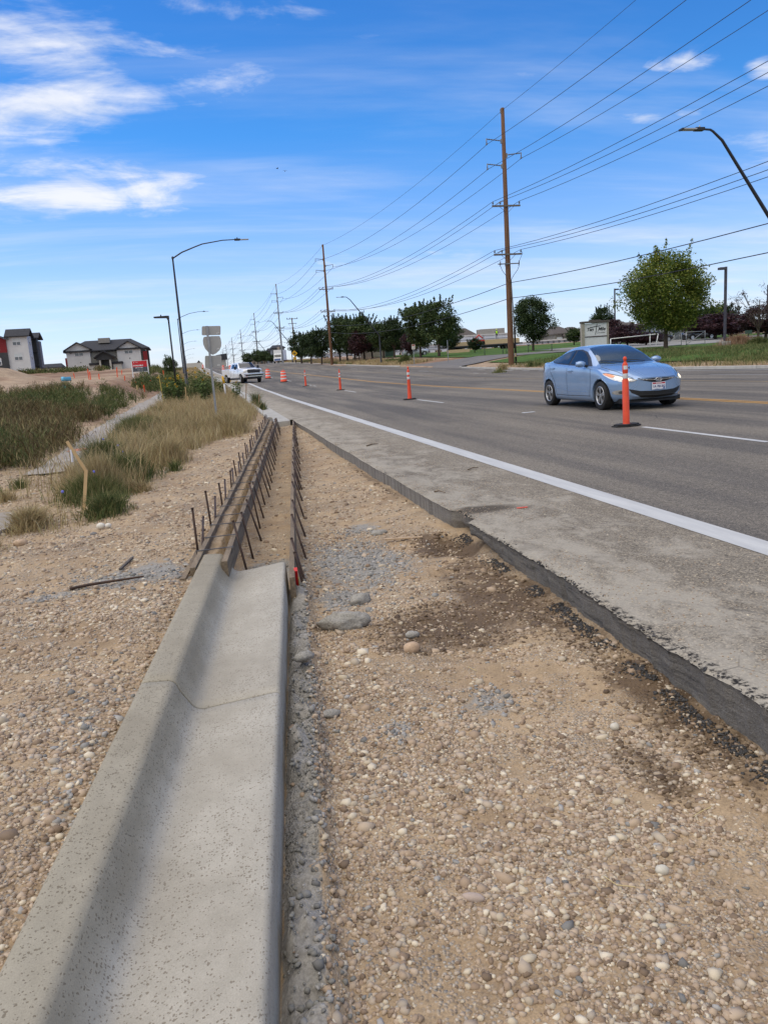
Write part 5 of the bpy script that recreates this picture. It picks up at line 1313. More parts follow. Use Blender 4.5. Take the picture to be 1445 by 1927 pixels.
def blue_car():
    root = thing('parked_car', (0, 0, 0), 'light blue sedan with its headlights on driving towards the camera', 'car'); root.name = 'blue_sedan'
    P = car_paint('paint_blue', (.225, .345, .53), .30)
    spec = dict(L=4.53, W=.885, nose=.50, tail=.30, wheels=[(.90, .315, .365), (3.60, .315, .365)], sharp=(1,), sec=[
        (0.0, '0:.30 .3:.19 .8:.17 3.7:.17 4.2:.22 4.53:.36'),
        ('0:.50 .15:.62 .5:.76 1:.80 3.6:.80 4.2:.70 4.53:.52', '0:.29 .12:.21 .4:.18 .8:.17 3.7:.17 4.2:.23 4.53:.37'),
        ('0:.62 .08:.72 .3:.82 .7:.865 1.4:.868 3.2:.868 3.9:.85 4.3:.76 4.53:.60', '0:.36 .15:.31 .5:.28 1:.27 3.7:.28 4.2:.36 4.53:.46'),
        ('0:.66 .08:.76 .3:.85 .7:.885 1.5:.882 3.0:.885 3.8:.875 4.3:.78 4.53:.64', '0:.50 .3:.52 1:.55 3:.62 4:.68 4.53:.70'),
        ('0:.66 .08:.74 .3:.82 .7:.865 1.2:.865 2:.868 3.2:.86 3.9:.82 4.3:.72 4.53:.60', '0:.60 .15:.66 .5:.76 1:.865 1.5:.90 2.2:.93 3.2:.99 3.9:1.04 4.3:1.03 4.53:.95'),
        ('0:.60 .1:.66 .4:.72 1:.755 1.2:.78 1.6:.80 2.2:.80 3:.79 3.6:.74 4:.68 4.4:.58 4.53:.52', '0:.63 .15:.70 .5:.82 1:.905 1.3:.935 2:.965 3:1.02 3.6:1.065 4:1.075 4.3:1.06 4.53:.98'),
        ('0:.52 .1:.56 .5:.62 1:.66 1.25:.67 1.7:.61 2.2:.56 2.9:.555 3.3:.56 3.8:.60 4.2:.58 4.53:.46', '0:.645 .15:.72 .5:.85 1:.935 1.22:.965 1.7:1.20 2.2:1.345 2.6:1.37 3.1:1.325 3.6:1.19 4.0:1.095 4.3:1.07 4.53:.99'),
        ('0:.30 .1:.32 .5:.34 1.2:.36 2:.34 3:.34 3.8:.36 4.53:.28', '0:.66 .15:.735 .5:.868 1:.955 1.22:.985 1.7:1.245 2.2:1.40 2.6:1.425 3.1:1.385 3.6:1.24 4.0:1.11 4.3:1.08 4.53:1.0'),
        (0.0, '0:.665 .15:.74 .5:.875 1:.962 1.22:.992 1.7:1.258 2.2:1.412 2.6:1.437 3.1:1.398 3.6:1.25 4.0:1.115 4.3:1.085 4.53:1.0')])
    V, F = loft_body(spec); body, bvh = make_shell('body', V, F, P, root)
    # glass
    ws = [(-.66, 1.30), (-.35, 1.235), (0, 1.215), (.35, 1.235), (.66, 1.30), (.575, 1.78), (.515, 2.06), (.27, 2.115), (0, 2.13), (-.27, 2.115), (-.515, 2.06), (-.575, 1.78)]
    M_WS = pm('windshield_glass', (.035, .050, .048), (.055, .070, .066), rough=.04, spec=.9, coat=1.0, scale=2)
    decal('windshield', ws, 'T', bvh, M_WS, root, off=.004, step=.06)
    decal('rear_window', [(-.60, 3.95), (0, 4.0), (.60, 3.95), (.53, 3.28), (0, 3.22), (-.53, 3.28)], 'T', bvh, glass_dark, root, off=.004, step=.08)
    for s in 'LR':
        sx = -1 if s == 'L' else 1
        surround = [(1.42, .955), (2.0, .972), (2.6, .998), (3.2, 1.03), (3.55, 1.062), (3.72, 1.10), (3.62, 1.145), (3.35, 1.235), (3.0, 1.305), (2.65, 1.345), (2.3, 1.345), (2.0, 1.285), (1.7, 1.145)]
        decal('window_surround', surround, s, bvh, M_BLK, root, off=.003, step=.07)
        decal('front_window', [(1.62, .985), (2.0, .995), (2.52, 1.018), (2.47, 1.318), (2.3, 1.318), (2.06, 1.26), (1.80, 1.135)], s, bvh, glass_dark, root, off=.007, step=.07)
        decal('rear_side_window', [(2.62, 1.022), (3.2, 1.053), (3.50, 1.078), (3.60, 1.105), (3.35, 1.205), (3.0, 1.275), (2.72, 1.312), (2.57, 1.318)], s, bvh, glass_dark, root, off=.007, step=.07)
        for pl in ([(1.36, .90), (1.33, .60), (1.40, .27)], [(2.56, .99), (2.54, .60), (2.52, .26)], [(3.62, 1.06), (3.50, .86), (3.22, .60), (3.14, .27)], [(1.36, .30), (2.5, .29), (3.14, .30)]):
            decal('door_gap', strip_poly(pl, .011), s, bvh, M_SEAM, root, off=.0025, step=.05)
        decal('sill_crease', strip_poly([(1.5, .40), (2.3, .385), (3.1, .47), (3.2, .55)], .012), s, bvh, pm('paint_crease', (.24, .38, .62), rough=.3, metal=.4), root, off=.002, step=.06)
        for yy, zz in ((2.36, .865), (3.36, .93)):
            mb = MB(); hit = bvh.ray_cast(Vector((sx*5, yy, zz)), Vector((-sx, 0, 0)))[0]
            mb.box((hit.x+sx*.018, yy, zz), (.03, .20, .032)); mb.build('door_handle', P, root, bevel=.01)
        # mirror
        mr_ = thing('m', (0, 0, 0), None, None); bpy.data.objects.remove(mr_)
        bm = bmesh.new(); bmesh.ops.create_uvsphere(bm, u_segments=20, v_segments=12, radius=1)
        for v in bm.verts:
            v.co = Vector((v.co.x*.125, v.co.y*(.10 if v.co.y < 0 else .045), v.co.z*.075)); v.co += Vector((sx*.955, 1.66, 1.02))
        me = bpy.data.meshes.new('mirror'); bm.to_mesh(me); bm.free(); mo = link('mirror', me, P, root, smooth=True)
        mb = MB(); mb.bar((sx*.80, 1.64, .965), (sx*.90, 1.66, .985), .03, .02, n=8); mb.build('stalk', M_BLK, mo)
        mb = MB(); mb.box((sx*.955, 1.703, 1.02), (.19, .006, .11)); mb.build('mirror_glass', M_CHROME, mo, bevel=.002)
        # tail lamp wraps round
        decal('tail_lamp', smooth_poly([(4.06, .90), (4.20, .83), (4.34, .84), (4.36, .98), (4.22, 1.0)], 4), s, bvh, M_TAIL, root, off=.006, step=.04)
    # nose
    gr = smooth_poly([(-.44, .662), (-.22, .590), (0, .568), (.22, .590), (.44, .662), (.25, .668), (0, .668), (-.25, .668)], 4)
    g_ = decal('upper_grille', gr, 'F', bvh, M_MESHG, root, off=.005, step=.03)
    decal('chrome_bar', strip_poly([(-.40, .642), (-.2, .628), (0, .622), (.2, .628), (.40, .642)], .014), 'F', bvh, M_CHROME, root, off=.012, step=.03)
    lg = smooth_poly([(-.56, .405), (-.45, .375), (-.30, .285), (0, .265), (.30, .285), (.45, .375), (.56, .405), (.3, .355), (0, .345), (-.3, .355)], 3)
    lg = [(-.60, .455), (-.40, .405), (0, .385), (.40, .405), (.60, .455), (.55, .37), (.36, .265), (0, .245), (-.36, .265), (-.55, .37)]
    decal('lower_grille', lg, 'F', bvh, M_MESHG, root, off=.005, step=.03)
    for zz in (.31,):
        decal('grille_slat', strip_poly([(-.42, zz+.012), (0, zz-.006), (.42, zz+.012)], .010), 'F', bvh, pm('slat_black', (.03, .03, .03), rough=.4), root, off=.014, step=.04)
    decal('front_lip', [(-.62, .232), (0, .215), (.62, .232), (.60, .205), (0, .19), (-.60, .205)], 'F', bvh, M_BLK, root, off=.004, step=.04)
    # the swept shield crease round the plate
    for sgn in (1, -1):
        f = (lambda q: q) if sgn == 1 else mirror
        hl = smooth_poly([(.455, .635), (.56, .600), (.70, .610), (.805, .665), (.862, .765), (.850, .800), (.80, .790), (.70, .745), (.60, .690), (.50, .655)], 3)
        decal('headlight', f(hl), 'F', bvh, M_LAMPG, root, off=.006, step=.025)
        decal('headlight_rim', f(strip_poly([(.50, .652), (.60, .690), (.70, .745), (.80, .790), (.855, .80)], .012)), 'F', bvh, M_BLK, root, off=.009, step=.03)
        decal('turn_lens', f(smooth_poly([(.745, .735), (.80, .705), (.855, .77), (.845, .792), (.80, .782)], 3)), 'F', bvh, M_AMB, root, off=.010, step=.02)
        c = [(.625+.050*math.cos(a), .655+.040*math.sin(a)) for a in np.linspace(0, 2*PI, 15)[:-1]]
        decal('low_beam', f(c), 'F', bvh, M_GLOW, root, off=.014, step=.02)
        c = [(.735+.034*math.cos(a), .685+.036*math.sin(a)) for a in np.linspace(0, 2*PI, 13)[:-1]]
        decal('side_bulb', f(c), 'F', bvh, M_CHROME, root, off=.014, step=.02)
        fg = smooth_poly([(.60, .43), (.68, .445), (.79, .42), (.80, .36), (.72, .335), (.64, .365)], 3)
        fo = decal('fog_lamp_bezel', f(fg), 'F', bvh, M_LAMPG, root, off=.004, step=.025)
        c = [(.70+.036*math.cos(a), .388+.032*math.sin(a)) for a in np.linspace(0, 2*PI, 13)[:-1]]
        decal('fog_lamp', f(c), 'F', bvh, pm('lamp_dark', (.16, .16, .16), rough=.1, metal=.6), root, off=.010, step=.02)
        decal('bumper_crease', f(strip_poly([(.44, .61), (.47, .52), (.55, .46), (.63, .40)], .008)), 'F', bvh, pm('paint_crease', (.24, .38, .62)), root, off=.002, step=.03)
        decal('hood_gap', strip_poly([(sgn*.50, .14), (sgn*.60, .34), (sgn*.70, .70), (sgn*.735, 1.12)], .009), 'T', bvh, M_SEAM, root, off=.0025, step=.05)
        decal('hood_crease', strip_poly([(sgn*.26, .12), (sgn*.36, .5), (sgn*.47, 1.05)], .016), 'T', bvh, pm('paint_crease', (.24, .38, .62)), root, off=.0015, step=.06)
    # maker's badge: slanted H in an ellipse
    bd = MB(); ey, ez = [], []
    yb = bvh.ray_cast(Vector((0, -3, .625)), Vector((0, 1, 0)))[0].y-.022
    ring = [Vector((.072*math.cos(a), yb, .625+.038*math.sin(a))) for a in np.linspace(0, 2*PI, 25)]; bd.tube(ring, .0062, n=6)
    em = bd.build('badge', M_CHROME, root)
    bd = MB(); bd.prism([(-.036, .600), (-.024, .600), (-.014, .618), (.010, .622), (.014, .652), (.002, .650), (-.002, .634), (-.018, .630), (-.012, .650), (-.026, .650)], yb-.006, yb+.004, 'XZ'); 
    bd = MB()
    for x0, sl in ((-.030, .018), (.012, .018)): bd.prism([(x0, .597), (x0+.017, .597), (x0+sl+.017, .653), (x0+sl, .653)], yb-.007, yb+.004, 'XZ')
    bd.prism([(-.012, .615), (.025, .624), (.025, .638), (-.008, .628)], yb-.006, yb+.003, 'XZ'); o = bd.build('badge_letter', M_CHROME, em)
    # licence plate
    yp = bvh.ray_cast(Vector((0, -3, .49)), Vector((0, 1, 0)))[0].y-.02
    pl = MB(); pl.box((0, yp, .49), (.31, .010, .155)); plate = pl.build('licence_plate', pm('plate_white', (.78, .78, .80), (.70, .71, .76), rough=.4, scale=8), root, bevel=.002)
    mb = MB(); mb.prism([(-.145, .530), (.145, .530), (.145, .560), (-.145, .560)], yp-.0075, yp-.0055, 'XZ'); mb.build('red_band', pm('plate_red', (.50, .03, .05), rough=.4), plate)
    mb = MB(); mb.prism([(-.145, .418), (-.04, .430), (.04, .420), (.145, .432), (.145, .420), (.145, .417), (-.145, .417)][:5]+[(.145, .417), (-.145, .417)], yp-.0075, yp-.0055, 'XZ'); mb.build('blue_band', pm('plate_blue', (.10, .18, .40), rough=.4), plate)
    lettering('IDAHO', (0, yp-.0085, .545), .032, white_paint, plate, sx=1.4, bold=.0006)
    lettering('1A 7013G', (0, yp-.0085, .478), .070, pm('plate_ink', (.04, .06, .22), rough=.5), plate, sx=.98, bold=.0010)
    mb = MB(); mb.prism([(.10, .425), (.135, .425), (.135, .455), (.10, .455)], yp-.0085, yp-.0065, 'XZ'); mb.build('sticker', pm('plate_blue', (.10, .18, .40)), plate)
    # wipers, wheel arch liners, wheels, underbody, interior hints
    for a_, b_ in (((-.10, 1.235), (-.60, 1.40)), ((.42, 1.25), (-.02, 1.34))):
        pa = bvh.ray_cast(Vector((*a_, 5)), Vector((0, 0, -1)))[0]; pb = bvh.ray_cast(Vector((*b_, 5)), Vector((0, 0, -1)))[0]
        mb = MB(); mb.tube([pa+Vector((0, -.01, .02)), (pa+pb)/2+Vector((0, -.01, .028)), pb+Vector((0, -.01, .018))], .009, n=5); mb.build('wiper', M_BLK, root)
    mb = MB(); mb.box((0, 2.25, .20), (1.42, 3.9, .10)); mb.build('underbody', M_BLK, root)
    for y_ in (.90, 3.60):
        for sx in (-1, 1):
            mb = MB(); mb.lathe([(.362, -.26), (.362, .0), (.36, .11)], 28, c=(sx*.70, y_, .315), axis='X') if False else mb.lathe([(.0, -.20), (.366, -.20), (.366, .13)], 30, c=(sx*.70, y_, .315), axis='X') if sx > 0 else mb.lathe([(.366, -.13), (.366, .20), (.0, .20)], 30, c=(sx*.70, y_, .315), axis='X')
            ln = mb.build('wheel_arch', M_BLK, root)
            me = ln.data; bm = bmesh.new(); bm.from_mesh(me); bmesh.ops.delete(bm, geom=[v for v in bm.verts if v.co.z < .20], context='VERTS'); bm.to_mesh(me); bm.free()
            make_wheel(root, sx*.775, y_, .315, .315, .215, M_SILV, steer=(-.05 if y_ < 2 else 0))
    ant = MB(); ant.bar((0, 3.35, 1.36), (0, 3.5, 1.40), .03, .008, n=6); ant.build('roof_fin', P, root)
    return root
car = blue_car()
fl = W(1132, 771.5); rl = W(1038, 763)
car.location = (fl.x+.86, fl.y-.90, 0); car.rotation_euler = (0, 0, 0); car.scale = (1.02, 1.02, 1.02)

def pickup():
    root = thing('white_pickup', (0, 0, 0), 'white crew-cab pickup turning out of the driveway onto the road', 'pickup truck')
    P = car_paint('paint_white', (.74, .75, .76), .05)
    sp = dict(L=3.75, W=.98, nose=.22, tail=.0, wheels=[(1.0, .42, .50)], sharp=(1, 6), sec=[
        (0.0, '0:.62 .2:.50 1:.48 3.75:.48'),
        ('0:.80 .2:.88 1:.90 3.75:.90', '0:.62 .2:.52 1:.48 3.75:.48'),
        ('0:.88 .2:.95 .8:.975 3.75:.965', '0:.70 1:.58 3.75:.58'),
        ('0:.90 .2:.97 .8:.99 3.75:.975', '0:.88 3.75:.86'),
        ('0:.90 .2:.96 .8:.97 1.6:.945 3.75:.955', '0:1.08 .5:1.14 1.5:1.18 3.75:1.24'),
        ('0:.84 .15:.88 .8:.88 1.3:.88 1.6:.90 3.75:.90', '0:1.16 .15:1.24 1.2:1.33 1.6:1.34 3.75:1.36'),
        ('0:.74 .2:.78 1:.80 1.4:.82 1.9:.74 2.2:.70 3.4:.70 3.75:.72', '0:1.19 .15:1.28 1.2:1.37 1.45:1.40 1.9:1.76 2.15:1.88 3.3:1.90 3.68:1.86 3.75:1.80'),
        ('0:.40 1.4:.44 2:.40 3.75:.40', '0:1.21 .15:1.31 1.2:1.41 1.45:1.44 1.9:1.80 2.15:1.935 3.3:1.95 3.68:1.91 3.75:1.84'),
        (0.0, '0:1.21 .15:1.32 1.2:1.42 1.45:1.45 1.9:1.81 2.15:1.94 3.3:1.96 3.68:1.92 3.75:1.85')])
    V, F = loft_body(sp, res=.04, K=5); body, bvh = make_shell('cab', V, F, P, root)
    decal('windshield', [(-.80, 1.50), (0, 1.45), (.80, 1.50), (.66, 2.10), (0, 2.14), (-.66, 2.10)], 'T', bvh, glass_dark, root, off=.006, step=.12)
    for s in 'LR':
        sx = -1 if s == 'L' else 1
        decal('front_window', [(1.85, 1.40), (2.62, 1.41), (2.60, 1.80), (2.18, 1.80), (1.98, 1.66)], s, bvh, glass_dark, root, off=.006, step=.1)
        decal('rear_side_window', [(2.72, 1.41), (3.45, 1.42), (3.42, 1.80), (2.70, 1.81)], s, bvh, glass_dark, root, off=.006, step=.1)
        for pl in ([(1.66, 1.36), (1.62, .62)], [(2.67, 1.40), (2.65, .62)], [(3.55, 1.40), (3.5, .62)]): decal('door_gap', strip_poly(pl, .016), s, bvh, M_SEAM, root, off=.004, step=.1)
        for yy in (2.50, 3.40):
            mb = MB(); mb.box((sx*.985, yy, 1.16), (.03, .20, .04)); mb.build('door_handle', P, root)
        mb = MB(); mb.box((sx*1.16, 1.72, 1.46), (.20, .10, .30)); mo = mb.build('mirror', M_BLK, root, bevel=.03); mb = MB(); mb.bar((sx*.9, 1.72, 1.40), (sx*1.1, 1.72, 1.42), .03); mb.build('stalk', M_BLK, mo)
        mb = MB(); mb.box((sx*.93, 2.5, .46), (.16, 2.2, .06)); mb.build('side_step', dkgrey, root)
    # cargo bed
    mb = MB(); mb.box((0, 4.80, 1.0), (1.95, 2.02, .78)); b_ = mb.build('cargo_bed', P, root, bevel=.05)
    bm = bmesh.new(); bm.from_mesh(b_.data); bm.free()
    mb = MB(); mb.box((0, 4.80, 1.394), (1.62, 1.86, .006)); mb.build('bed_opening', M_BLK, b_)
    for sx in (-1, 1):
        mb = MB(); mb.lathe([(0, 0), (.50, 0)], 24, c=(sx*.978, 4.72, .42), axis='X'); o = mb.build('wheel_arch', M_BLK, root)
        mb = MB(); mb.lathe([(0, -.004), (.50, -.004)], 24, c=(sx*.995, 1.0, .42), axis='X')
    mb = MB(); mb.box((0, 5.86, .62), (1.9, .14, .20)); mb.build('rear_bumper', M_CHROME, root, bevel=.03)
    mb = MB(); mb.box((0, 3.0, .46), (1.5, 5.2, .22)); mb.build('chassis', M_BLK, root)
    decal('grille', [(-.60, .93), (.60, .93), (.66, 1.16), (.58, 1.24), (-.58, 1.24), (-.66, 1.16)], 'F', bvh, M_MESHG, root, off=.02, step=.08)
    mb = MB(); mb.box((0, -.05, 1.09), (1.16, .03, .045)); mb.build('grille_bar', pm('grille_grey', (.10, .10, .11), rough=.4), root)
    for zz in (1.0, 1.18):
        mb = MB(); mb.box((0, -.04, zz), (1.10, .02, .02)); mb.build('grille_bar', pm('grille_grey', (.10, .10, .11)), root)
    for sx in (-1, 1):
        f = (lambda q: q) if sx == 1 else mirror
        decal('headlight', f([(.68, 1.0), (.93, 1.0), (.93, 1.17), (.68, 1.19)]), 'F', bvh, M_LAMPG, root, off=.015, step=.06)
        mb = MB(); mb.box((sx*.74, -.075, .70), (.26, .03, .10)); mb.build('fog_lamp', M_BLK, root)
    mb = MB(); mb.box((0, 0, .82), (1.96, .24, .13)); mb.box((0, .03, .62), (1.90, .22, .16)); bp = mb.build('front_bumper', M_CHROME, root, bevel=.04)
    mb = MB(); mb.box((0, -.10, .72), (1.20, .06, .10)); mb.build('bumper_slot', M_MESHG, bp)
    mb = MB(); mb.box((0, -.06, .50), (1.4, .08, .10)); mb.build('air_dam', M_BLK, root)
    for y_ in (1.0, 4.72):
        for sx in (-1, 1): make_wheel(root, sx*.88, y_, .42, .42, .27, M_SILV, spokes=8, double=False, steer=(-.25 if y_ < 2 else 0))
    mb = MB(); mb.box((-.45, .95, 1.40), (.22, .16, .03)) if False else mb.bar((.0, 2.6, 1.95), (0, 2.64, 2.02), .04, n=6); mb.build('roof_marker', M_BLK, root)
    return root
pk = pickup()
pf = road_at(472.5, 75.0); pf2 = at(472.5, 717, 75)
ha = R_(20)
pk.rotation_euler = (0, 0, ha)
# put the middle of the front axle at pf
off = Matrix.Rotation(ha, 3, 'Z') @ Vector((0, 1.0, 0)); pk.location = (pf.x-off.x, pf.y-off.y, float(zr(74))+.01)

def simple_car(name, loc, rz, label, paint, kind='suv', group=None, lowres=True):
    root = thing(name, loc, label, 'car' if kind != 'van' else 'van', group, rz=rz)
    L, H, Wd = {'suv': (4.6, 1.72, .92), 'sedan': (4.6, 1.42, .90), 'van': (5.3, 2.3, 1.0), 'pickup': (5.6, 1.8, .98)}[kind]
    q = H/1.72
    if kind == 'pickup': top = '0:.9 .1:1.02 1.4:1.10 1.9:1.66 2.2:1.78 3.3:1.78 3.6:1.15 5.6:1.12'
    elif kind == 'van': top = '0:.9 .1:1.1 .7:1.25 1.3:1.95 1.8:2.28 5.0:2.3 5.3:2.1'
    elif kind == 'sedan': top = '0:.70 .1:.82 1.2:.95 2.0:1.36 2.6:1.42 3.2:1.36 3.9:1.08 4.5:1.02 4.6:.9'
    else: top = '0:.82 .1:.98 1.2:1.10 1.8:1.62 2.4:1.72 3.9:1.68 4.4:1.25 4.6:1.05'
    belt = {'sedan': '0:.62 1.2:.88 4.6:.95', 'van': '0:.8 1.2:1.15 5.3:1.2', 'pickup': '0:.8 1.4:1.05 5.6:1.10', 'suv': '0:.75 1.2:1.02 4.6:1.08'}[kind]
    rail = ' '.join('%s:%.3f' % (p.split(':')[0], float(p.split(':')[1])-.07) for p in top.split())
    sp = dict(L=L, W=Wd, nose=.25, tail=.15, wheels=[(.9, .34, .40), (L-.95, .34, .40)], sharp=(1,), sec=[
        (0.0, .25), (Wd*.9, .25), (Wd*.97, .36), (Wd, .62), (Wd*.97, belt), ('0:%.2f %.2f:%.2f' % (Wd*.85, L, Wd*.85), belt), ('0:%.2f 1.2:%.2f 2:%.2f %.2f:%.2f' % (Wd*.8, Wd*.82, Wd*.70, L, Wd*.70), rail), (0.0, top)])
    V, F = loft_body(sp, res=.12, K=3); b_, bvh = make_shell('body', V, F, paint, root)
    z0 = tab(belt, [2.2])[0]+.08; z1 = tab(top, [2.6])[0]-.14; ye = {'sedan': 3.5, 'van': 2.4, 'pickup': 3.2, 'suv': 4.0}[kind]
    for s in 'LR': decal('side_window', [(1.75, z0), (ye, z0+.02), (ye-.2, z1), (2.15, z1)], s, bvh, glass_dark, root, off=.012, step=.25)
    decal('windshield', [(-Wd*.72, 1.35), (Wd*.72, 1.35), (Wd*.62, 1.85), (-Wd*.62, 1.85)], 'T', bvh, glass_dark, root, off=.012, step=.2)
    if kind in ('suv', 'sedan'): decal('rear_window', [(-Wd*.6, L-.62), (Wd*.6, L-.62), (Wd*.6, L-.32), (-Wd*.6, L-.32)], 'T', bvh, glass_dark, root, off=.012, step=.2)
    for y_ in (.9, L-.95):
        for sx in (-1, 1):
            mb = MB(); mb.lathe([(0, -.11), (.34, -.11), (.34, .11), (0, .11)], 16, c=(sx*(Wd-.10), y_, .34), axis='X'); w = mb.build('wheel', rubber, root)
            mb = MB(); mb.lathe([(0, .115*sx), (.22, .115*sx)], 14, c=(sx*(Wd-.10), y_, .34), axis='X'); mb.build('rim', M_SILV, w)
    for sx in (-1, 1):
        mb = MB(); mb.box((sx*Wd*.72, .10, .72), (.3, .12, .14)); mb.build('headlight', M_LAMPG, root)
        mb = MB(); mb.box((sx*Wd*.76, L-.07, .95 if kind != 'sedan' else .85), (.2, .08, .26)); mb.build('tail_lamp', M_TAIL, root)
    return root
PSIL = car_paint('paint_silver', (.45, .46, .48), .6); PDK = car_paint('paint_dark', (.02, .022, .026), .3); PRED = car_paint('paint_red', (.20, .012, .018), .3); PBLU = car_paint('paint_navy', (.015, .05, .22), .4); PWH = car_paint('paint_white', (.74, .75, .76))
simple_car('parked_car', onground(806, 128), PI/2, 'silver SUV parked behind the two tall trees on the lawn', PSIL)
simple_car('parked_car', onground(672, 150), -.35, 'white car with dark windows parked behind the dark tree trunks', PWH)
simple_car('blue_truck', onground(925, 150)+Vector((2, 0, 0)), PI/2, 'dark blue truck parked behind the round dark tree', PBLU, 'pickup')
simple_car('red_car', Vector((road_at(545, 250).x, 250, float(zr(250)))), PI/2+.3, 'dark red car far up the road by the yellow diamond sign', PRED, 'sedan')
for i, (px, Y, lab, pt) in enumerate(((1262, 92, 'dark car parked under the carport, left one', PDK), (1283, 92, 'dark car parked under the carport, right one', PDK), (1205, 96, 'dark car behind the white gate', PDK), (1240, 99, 'grey car parked left of the carport', PSIL))):
    simple_car('parked_car', onground(px, Y), PI/2 if i != 1 else -PI/2, lab, pt, 'sedan' if i in (0, 3) else 'suv', group='cars parked by the church lot')
def box_truck(loc, rz, label):
    root = thing('box_truck', loc, label, 'truck', rz=rz)
    mb = MB(); mb.box((0, 5.4, 2.3), (2.5, 7.2, 2.9)); mb.build('cargo_box', white_paint, root, bevel=.04)
    mb = MB(); mb.prism([(0, .6), (0, 1.45), (.8, 1.6), (1.2, 2.5), (1.7, 2.75), (1.7, .6)], -1.1, 1.1, 'YZ'); cb = mb.build('cab', white_paint, root, bevel=.06)
    mb = MB(); mb.quad((-.95, .80, 1.68), (.95, .80, 1.68), (.95, 1.14, 2.42), (-.95, 1.14, 2.42)); mb.build('windshield', glass_dark, cb)
    mb = MB(); mb.box((0, -.03, 1.0), (1.7, .06, .5)); mb.build('grille', pm('truck_blue', (.10, .16, .35), rough=.4), cb)
    mb = MB(); mb.box((0, 4.5, .75), (1.0, 8.5, .3)); mb.build('chassis', M_BLK, root)
    for y in (1.0, 7.2):
        for sx in (-1, 1): mb = MB(); mb.lathe([(0, -.15), (.48, -.15), (.48, .15), (0, .15)], 16, c=(sx*1.0, y, .48), axis='X'); mb.build('wheel', rubber, root)
    return root
pt = road_at(523, 225); box_truck(Vector((pt.x, 225, float(zr(225)))), -.25, 'white box truck coming over the crest by the steel pole')
# flatbed trailer with lumber, a red lift and a worker on the building site
pt = onground(905, 135); fb = thing('flatbed_trailer', pt, 'long dark flatbed trailer parked behind the lawn', 'trailer')
mb = MB(); mb.box((0, 0, .90), (15.0, 2.4, .22)); mb.build('deck', dkgrey, fb)
mb = MB(); mb.box((0, 0, .70), (12.0, .8, .22)); mb.build('frame', M_BLK, fb)
for x in (-5.5, -4.3, 4.5, 5.7):
    for sy in (-1, 1): mb = MB(); mb.lathe([(0, -.14), (.45, -.14), (.45, .14), (0, .14)], 14, c=(0, 0, 0), axis='X'); w = mb.build('wheel', rubber, fb); w.location = (x, sy*.95, .45); w.rotation_euler = (0, 0, PI/2)
M_LUM = pm('lumber', (.62, .47, .28), (.52, .38, .22), rough=.85, scale=2, sxyz=(1, 1, 12))
for i, (x, w_, h, lab) in enumerate(((-3.6, 4.4, .60, 'left pale lumber stack on the flatbed trailer'), (3.8, 6.5, .75, 'right pale lumber stack on the flatbed trailer'))):
    mb = MB(); mb.box((pt.x+x, pt.y, pt.z+1.015+h/2), (w_, 1.8, h)); mb.box((pt.x+x, pt.y, pt.z+1.015+h+.04), (w_*.97, 1.7, .07)); tag(mb.build('lumber_stack', M_LUM), lab, 'lumber', 'lumber stacks on the flatbed')
l_ = onground(862, 128); mb = MB(); mb.box((l_.x, l_.y, l_.z+.3), (3.6, 1.6, .55)); tag(mb.build('lumber_stack', M_LUM), 'pale lumber stack on the ground left of the flatbed trailer', 'lumber')
rl_ = thing('boom_lift', pt+Vector((-.6, 0, 1.02)), 'small red lift machine standing on the flatbed', 'lift'); RD = pm('lift_red', (.55, .05, .03), (.42, .04, .03), rough=.5)
mb = MB(); mb.box((0, 0, .62), (2.2, 1.3, .55)); mb.build('body', RD, rl_, bevel=.05); mb = MB(); mb.bar((-.8, 0, .8), (.3, 0, 1.75), .13); mb.bar((.3, 0, 1.75), (1.0, 0, 1.15), .11); mb.build('boom', RD, rl_)
for x in (-.8, .8):
    for sy in (-1, 1): mb = MB(); mb.lathe([(0, -.1), (.33, -.1), (.33, .1), (0, .1)], 12, axis='X'); w = mb.build('wheel', rubber, rl_); w.location = (x, sy*.62, .33); w.rotation_euler = (0, 0, PI/2)
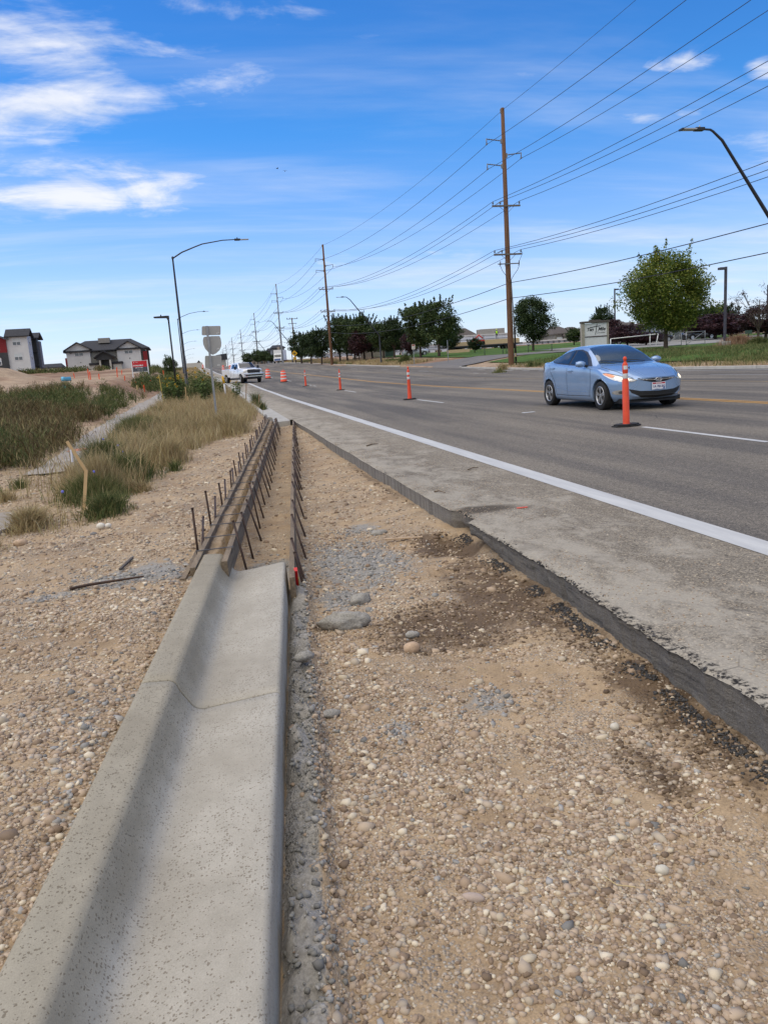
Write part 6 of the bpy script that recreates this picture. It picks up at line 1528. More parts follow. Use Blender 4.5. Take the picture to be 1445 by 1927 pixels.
def person(loc, label):
    V = [(0, 0, .95), (0, 0, 1.15), (0, 0, 1.38), (0, 0, 1.50), (0, 0, 1.62), (0, 0, 1.74), (-.19, 0, 1.42), (-.27, -.05, 1.15), (-.20, -.20, .98), (.19, 0, 1.42), (.28, -.02, 1.15), (.26, -.14, .92), (-.11, 0, .90), (-.13, -.03, .50), (-.14, 0, .08), (-.15, -.14, .04), (.11, 0, .90), (.13, -.05, .50), (.14, .03, .08), (.15, -.11, .04)]
    R = [.15, .14, .17, .07, .09, .085, .07, .05, .035, .07, .05, .035, .10, .07, .05, .04, .10, .07, .05, .04]
    E = [(0, 1), (1, 2), (2, 3), (3, 4), (4, 5), (2, 6), (6, 7), (7, 8), (2, 9), (9, 10), (10, 11), (0, 12), (12, 13), (13, 14), (14, 15), (0, 16), (16, 17), (17, 18), (18, 19)]
    me = bpy.data.meshes.new('person'); me.from_pydata(V, E, []); o = bpy.data.objects.new('person', me); col.objects.link(o)
    md = o.modifiers.new('s', 'SKIN'); 
    for i, r in enumerate(R): me.skin_vertices[0].data[i].radius = (r, r*.8)
    me.skin_vertices[0].data[0].use_root = True
    o.modifiers.new('d', 'SUBSURF').levels = 1
    bpy.context.view_layer.update(); m2 = bpy.data.meshes.new_from_object(o.evaluated_get(bpy.context.evaluated_depsgraph_get())); bpy.data.objects.remove(o)
    root = thing('person', loc, label, 'person')
    m2.materials.clear(); b_ = link('body', m2, pm('dark_trousers', (.05, .055, .08), rough=.9), root, smooth=True)
    mb = MB(); mb.lathe([(.19, .98), (.215, 1.15), (.225, 1.35), (.16, 1.46), (.08, 1.49)], 14); v_ = mb.build('hi_vis_vest', pm('hi_vis', (.50, .85, .05), rough=.6), root); v_.scale = (1, .8, 1)
    mb = MB(); mb.lathe([(.13, 1.70), (.115, 1.72), (.10, 1.80), (0, 1.84)], 12); mb.build('hard_hat', pm('hat_yellow', (.7, .75, .1), rough=.4), root)
    return root
person(pt+Vector((3.0, -.2, 1.83)), 'worker in a lime vest standing on the right lumber stack')
# ================================================================== VEGETATION
def blades(name, P, h, w, lean, mat, seed, label, cat='grass', curl=.5, kind='stuff', leanvec=None):
    """P n x 3 roots; each blade is a bent tapering ribbon of three triangles"""
    rng = np.random.default_rng(seed); n = len(P)
    a = rng.uniform(0, 2*PI, n); d = np.stack([np.cos(a), np.sin(a), a*0], 1); side = np.stack([-np.sin(a), np.cos(a), a*0], 1)
    b_ = rng.uniform(0, 2*PI, n); side = np.stack([np.cos(b_), np.sin(b_), b_*0], 1)
    ln = np.abs(rng.normal(lean, lean*.5, n))[:, None]*h[:, None]; hh = h[:, None]; ww = (w*rng.uniform(.6, 1.4, n))[:, None]
    up = np.array([[0, 0, 1.0]])
    if leanvec is not None: d = d*.6+np.array([leanvec]); 
    mid = P+up*hh*.6+d*ln*.40; tip = P+up*hh*(1-.35*ln/hh*curl)+d*ln
    V = np.stack([P-side*ww*.5, P+side*ww*.5, mid-side*ww*.42, mid+side*ww*.42, tip], 1).reshape(-1, 3)
    k = (np.arange(n)*5)[:, None]
    F = np.concatenate([k+np.array([[0, 1, 2]]), k+np.array([[1, 3, 2]]), k+np.array([[2, 3, 4]])], 0)
    o = link(name, fast_mesh(name, V, F), mat); tag(o, kind=kind)
    if label: tag(o, label, cat)
    return o
def zground(X, Y): return np.where((Y < 25.3) & (X > -6.8), gb(X, Y), gz(X, Y))
M_DRY = ramp_mat('dry_grass', [(0, (.16, .115, .06)), (.3, (.36, .27, .14)), (.6, (.48, .37, .20)), (.85, (.30, .27, .12)), (1, (.56, .46, .28))], noise=.35, nscale=.8, trans=.2)
M_GRN = ramp_mat('green_grass', [(0, (.040, .058, .018)), (.35, (.092, .118, .036)), (.65, (.15, .165, .058)), (.9, (.22, .22, .09)), (1, (.34, .28, .13))], noise=.3, nscale=.7, trans=.2)
M_RUST = ramp_mat('rust_weeds', [(0, (.06, .042, .020)), (.35, (.12, .085, .040)), (.6, (.19, .14, .065)), (.8, (.11, .13, .045)), (1, (.32, .25, .13))], noise=.3, nscale=.6, trans=.1)
M_OLIVE = ramp_mat('olive_weeds', [(0, (.032, .048, .016)), (.4, (.072, .098, .030)), (.75, (.12, .14, .045)), (1, (.22, .19, .08))], noise=.3, nscale=.5, trans=.15)
def path_r(Y): return np.interp(Y, [7.6, 9, 11.5, 14, 16.8, 21, 27, 34, 42, 60, 78], [-1.75, -2.15, -2.25, -2.2, -2.3, -2.55, -2.7, -2.9, -3.0, -3.0, -3.3])
def path_l(Y): return np.interp(Y, [4, 7.6, 9, 11.5, 14, 16.8, 21, 27, 34, 42, 60, 78], [-3.4, -3.1, -2.8, -2.75, -2.85, -2.95, -3.3, -3.6, -3.9, -4.1, -4.25, -4.5])
def grass_edge(Y): return np.interp(Y, [7.2, 7.6, 9.2, 10.7, 12, 14, 17, 20, 22, 30, 48, 80], [-1.5, -1.0, -.98, -1.05, -.75, -.42, .22, .75, 1.2, 1.25, 1.2, .6])
rng = np.random.default_rng(100)
def field(n, x0, x1, y0, y1, maskf, seed):
    r = np.random.default_rng(seed); Y = y0*(y1/y0)**r.uniform(0, 1, n); f = r.uniform(0, 1, n)
    a = x0(Y) if callable(x0) else x0; b = x1(Y) if callable(x1) else x1
    X = a+(b-a)*f; m = maskf(X, Y) > r.uniform(0, 1, n); X, Y = X[m], Y[m]
    return np.stack([X, Y, zground(X, Y)-.01], 1)
# tan verge between the path and the gravel / kerb
def dens(X, Y):
    d = sstep(.38, .60, fbm(X*1.6, Y*1.1, 201, 4)); e = sstep(0, .25, grass_edge(Y)-X+.35*(fbm(X*3, Y*3, 205)-.5)); f = sstep(0, .2, X-path_r(Y)+.5*(fbm(X*2, Y*1.2, 206)-.5))
    gap = sstep(.0, .5, np.abs(Y-9.85)-.1)     # bare gap beyond the stake clump
    return (.15+.85*d)*e*f*(.25+.75*gap)
P = field(95000, path_r, grass_edge, 7.3, 78, lambda X, Y: dens(X, Y)*sstep(.42, .56, fbm(X*.55+4, Y*.22, 210)+.14*sstep(-2.4, .5, X)+.07)*np.where(Y < 9.6, .06, 1), 11)
hgt = (.16+.26*fbm(P[:, 0]*1.2, P[:, 1]*.8, 212))*(1+.25*rng.normal(0, 1, len(P)).clip(-1.5, 1.5))*(.75+.45*sstep(12, 20, P[:, 1]))
blades('dry_grass', P, hgt, .0035+.0011*np.sqrt(P[:, 1]), .38, M_DRY, 12, 'tan dry grass on the verge between the path and the kerb')
P = field(60000, lambda Y: path_r(Y)-.1, grass_edge, 7.3, 78, lambda X, Y: dens(X, Y)*(1-sstep(.40, .58, fbm(X*.55+4, Y*.22, 210)+.14*sstep(-2.4, .5, X)+.02)), 13)
hgt = (.14+.28*fbm(P[:, 0]*1.5, P[:, 1]*.9, 214))*(1+.3*rng.normal(0, 1, len(P)).clip(-1.5, 1.5))
blades('green_grass', P, hgt, .004+.0011*np.sqrt(P[:, 1]), .45, M_GRN, 14, 'green grass mixed into the dry verge beside the path')
P = field(2600, lambda Y: path_r(Y)-.35, grass_edge, 9.8, 60, lambda X, Y: sstep(.45, .62, fbm(X*1.1+8, Y*.5, 217)), 15)
blades('seed_stalks', P, rng.uniform(.45, .80, len(P)), .004+.0008*np.sqrt(P[:, 1]), .55, M_DRY, 16, 'long bent straw stalks with seed heads rising over the verge grass', curl=.9)
P = field(3500, lambda Y: path_l(Y)-.3, lambda Y: path_r(Y)+.2, 8.0, 40, lambda X, Y: sstep(.50, .66, fbm(X*2.1+3, Y*.9, 219))*sstep(.15, .5, np.abs(X-.5*(path_l(Y)+path_r(Y)))), 17)
blades('path_weeds', P, rng.uniform(.06, .26, len(P)), .005+.0010*np.sqrt(P[:, 1]), .9, M_GRN, 18, 'sprawling weeds creeping over both edges of the path')
# clump round the broken lath
def clump(name, cx, cy, rx, ry, n, h, mat, seed, label, lean=.45, w=.006, hvar=.3, z=None):
    r = np.random.default_rng(seed); a = r.uniform(0, 2*PI, n); q = np.abs(r.normal(0, .48, n)).clip(0, 1.15)
    X = cx+rx*q*np.cos(a); Y = cy+ry*q*np.sin(a); Z = zground(X, Y)-.01
    H = h*(1-.55*q**2)*(1+hvar*r.normal(0, 1, n).clip(-1.6, 1.6)); H = H.clip(.04, 9)
    return blades(name, np.stack([X, Y, Z], 1), H, w, lean, mat, seed+1, label)
clump('grass_clump', -1.52, 9.35, .42, .50, 5200, .26, M_GRN, 21, 'low green grass clump around the foot of the broken lath')
clump('grass_clump', -1.48, 9.6, .32, .40, 3000, .42, M_DRY, 22, 'tan grass standing behind the broken lath', lean=.25)
clump('grass_clump', -1.90, 7.85, .22, .40, 1500, .20, M_DRY, 23, 'flattened tan grass at the end of the path', lean=.9)
clump('grass_clump', -1.22, 8.05, .28, .45, 1600, .20, M_OLIVE, 24, 'dark low weeds beside the two white stones', lean=.7)
clump('grass_clump', -1.35, 10.9, .5, .9, 3600, .34, M_OLIVE, 25, 'olive weeds by the path beyond the broken lath')
clump('grass_clump', -1.85, 12.6, .35, 1.0, 3600, .42, M_OLIVE, 26, 'olive weeds with blue flowers beside the grey path')
clump('grass_clump', -.85, 12.4, .33, .6, 2600, .36, M_DRY, 27, 'pale bunch of dry grass at the edge of the gravel', lean=.5)
clump('grass_clump', -2.05, 19.5, .6, 1.8, 4200, .42, M_GRN, 28, 'bright green grass patch beside the path', lean=.4, w=.010)
clump('grass_clump', .2, 17.6, .5, 1.3, 3800, .40, M_DRY, 29, 'dry bunch of grass by the far end of the forms', lean=.45, w=.009)
clump('grass_clump', -2.15, 6.9, .30, .45, 900, .14, M_DRY, 30, 'sparse grass at the broken slab on the left edge', lean=.8)
for i, (x, y) in enumerate(((-2.6, 9.9), (-2.75, 11.2), (-1.0, 9.6), (-.7, 11.3), (-1.6, 9.5))): clump('grass_tuft', x, y, .16, .25, 260, .16, M_GRN if i % 2 else M_DRY, 40+i, None, lean=.8)
# weed bank on the left of the path: rust and olive kochia plants
def weeds(n_plants, seed, mats, x0, x1, y0, y1, hr, nbl, names, spread=.30, wl=.010, maskf=None):
    r = np.random.default_rng(seed); Y = y0*(y1/y0)**r.uniform(0, 1, n_plants); f = r.uniform(0, 1, n_plants)**.9
    a = x0(Y); b = x1(Y); X = b-(b-a)*f
    if maskf is not None: m = maskf(X, Y) > r.uniform(0, 1, n_plants); X, Y = X[m], Y[m]
    n_plants = len(X); pick = (fbm(X*.35, Y*.14, seed+5, 3)+.07*r.normal(0, 1, n_plants)) > .53
    for t_, (mat, nm, lab) in enumerate(zip(mats, names, ('x', 'y'))):
        m = pick == (t_ == 1); X_, Y_ = X[m], Y[m]; k = len(X_)
        if not k: continue
        H = r.uniform(hr[0], hr[1], k); ii = np.repeat(np.arange(k), nbl)
        n = len(ii); az = r.uniform(0, 2*PI, n); el = np.arcsin(r.uniform(.02, 1, n))
        s = r.uniform(.05, 1, n)**.55; R = (H[ii]*s)
        cx = X_[ii]+R*np.cos(el)*np.cos(az)*spread*2.2; cy = Y_[ii]+R*np.cos(el)*np.sin(az)*spread*2.2; cz = zground(X_, Y_)[ii]+R*np.sin(el)*.95
        L_ = H[ii]*r.uniform(.10, .26, n); hh = L_
        o = blades(nm[0], np.stack([cx, cy, cz], 1), hh, wl*(.7+.025*Y_[ii]), .9, mat, seed+9+t_, nm[1], cat='weeds', curl=.6)
        # stalks
        az2 = r.uniform(0, 2*PI, k*9); jj = np.repeat(np.arange(k), 9)
        blades(nm[0]+'_stalks', np.stack([X_[jj], Y_[jj], zground(X_, Y_)[jj]-.02], 1), H[jj]*r.uniform(.7, 1.05, k*9), .006+.0006*Y_[jj], .45, M_RUST if t_ else M_OLIVE, seed+19+t_, None)
weeds(1700, 301, (M_OLIVE, M_RUST), lambda Y: -.32*Y-2.5, lambda Y: path_l(Y)-.25+.3*(fbm(Y*.8, Y*0, 333)-.5), 11.2, 52, (.40, .80), 130, (('olive_weeds', 'bushy olive green weeds on the bank left of the path'), ('rust_weeds', 'rust brown dry weeds on the bank left of the path')), maskf=lambda X, Y: sstep(.22, .40, fbm(X*.3, Y*.16, 340))*(1-.9*sstep(0, 2.5, (-X)-(path_l(Y)*-1+5.5+.0*Y))*sstep(18, 26, Y)))
weeds(150, 351, (M_OLIVE, M_GRN), lambda Y: Y*0-3.0, lambda Y: Y*0-.2, 46, 78, (.5, 1.1), 110, (('olive_brush', 'dark brush behind the sunflowers by the lamps'), ('green_brush', 'green brush around the foot of the street lamp')), wl=.012)
weeds(260, 371, (M_OLIVE, M_RUST), lambda Y: -.33*Y-6, lambda Y: -.10*Y-4.0, 118, 158, (.5, 1.05), 60, (('field_brush', 'dark green brush on the rise before the apartments'), ('dry_field_brush', 'brown brush on the rise before the apartments')), wl=.03, spread=.5)
weeds(70, 381, (M_OLIVE, M_GRN), lambda Y: Y*0-6.2, lambda Y: Y*0-4.6, 60, 108, (.6, 1.3), 90, (('lot_brush', 'olive bushes beyond the weed bank near the far path'), ('lot_grass', 'green tall weeds near the far path')), wl=.018)
# verge after the driveway
P = field(16000, lambda Y: xb(Y)-3.4, lambda Y: xb(Y)+1.2, 93, 250, lambda X, Y: .3+.7*sstep(.4, .6, fbm(X*.5, Y*.1, 391)), 31)
blades('far_dry_grass', P, .45*np.ones(len(P))*rng.uniform(.5, 1.3, len(P)), .03+.0*P[:, 0], .4, M_DRY, 32, 'dry grass strip beside the kerb beyond the driveway')
P = field(6000, lambda Y: xb(Y)-7, lambda Y: xb(Y)-2.8, 93, 250, lambda X, Y: sstep(.45, .55, fbm(X*.3, Y*.06, 392)), 33)
blades('far_green_grass', P, .8*rng.uniform(.5, 1.3, len(P)), .05+.0*P[:, 0], .5, M_OLIVE, 34, 'dark green weeds left of the dry strip beyond the driveway')
# grass verge on the far side, right part of the picture
P = field(70000, lambda Y: Y*0+24.7, lambda Y: Y*0+37, 22, 66, lambda X, Y: .3+.7*sstep(.35, .6, fbm(X*.5, Y*.5, 401)), 35)
u = P[:, 0]; P[:, 2] = gz(P[:, 0], P[:, 1])
tanm = (u < 25.6+1.2*fbm(P[:, 0]*.0, P[:, 1]*.5, 402)) & (rng.uniform(0, 1, len(P)) < .8)
blades('verge_grass', P[~tanm], (.14+.30*fbm(P[~tanm, 0]*.6, P[~tanm, 1]*.6, 403))*rng.uniform(.6, 1.2, (~tanm).sum()), .022+.0*P[~tanm, 0], .5, M_GRN, 36, 'shaggy green grass on the far verge behind the blue car')
blades('verge_dry_grass', P[tanm], .20*rng.uniform(.4, 1.2, tanm.sum()), .022+.0*P[tanm, 0], .6, M_DRY, 37, 'tan fringe of grass along the far kerb')
# tan bank in front of the tree row
P = field(26000, lambda Y: xb(Y)+24.8, lambda Y: xb(Y)+29.5, 98, 240, lambda X, Y: .25+.75*sstep(.42, .6, fbm(X*.5, Y*.12, 411)), 38); P[:, 2] = gz(P[:, 0], P[:, 1])
mk = fbm(P[:, 0]*.3, P[:, 1]*.07, 412) > .52
blades('bank_dry_grass', P[~mk], .40*rng.uniform(.4, 1.3, (~mk).sum()), .05+.0*P[~mk, 0], .5, M_DRY, 39, 'dry tan grass on the bank in front of the tree row')
blades('bank_green_grass', P[mk], .42*rng.uniform(.4, 1.3, mk.sum()), .05+.0*P[mk, 0], .5, M_OLIVE, 40, 'grey green plants on the bank in front of the tree row')
# small plant tufts on the kerb island by the big pole and out of the old gutter
for i, (px, Y, h, mt) in enumerate(((945, 58, .5, M_DRY), (1000, 60, .45, M_GRN), (1012, 59, .35, M_GRN), (940, 52, .25, M_GRN))):
    p = onground(px, Y); clump('roadside_tuft', p.x, p.y, .6, .5, 260, h, mt, 50+i, None, w=.03)
for i, (x, y, h, lab) in enumerate(((1.55, 28.9, .28, 'small weed growing from the old gutter, nearer one'), (1.5, 31.6, .55, 'taller weed growing from the old gutter'), (1.52, 34.2, .22, 'small weed growing from the old gutter, farther one'))): clump('gutter_weed', x, y, .22, .4, 420, h, M_OLIVE, 60+i, lab, w=.012)
p = onground(762, 104); clump('green_shrub', p.x, p.y, 1.2, .8, 1200, .9, M_GRN, 70, 'round yellow green shrub on the tan bank by the slanted lamp', w=.05)
p = onground(1395, 52); clump('ornamental_grass', p.x-.3, p.y, 2.2, .8, 2600, .75, ramp_mat('pink_grass', [(0, (.20, .11, .07)), (.5, (.34, .21, .13)), (1, (.44, .31, .20))], noise=.2), 71, 'reddish ornamental grass beside the lamp base', w=.03)
p = onground(1425, 50); clump('green_shrub', p.x, p.y, 1.0, .7, 1500, .55, M_GRN, 73, 'low dark green shrub under the bare tree', w=.05)
# blue chicory flowers
fl_m = pm('chicory_blue', (.12, .14, .50), (.18, .19, .58), rough=.7)
for i, (px, py, Y) in enumerate(((118, 925, 8.9), (178, 887, 8.9), (205, 953, 8.2), (211, 959, 8.1), (214, 985, 7.9), (195, 946, 8.3), (222, 838, 12.5), (195, 826, 12.8), (232, 850, 12.2))):
    q = at(px, py, Y); bm = bmesh.new(); bmesh.ops.create_cone(bm, cap_ends=True, segments=8, radius1=.017, radius2=.004, depth=.012); me = bpy.data.meshes.new('blue_flower'); bm.to_mesh(me); bm.free()
    t = thing('chicory_plant', Vector((q.x, Y, float(zground(q.x, Y)))), 'blue flower '+['above the snapped lath base, left', 'level with the top of the snapped lath', 'right of the lath in green grass, upper', 'right of the lath in green grass, lower', 'just above the two white stones', 'right beside the upright part of the lath', 'by the grey path, middle of the far group', 'by the grey path, left of the far group', 'by the grey path, right of the far group'][i], 'flower', 'blue flowers in the grass'); o = link('flower_head', me, fl_m, t); o.location = (0, 0, q.z-t.location.z); o.rotation_euler = (1.2, .2, i)
    mb = MB(); mb.tube([(0, 0, 0), (.02, 0, (q.z-t.location.z)*.5), (0, .002, q.z-t.location.z-.004)], .0025, n=4); mb.build('stem', M_OLIVE, t)

# sunflowers
M_SFL = ramp_mat('sunflower_leaf', [(0, (.04, .07, .018)), (.5, (.08, .12, .03)), (1, (.15, .19, .06))], noise=.2, trans=.2)
M_PETAL = pm('sunflower_petal', (.80, .50, .02), (.70, .40, .01), rough=.6, scale=20)
M_DISC = pm('sunflower_disc', (.10, .05, .015), (.06, .03, .01), rough=.9)
def sunflower(seed, H, nh):
    rg = random.Random(seed); root = thing('sunflower_plant', (0, 0, 0), 'x', 'sunflower', 'wild sunflowers between the lamp posts')
    mb = MB(); tips = []
    for i in range(5):
        a = rg.uniform(0, 2*PI); l = rg.uniform(.15, .5)*H*.6; p = [Vector((0, 0, 0)), Vector((math.cos(a)*l*.25, math.sin(a)*l*.25, H*.4)), Vector((math.cos(a)*l*.6, math.sin(a)*l*.6, H*.75)), Vector((math.cos(a)*l, math.sin(a)*l, H*rg.uniform(.85, 1.05)))]
        mb.tube(p, [.014, .012, .009, .006], n=5); tips.append(p)
    mb.build('stems', pm('stem_green', (.09, .12, .04), (.12, .14, .06), rough=.8), root)
    V, F = [], []
    for i in range(130):
        p = rg.choice(tips); t = rg.uniform(.05, 1); s = t*3; k = min(2, int(s)); q = p[k].lerp(p[k+1], s-k); a = rg.uniform(0, 2*PI); L = rg.uniform(.10, .20); d = Vector((math.cos(a), math.sin(a), rg.uniform(-.5, .4))).normalized(); sd_ = d.cross(Vector((0, 0, 1))).normalized(); c = q+d*rg.uniform(.02, .16)
        b0 = len(V); V += [c, c+d*L*.45+sd_*L*.36, c+d*L*.45-sd_*L*.36, c+d*L+Vector((0, 0, -L*.3))]; F += [(b0, b0+1, b0+3, b0+2)]
    me = bpy.data.meshes.new('leaves'); me.from_pydata([tuple(v) for v in V], [], F); link('leaves', me, M_SFL, root)
    for i in range(nh):
        p = rg.choice(tips); q = p[3] if i < len(tips) else p[2].lerp(p[3], rg.random()); q = q+Vector((rg.uniform(-.12, .12), rg.uniform(-.12, .0), rg.uniform(-.05, .12)))
        mb = MB(); n = 10; r1, r0 = .062, .026
        for k in range(n):
            a = 2*PI*k/n; a1 = a-.26; a2 = a+.26
            mb.add([(r0*math.cos(a1), 0, r0*math.sin(a1)), (r0*math.cos(a2), 0, r0*math.sin(a2)), (r1*.7*math.cos(a2-.05), -.012, r1*.7*math.sin(a2-.05)), (r1*math.cos(a), -.016, r1*math.sin(a)), (r1*.7*math.cos(a1+.05), -.012, r1*.7*math.sin(a1+.05))], [(0, 1, 2, 3, 4)])
        h_ = mb.build('flower_head', M_PETAL, root); h_.location = q; h_.rotation_euler = (rg.uniform(-.7, .3), 0, rg.uniform(-.8, .8))
        mb = MB(); mb.lathe([(.030, .006), (.026, -.012), (0, -.016)], 10); d_ = mb.build('disc', M_DISC, h_); d_.rotation_euler = (PI/2, 0, 0); d_.location = (0, -.004, 0)
    return root
sf = [sunflower(401, 1.25, 2), sunflower(402, 1.05, 1), sunflower(403, 1.45, 2)]
rg = random.Random(77); used = set(); cnt = 0
spots = []
for i in range(24):
    px = rg.uniform(312, 455) if i > 6 else rg.uniform(312, 345); Y = rg.uniform(37, 52); spots.append((px, Y))
order = sorted(range(len(spots)), key=lambda i: spots[i][0])
words = near_words+['twenty-seventh', 'twenty-eighth', 'twenty-ninth', 'thirtieth', 'thirty-first', 'thirty-second', 'thirty-third', 'thirty-fourth']
for i, (px, Y) in enumerate(spots):
    s = sf[i % 3]; o = s if i < 3 else copy_tree(s)
    p = onground(px, Y); o.location = p; o.rotation_euler = (0, 0, rg.uniform(-.6, .6)); k = rg.uniform(.8, 1.15)*(1 if px < 420 else .75); o.scale = (k*1.15, k*1.15, k)
    o['label'] = '%s wild sunflower plant from the left, %s, near the black lamps' % (words[order.index(i)], 'taller than its neighbours' if i % 3 == 2 else ('low and leafy' if i % 3 == 1 else 'of middle height'))

# ------------------------------------------------------------------ trees
M_BARK = pm('bark', (.10, .075, .055), (.055, .042, .032), rough=.95, scale=4, sxyz=(4, 4, .6), bump=.6, bscale=10, bdist=.03)
def leafmat(name, stops, tr=.25): return ramp_mat(name, stops, noise=.22, nscale=.5, trans=tr, rough=.6, spec=.35)
LM_DARK = leafmat('leaf_dark', [(0, (.012, .026, .010)), (.4, (.028, .052, .016)), (.8, (.05, .080, .024)), (1, (.085, .12, .035))])
LM_MID = leafmat('leaf_mid', [(0, (.022, .045, .014)), (.4, (.045, .080, .022)), (.8, (.080, .115, .034)), (1, (.13, .16, .05))])
LM_LIGHT = leafmat('leaf_light', [(0, (.045, .080, .012)), (.4, (.10, .15, .022)), (.75, (.19, .23, .035)), (1, (.30, .30, .06))], .3)
LM_PURP = leafmat('leaf_purple', [(0, (.018, .008, .010)), (.5, (.040, .014, .018)), (1, (.075, .026, .026))], .15)
def tree(kind, H, R, trunk_h, mat, seed, n_limbs=9, clumps=70, per=60, leaf=.16, shape='round', bare=False, clump_r=.16, spiky=0, trunk_r=None):
    """returns (trunk mesh, crown mesh)"""
    rg = random.Random(seed); rn = np.random.default_rng(seed)
    mb = MB(); tr = trunk_r or H*.022
    lean = Vector((rg.uniform(-.03, .03)*H, rg.uniform(-.03, .03)*H, 0)); top = Vector((0, 0, trunk_h))+lean*.3
    mb.tube([Vector((0, 0, -.1)), top*.5, top, Vector((0, 0, H*.72))+lean], [tr*1.25, tr, tr*.85, tr*.25], n=8)
    tips = []
    ch = H-trunk_h*.85; cz = trunk_h*.85+ch*.5
    lobes = [(rg.uniform(0, 2*PI), rg.uniform(-.7, .9), rg.uniform(.12, .34)) for _ in range(7)]
    def env(a, v):                                  # radius of the crown in direction a at relative height v (-1..1)
        if shape == 'round': r = max(0, 1-abs(v)**2.4)**.55
        elif shape == 'vase': r = max(0, 1-max(0, v)**2.6)**.6*(.50+.50*min(1, (v+1)*.9))
        elif shape == 'cone': r = max(.02, (1-v)*.5)**.9*min(1, (v+1.05)*4)
        else: r = max(0, 1-abs(v)**3)**.5*(.72+.28*(v+1)*.5)
        for (la, lv, ls) in lobes: r *= 1+ls*math.exp(-((math.sin((a-la)/2)*2.4)**2+((v-lv)*2.2)**2))-.075
        return r*R
    for i in range(n_limbs):
        a = 2*PI*i/n_limbs+rg.uniform(-.3, .3); v = rg.uniform(-.55, .85); rr = env(a, v)*rg.uniform(.72, .95)
        z0 = trunk_h*(.85+.1*rg.random())+ch*.25*rg.random()*max(0, v)
        q = Vector((rr*math.cos(a), rr*math.sin(a), cz+v*ch*.5)); p0 = Vector((0, 0, z0))+lean*.3
        md = p0.lerp(q, .5)+Vector((0, 0, -ch*.04+.0*R)); mb.tube([p0, p0.lerp(md, .5)+Vector((0, 0, .05*ch)), md+Vector((0, 0, .06*ch)), q], [tr*.50, tr*.38, tr*.24, tr*.08], n=5); tips.append((p0, md, q))
        for j in range(5 if bare else 3):
            s = rg.uniform(.35, .95); b0 = md.lerp(q, s) if s > .5 else p0.lerp(md, s*1.6); q2 = b0+Vector((rg.uniform(-1, 1), rg.uniform(-1, 1), rg.uniform(-.1, 1.1)))*R*.38
            mb.tube([b0, b0.lerp(q2, .5)+Vector((0, 0, .04*R)), q2], [tr*.20, tr*.13, tr*.04], n=4); tips.append((b0, b0, q2))
            if bare:
                for _ in range(3):
                    q3 = q2+Vector((rg.uniform(-1, 1), rg.uniform(-1, 1), rg.uniform(-.3, 1)))*R*.20; mb.tube([b0.lerp(q2, rg.uniform(.3, .9)), q3], [tr*.08, tr*.03], n=3)
    me_t = bpy.data.meshes.new('trunk'); me_t.from_pydata([tuple(v) for v in mb.v], [], mb.f); me_t.update(); me_t.polygons.foreach_set('use_smooth', [True]*len(me_t.polygons))
    C = []; Rd = []
    for (p0, md, q) in tips: C.append(q); Rd.append(rg.uniform(.8, 1.3))
    for i in range(clumps):
        a = rg.uniform(0, 2*PI); v = rg.uniform(-1, 1)*.97; k = rg.uniform(.45, 1.0)**.6; rr = env(a, v)*k; C.append(Vector((rr*math.cos(a), rr*math.sin(a), cz+v*ch*.5))); Rd.append(rg.uniform(.6, 1.25))
    C = np.array([c[:] for c in C]); Rd = np.array(Rd)*R*clump_r
    n = len(C)*per; idx = np.repeat(np.arange(len(C)), per)
    off = rn.normal(0, 1, (n, 3)); off /= np.linalg.norm(off, axis=1)[:, None]; off *= (rn.uniform(0, 1, n)**.45)[:, None]; off[:, 2] *= .78
    P = C[idx]+off*Rd[idx][:, None]*1.25
    if spiky:                                       # upright leafy shoots
        for i in range(spiky):
            a = rg.uniform(0, 2*PI); rr = R*rg.uniform(0, .8); v = rg.uniform(.35, .95); b0 = np.array([rr*math.cos(a)*.9, rr*math.sin(a)*.9, cz+ch*.5*v*.85]); d = np.array([math.cos(a)*.35*rr/R*1.6, math.sin(a)*.35*rr/R*1.6, 1.0]); L = H*rg.uniform(.14, .26)
            m = 70; s = rn.uniform(0, 1, m)[:, None]; P = np.concatenate([P, b0+d*L*s+rn.normal(0, 1, (m, 3))*.055*R*(1.15-s)])
    n = len(P); nrm = rn.normal(0, 1, (n, 3)); nrm[:, 2] = np.abs(nrm[:, 2])+.3; nrm /= np.linalg.norm(nrm, axis=1)[:, None]
    a1 = np.cross(nrm, rn.normal(0, 1, (n, 3))); a1 /= np.linalg.norm(a1, axis=1)[:, None]; a2 = np.cross(nrm, a1)
    s = (leaf*rn.uniform(.55, 1.25, n))[:, None]
    V = np.stack([P-a1*s*.5, P-a2*s*.30+nrm*s*.05, P+a1*s*.5-nrm*s*.1, P+a2*s*.30+nrm*s*.05], 1).reshape(-1, 3)
    F = (np.arange(n)*4)[:, None]+np.array([[0, 1, 2, 3]])
    return me_t, fast_mesh('crown', V, F)
def plant_tree(name, loc, meshes, mat, label, group=None, rz=0, sc_=(1, 1, 1), cat='tree'):
    t = thing(name, loc, label, cat, group, rz=rz); t.scale = sc_
    link('trunk', meshes[0], M_BARK, t); link('crown', meshes[1], mat, t); return t
# big light green tree on the right
p = onground(1252, 58); Hb = at(1250, 482, 58).z-p.z
plant_tree('shade_tree', p, tree('m', Hb, 4.15, 1.9, LM_LIGHT, 501, 18, 105, 230, .19, 'round', clump_r=.185, spiky=16, trunk_r=.17), LM_LIGHT, 'large light green maple behind the blue car', rz=.6)
# round dark tree by the pole
p = onground(1003, 98); Hb = at(1010, 563, 98).z-p.z
plant_tree('shade_tree', p, tree('d', Hb, 3.15, 1.7, LM_DARK, 502, 10, 110, 130, .22, 'round', clump_r=.20), LM_DARK, 'round very dark tree right of the tallest pole')
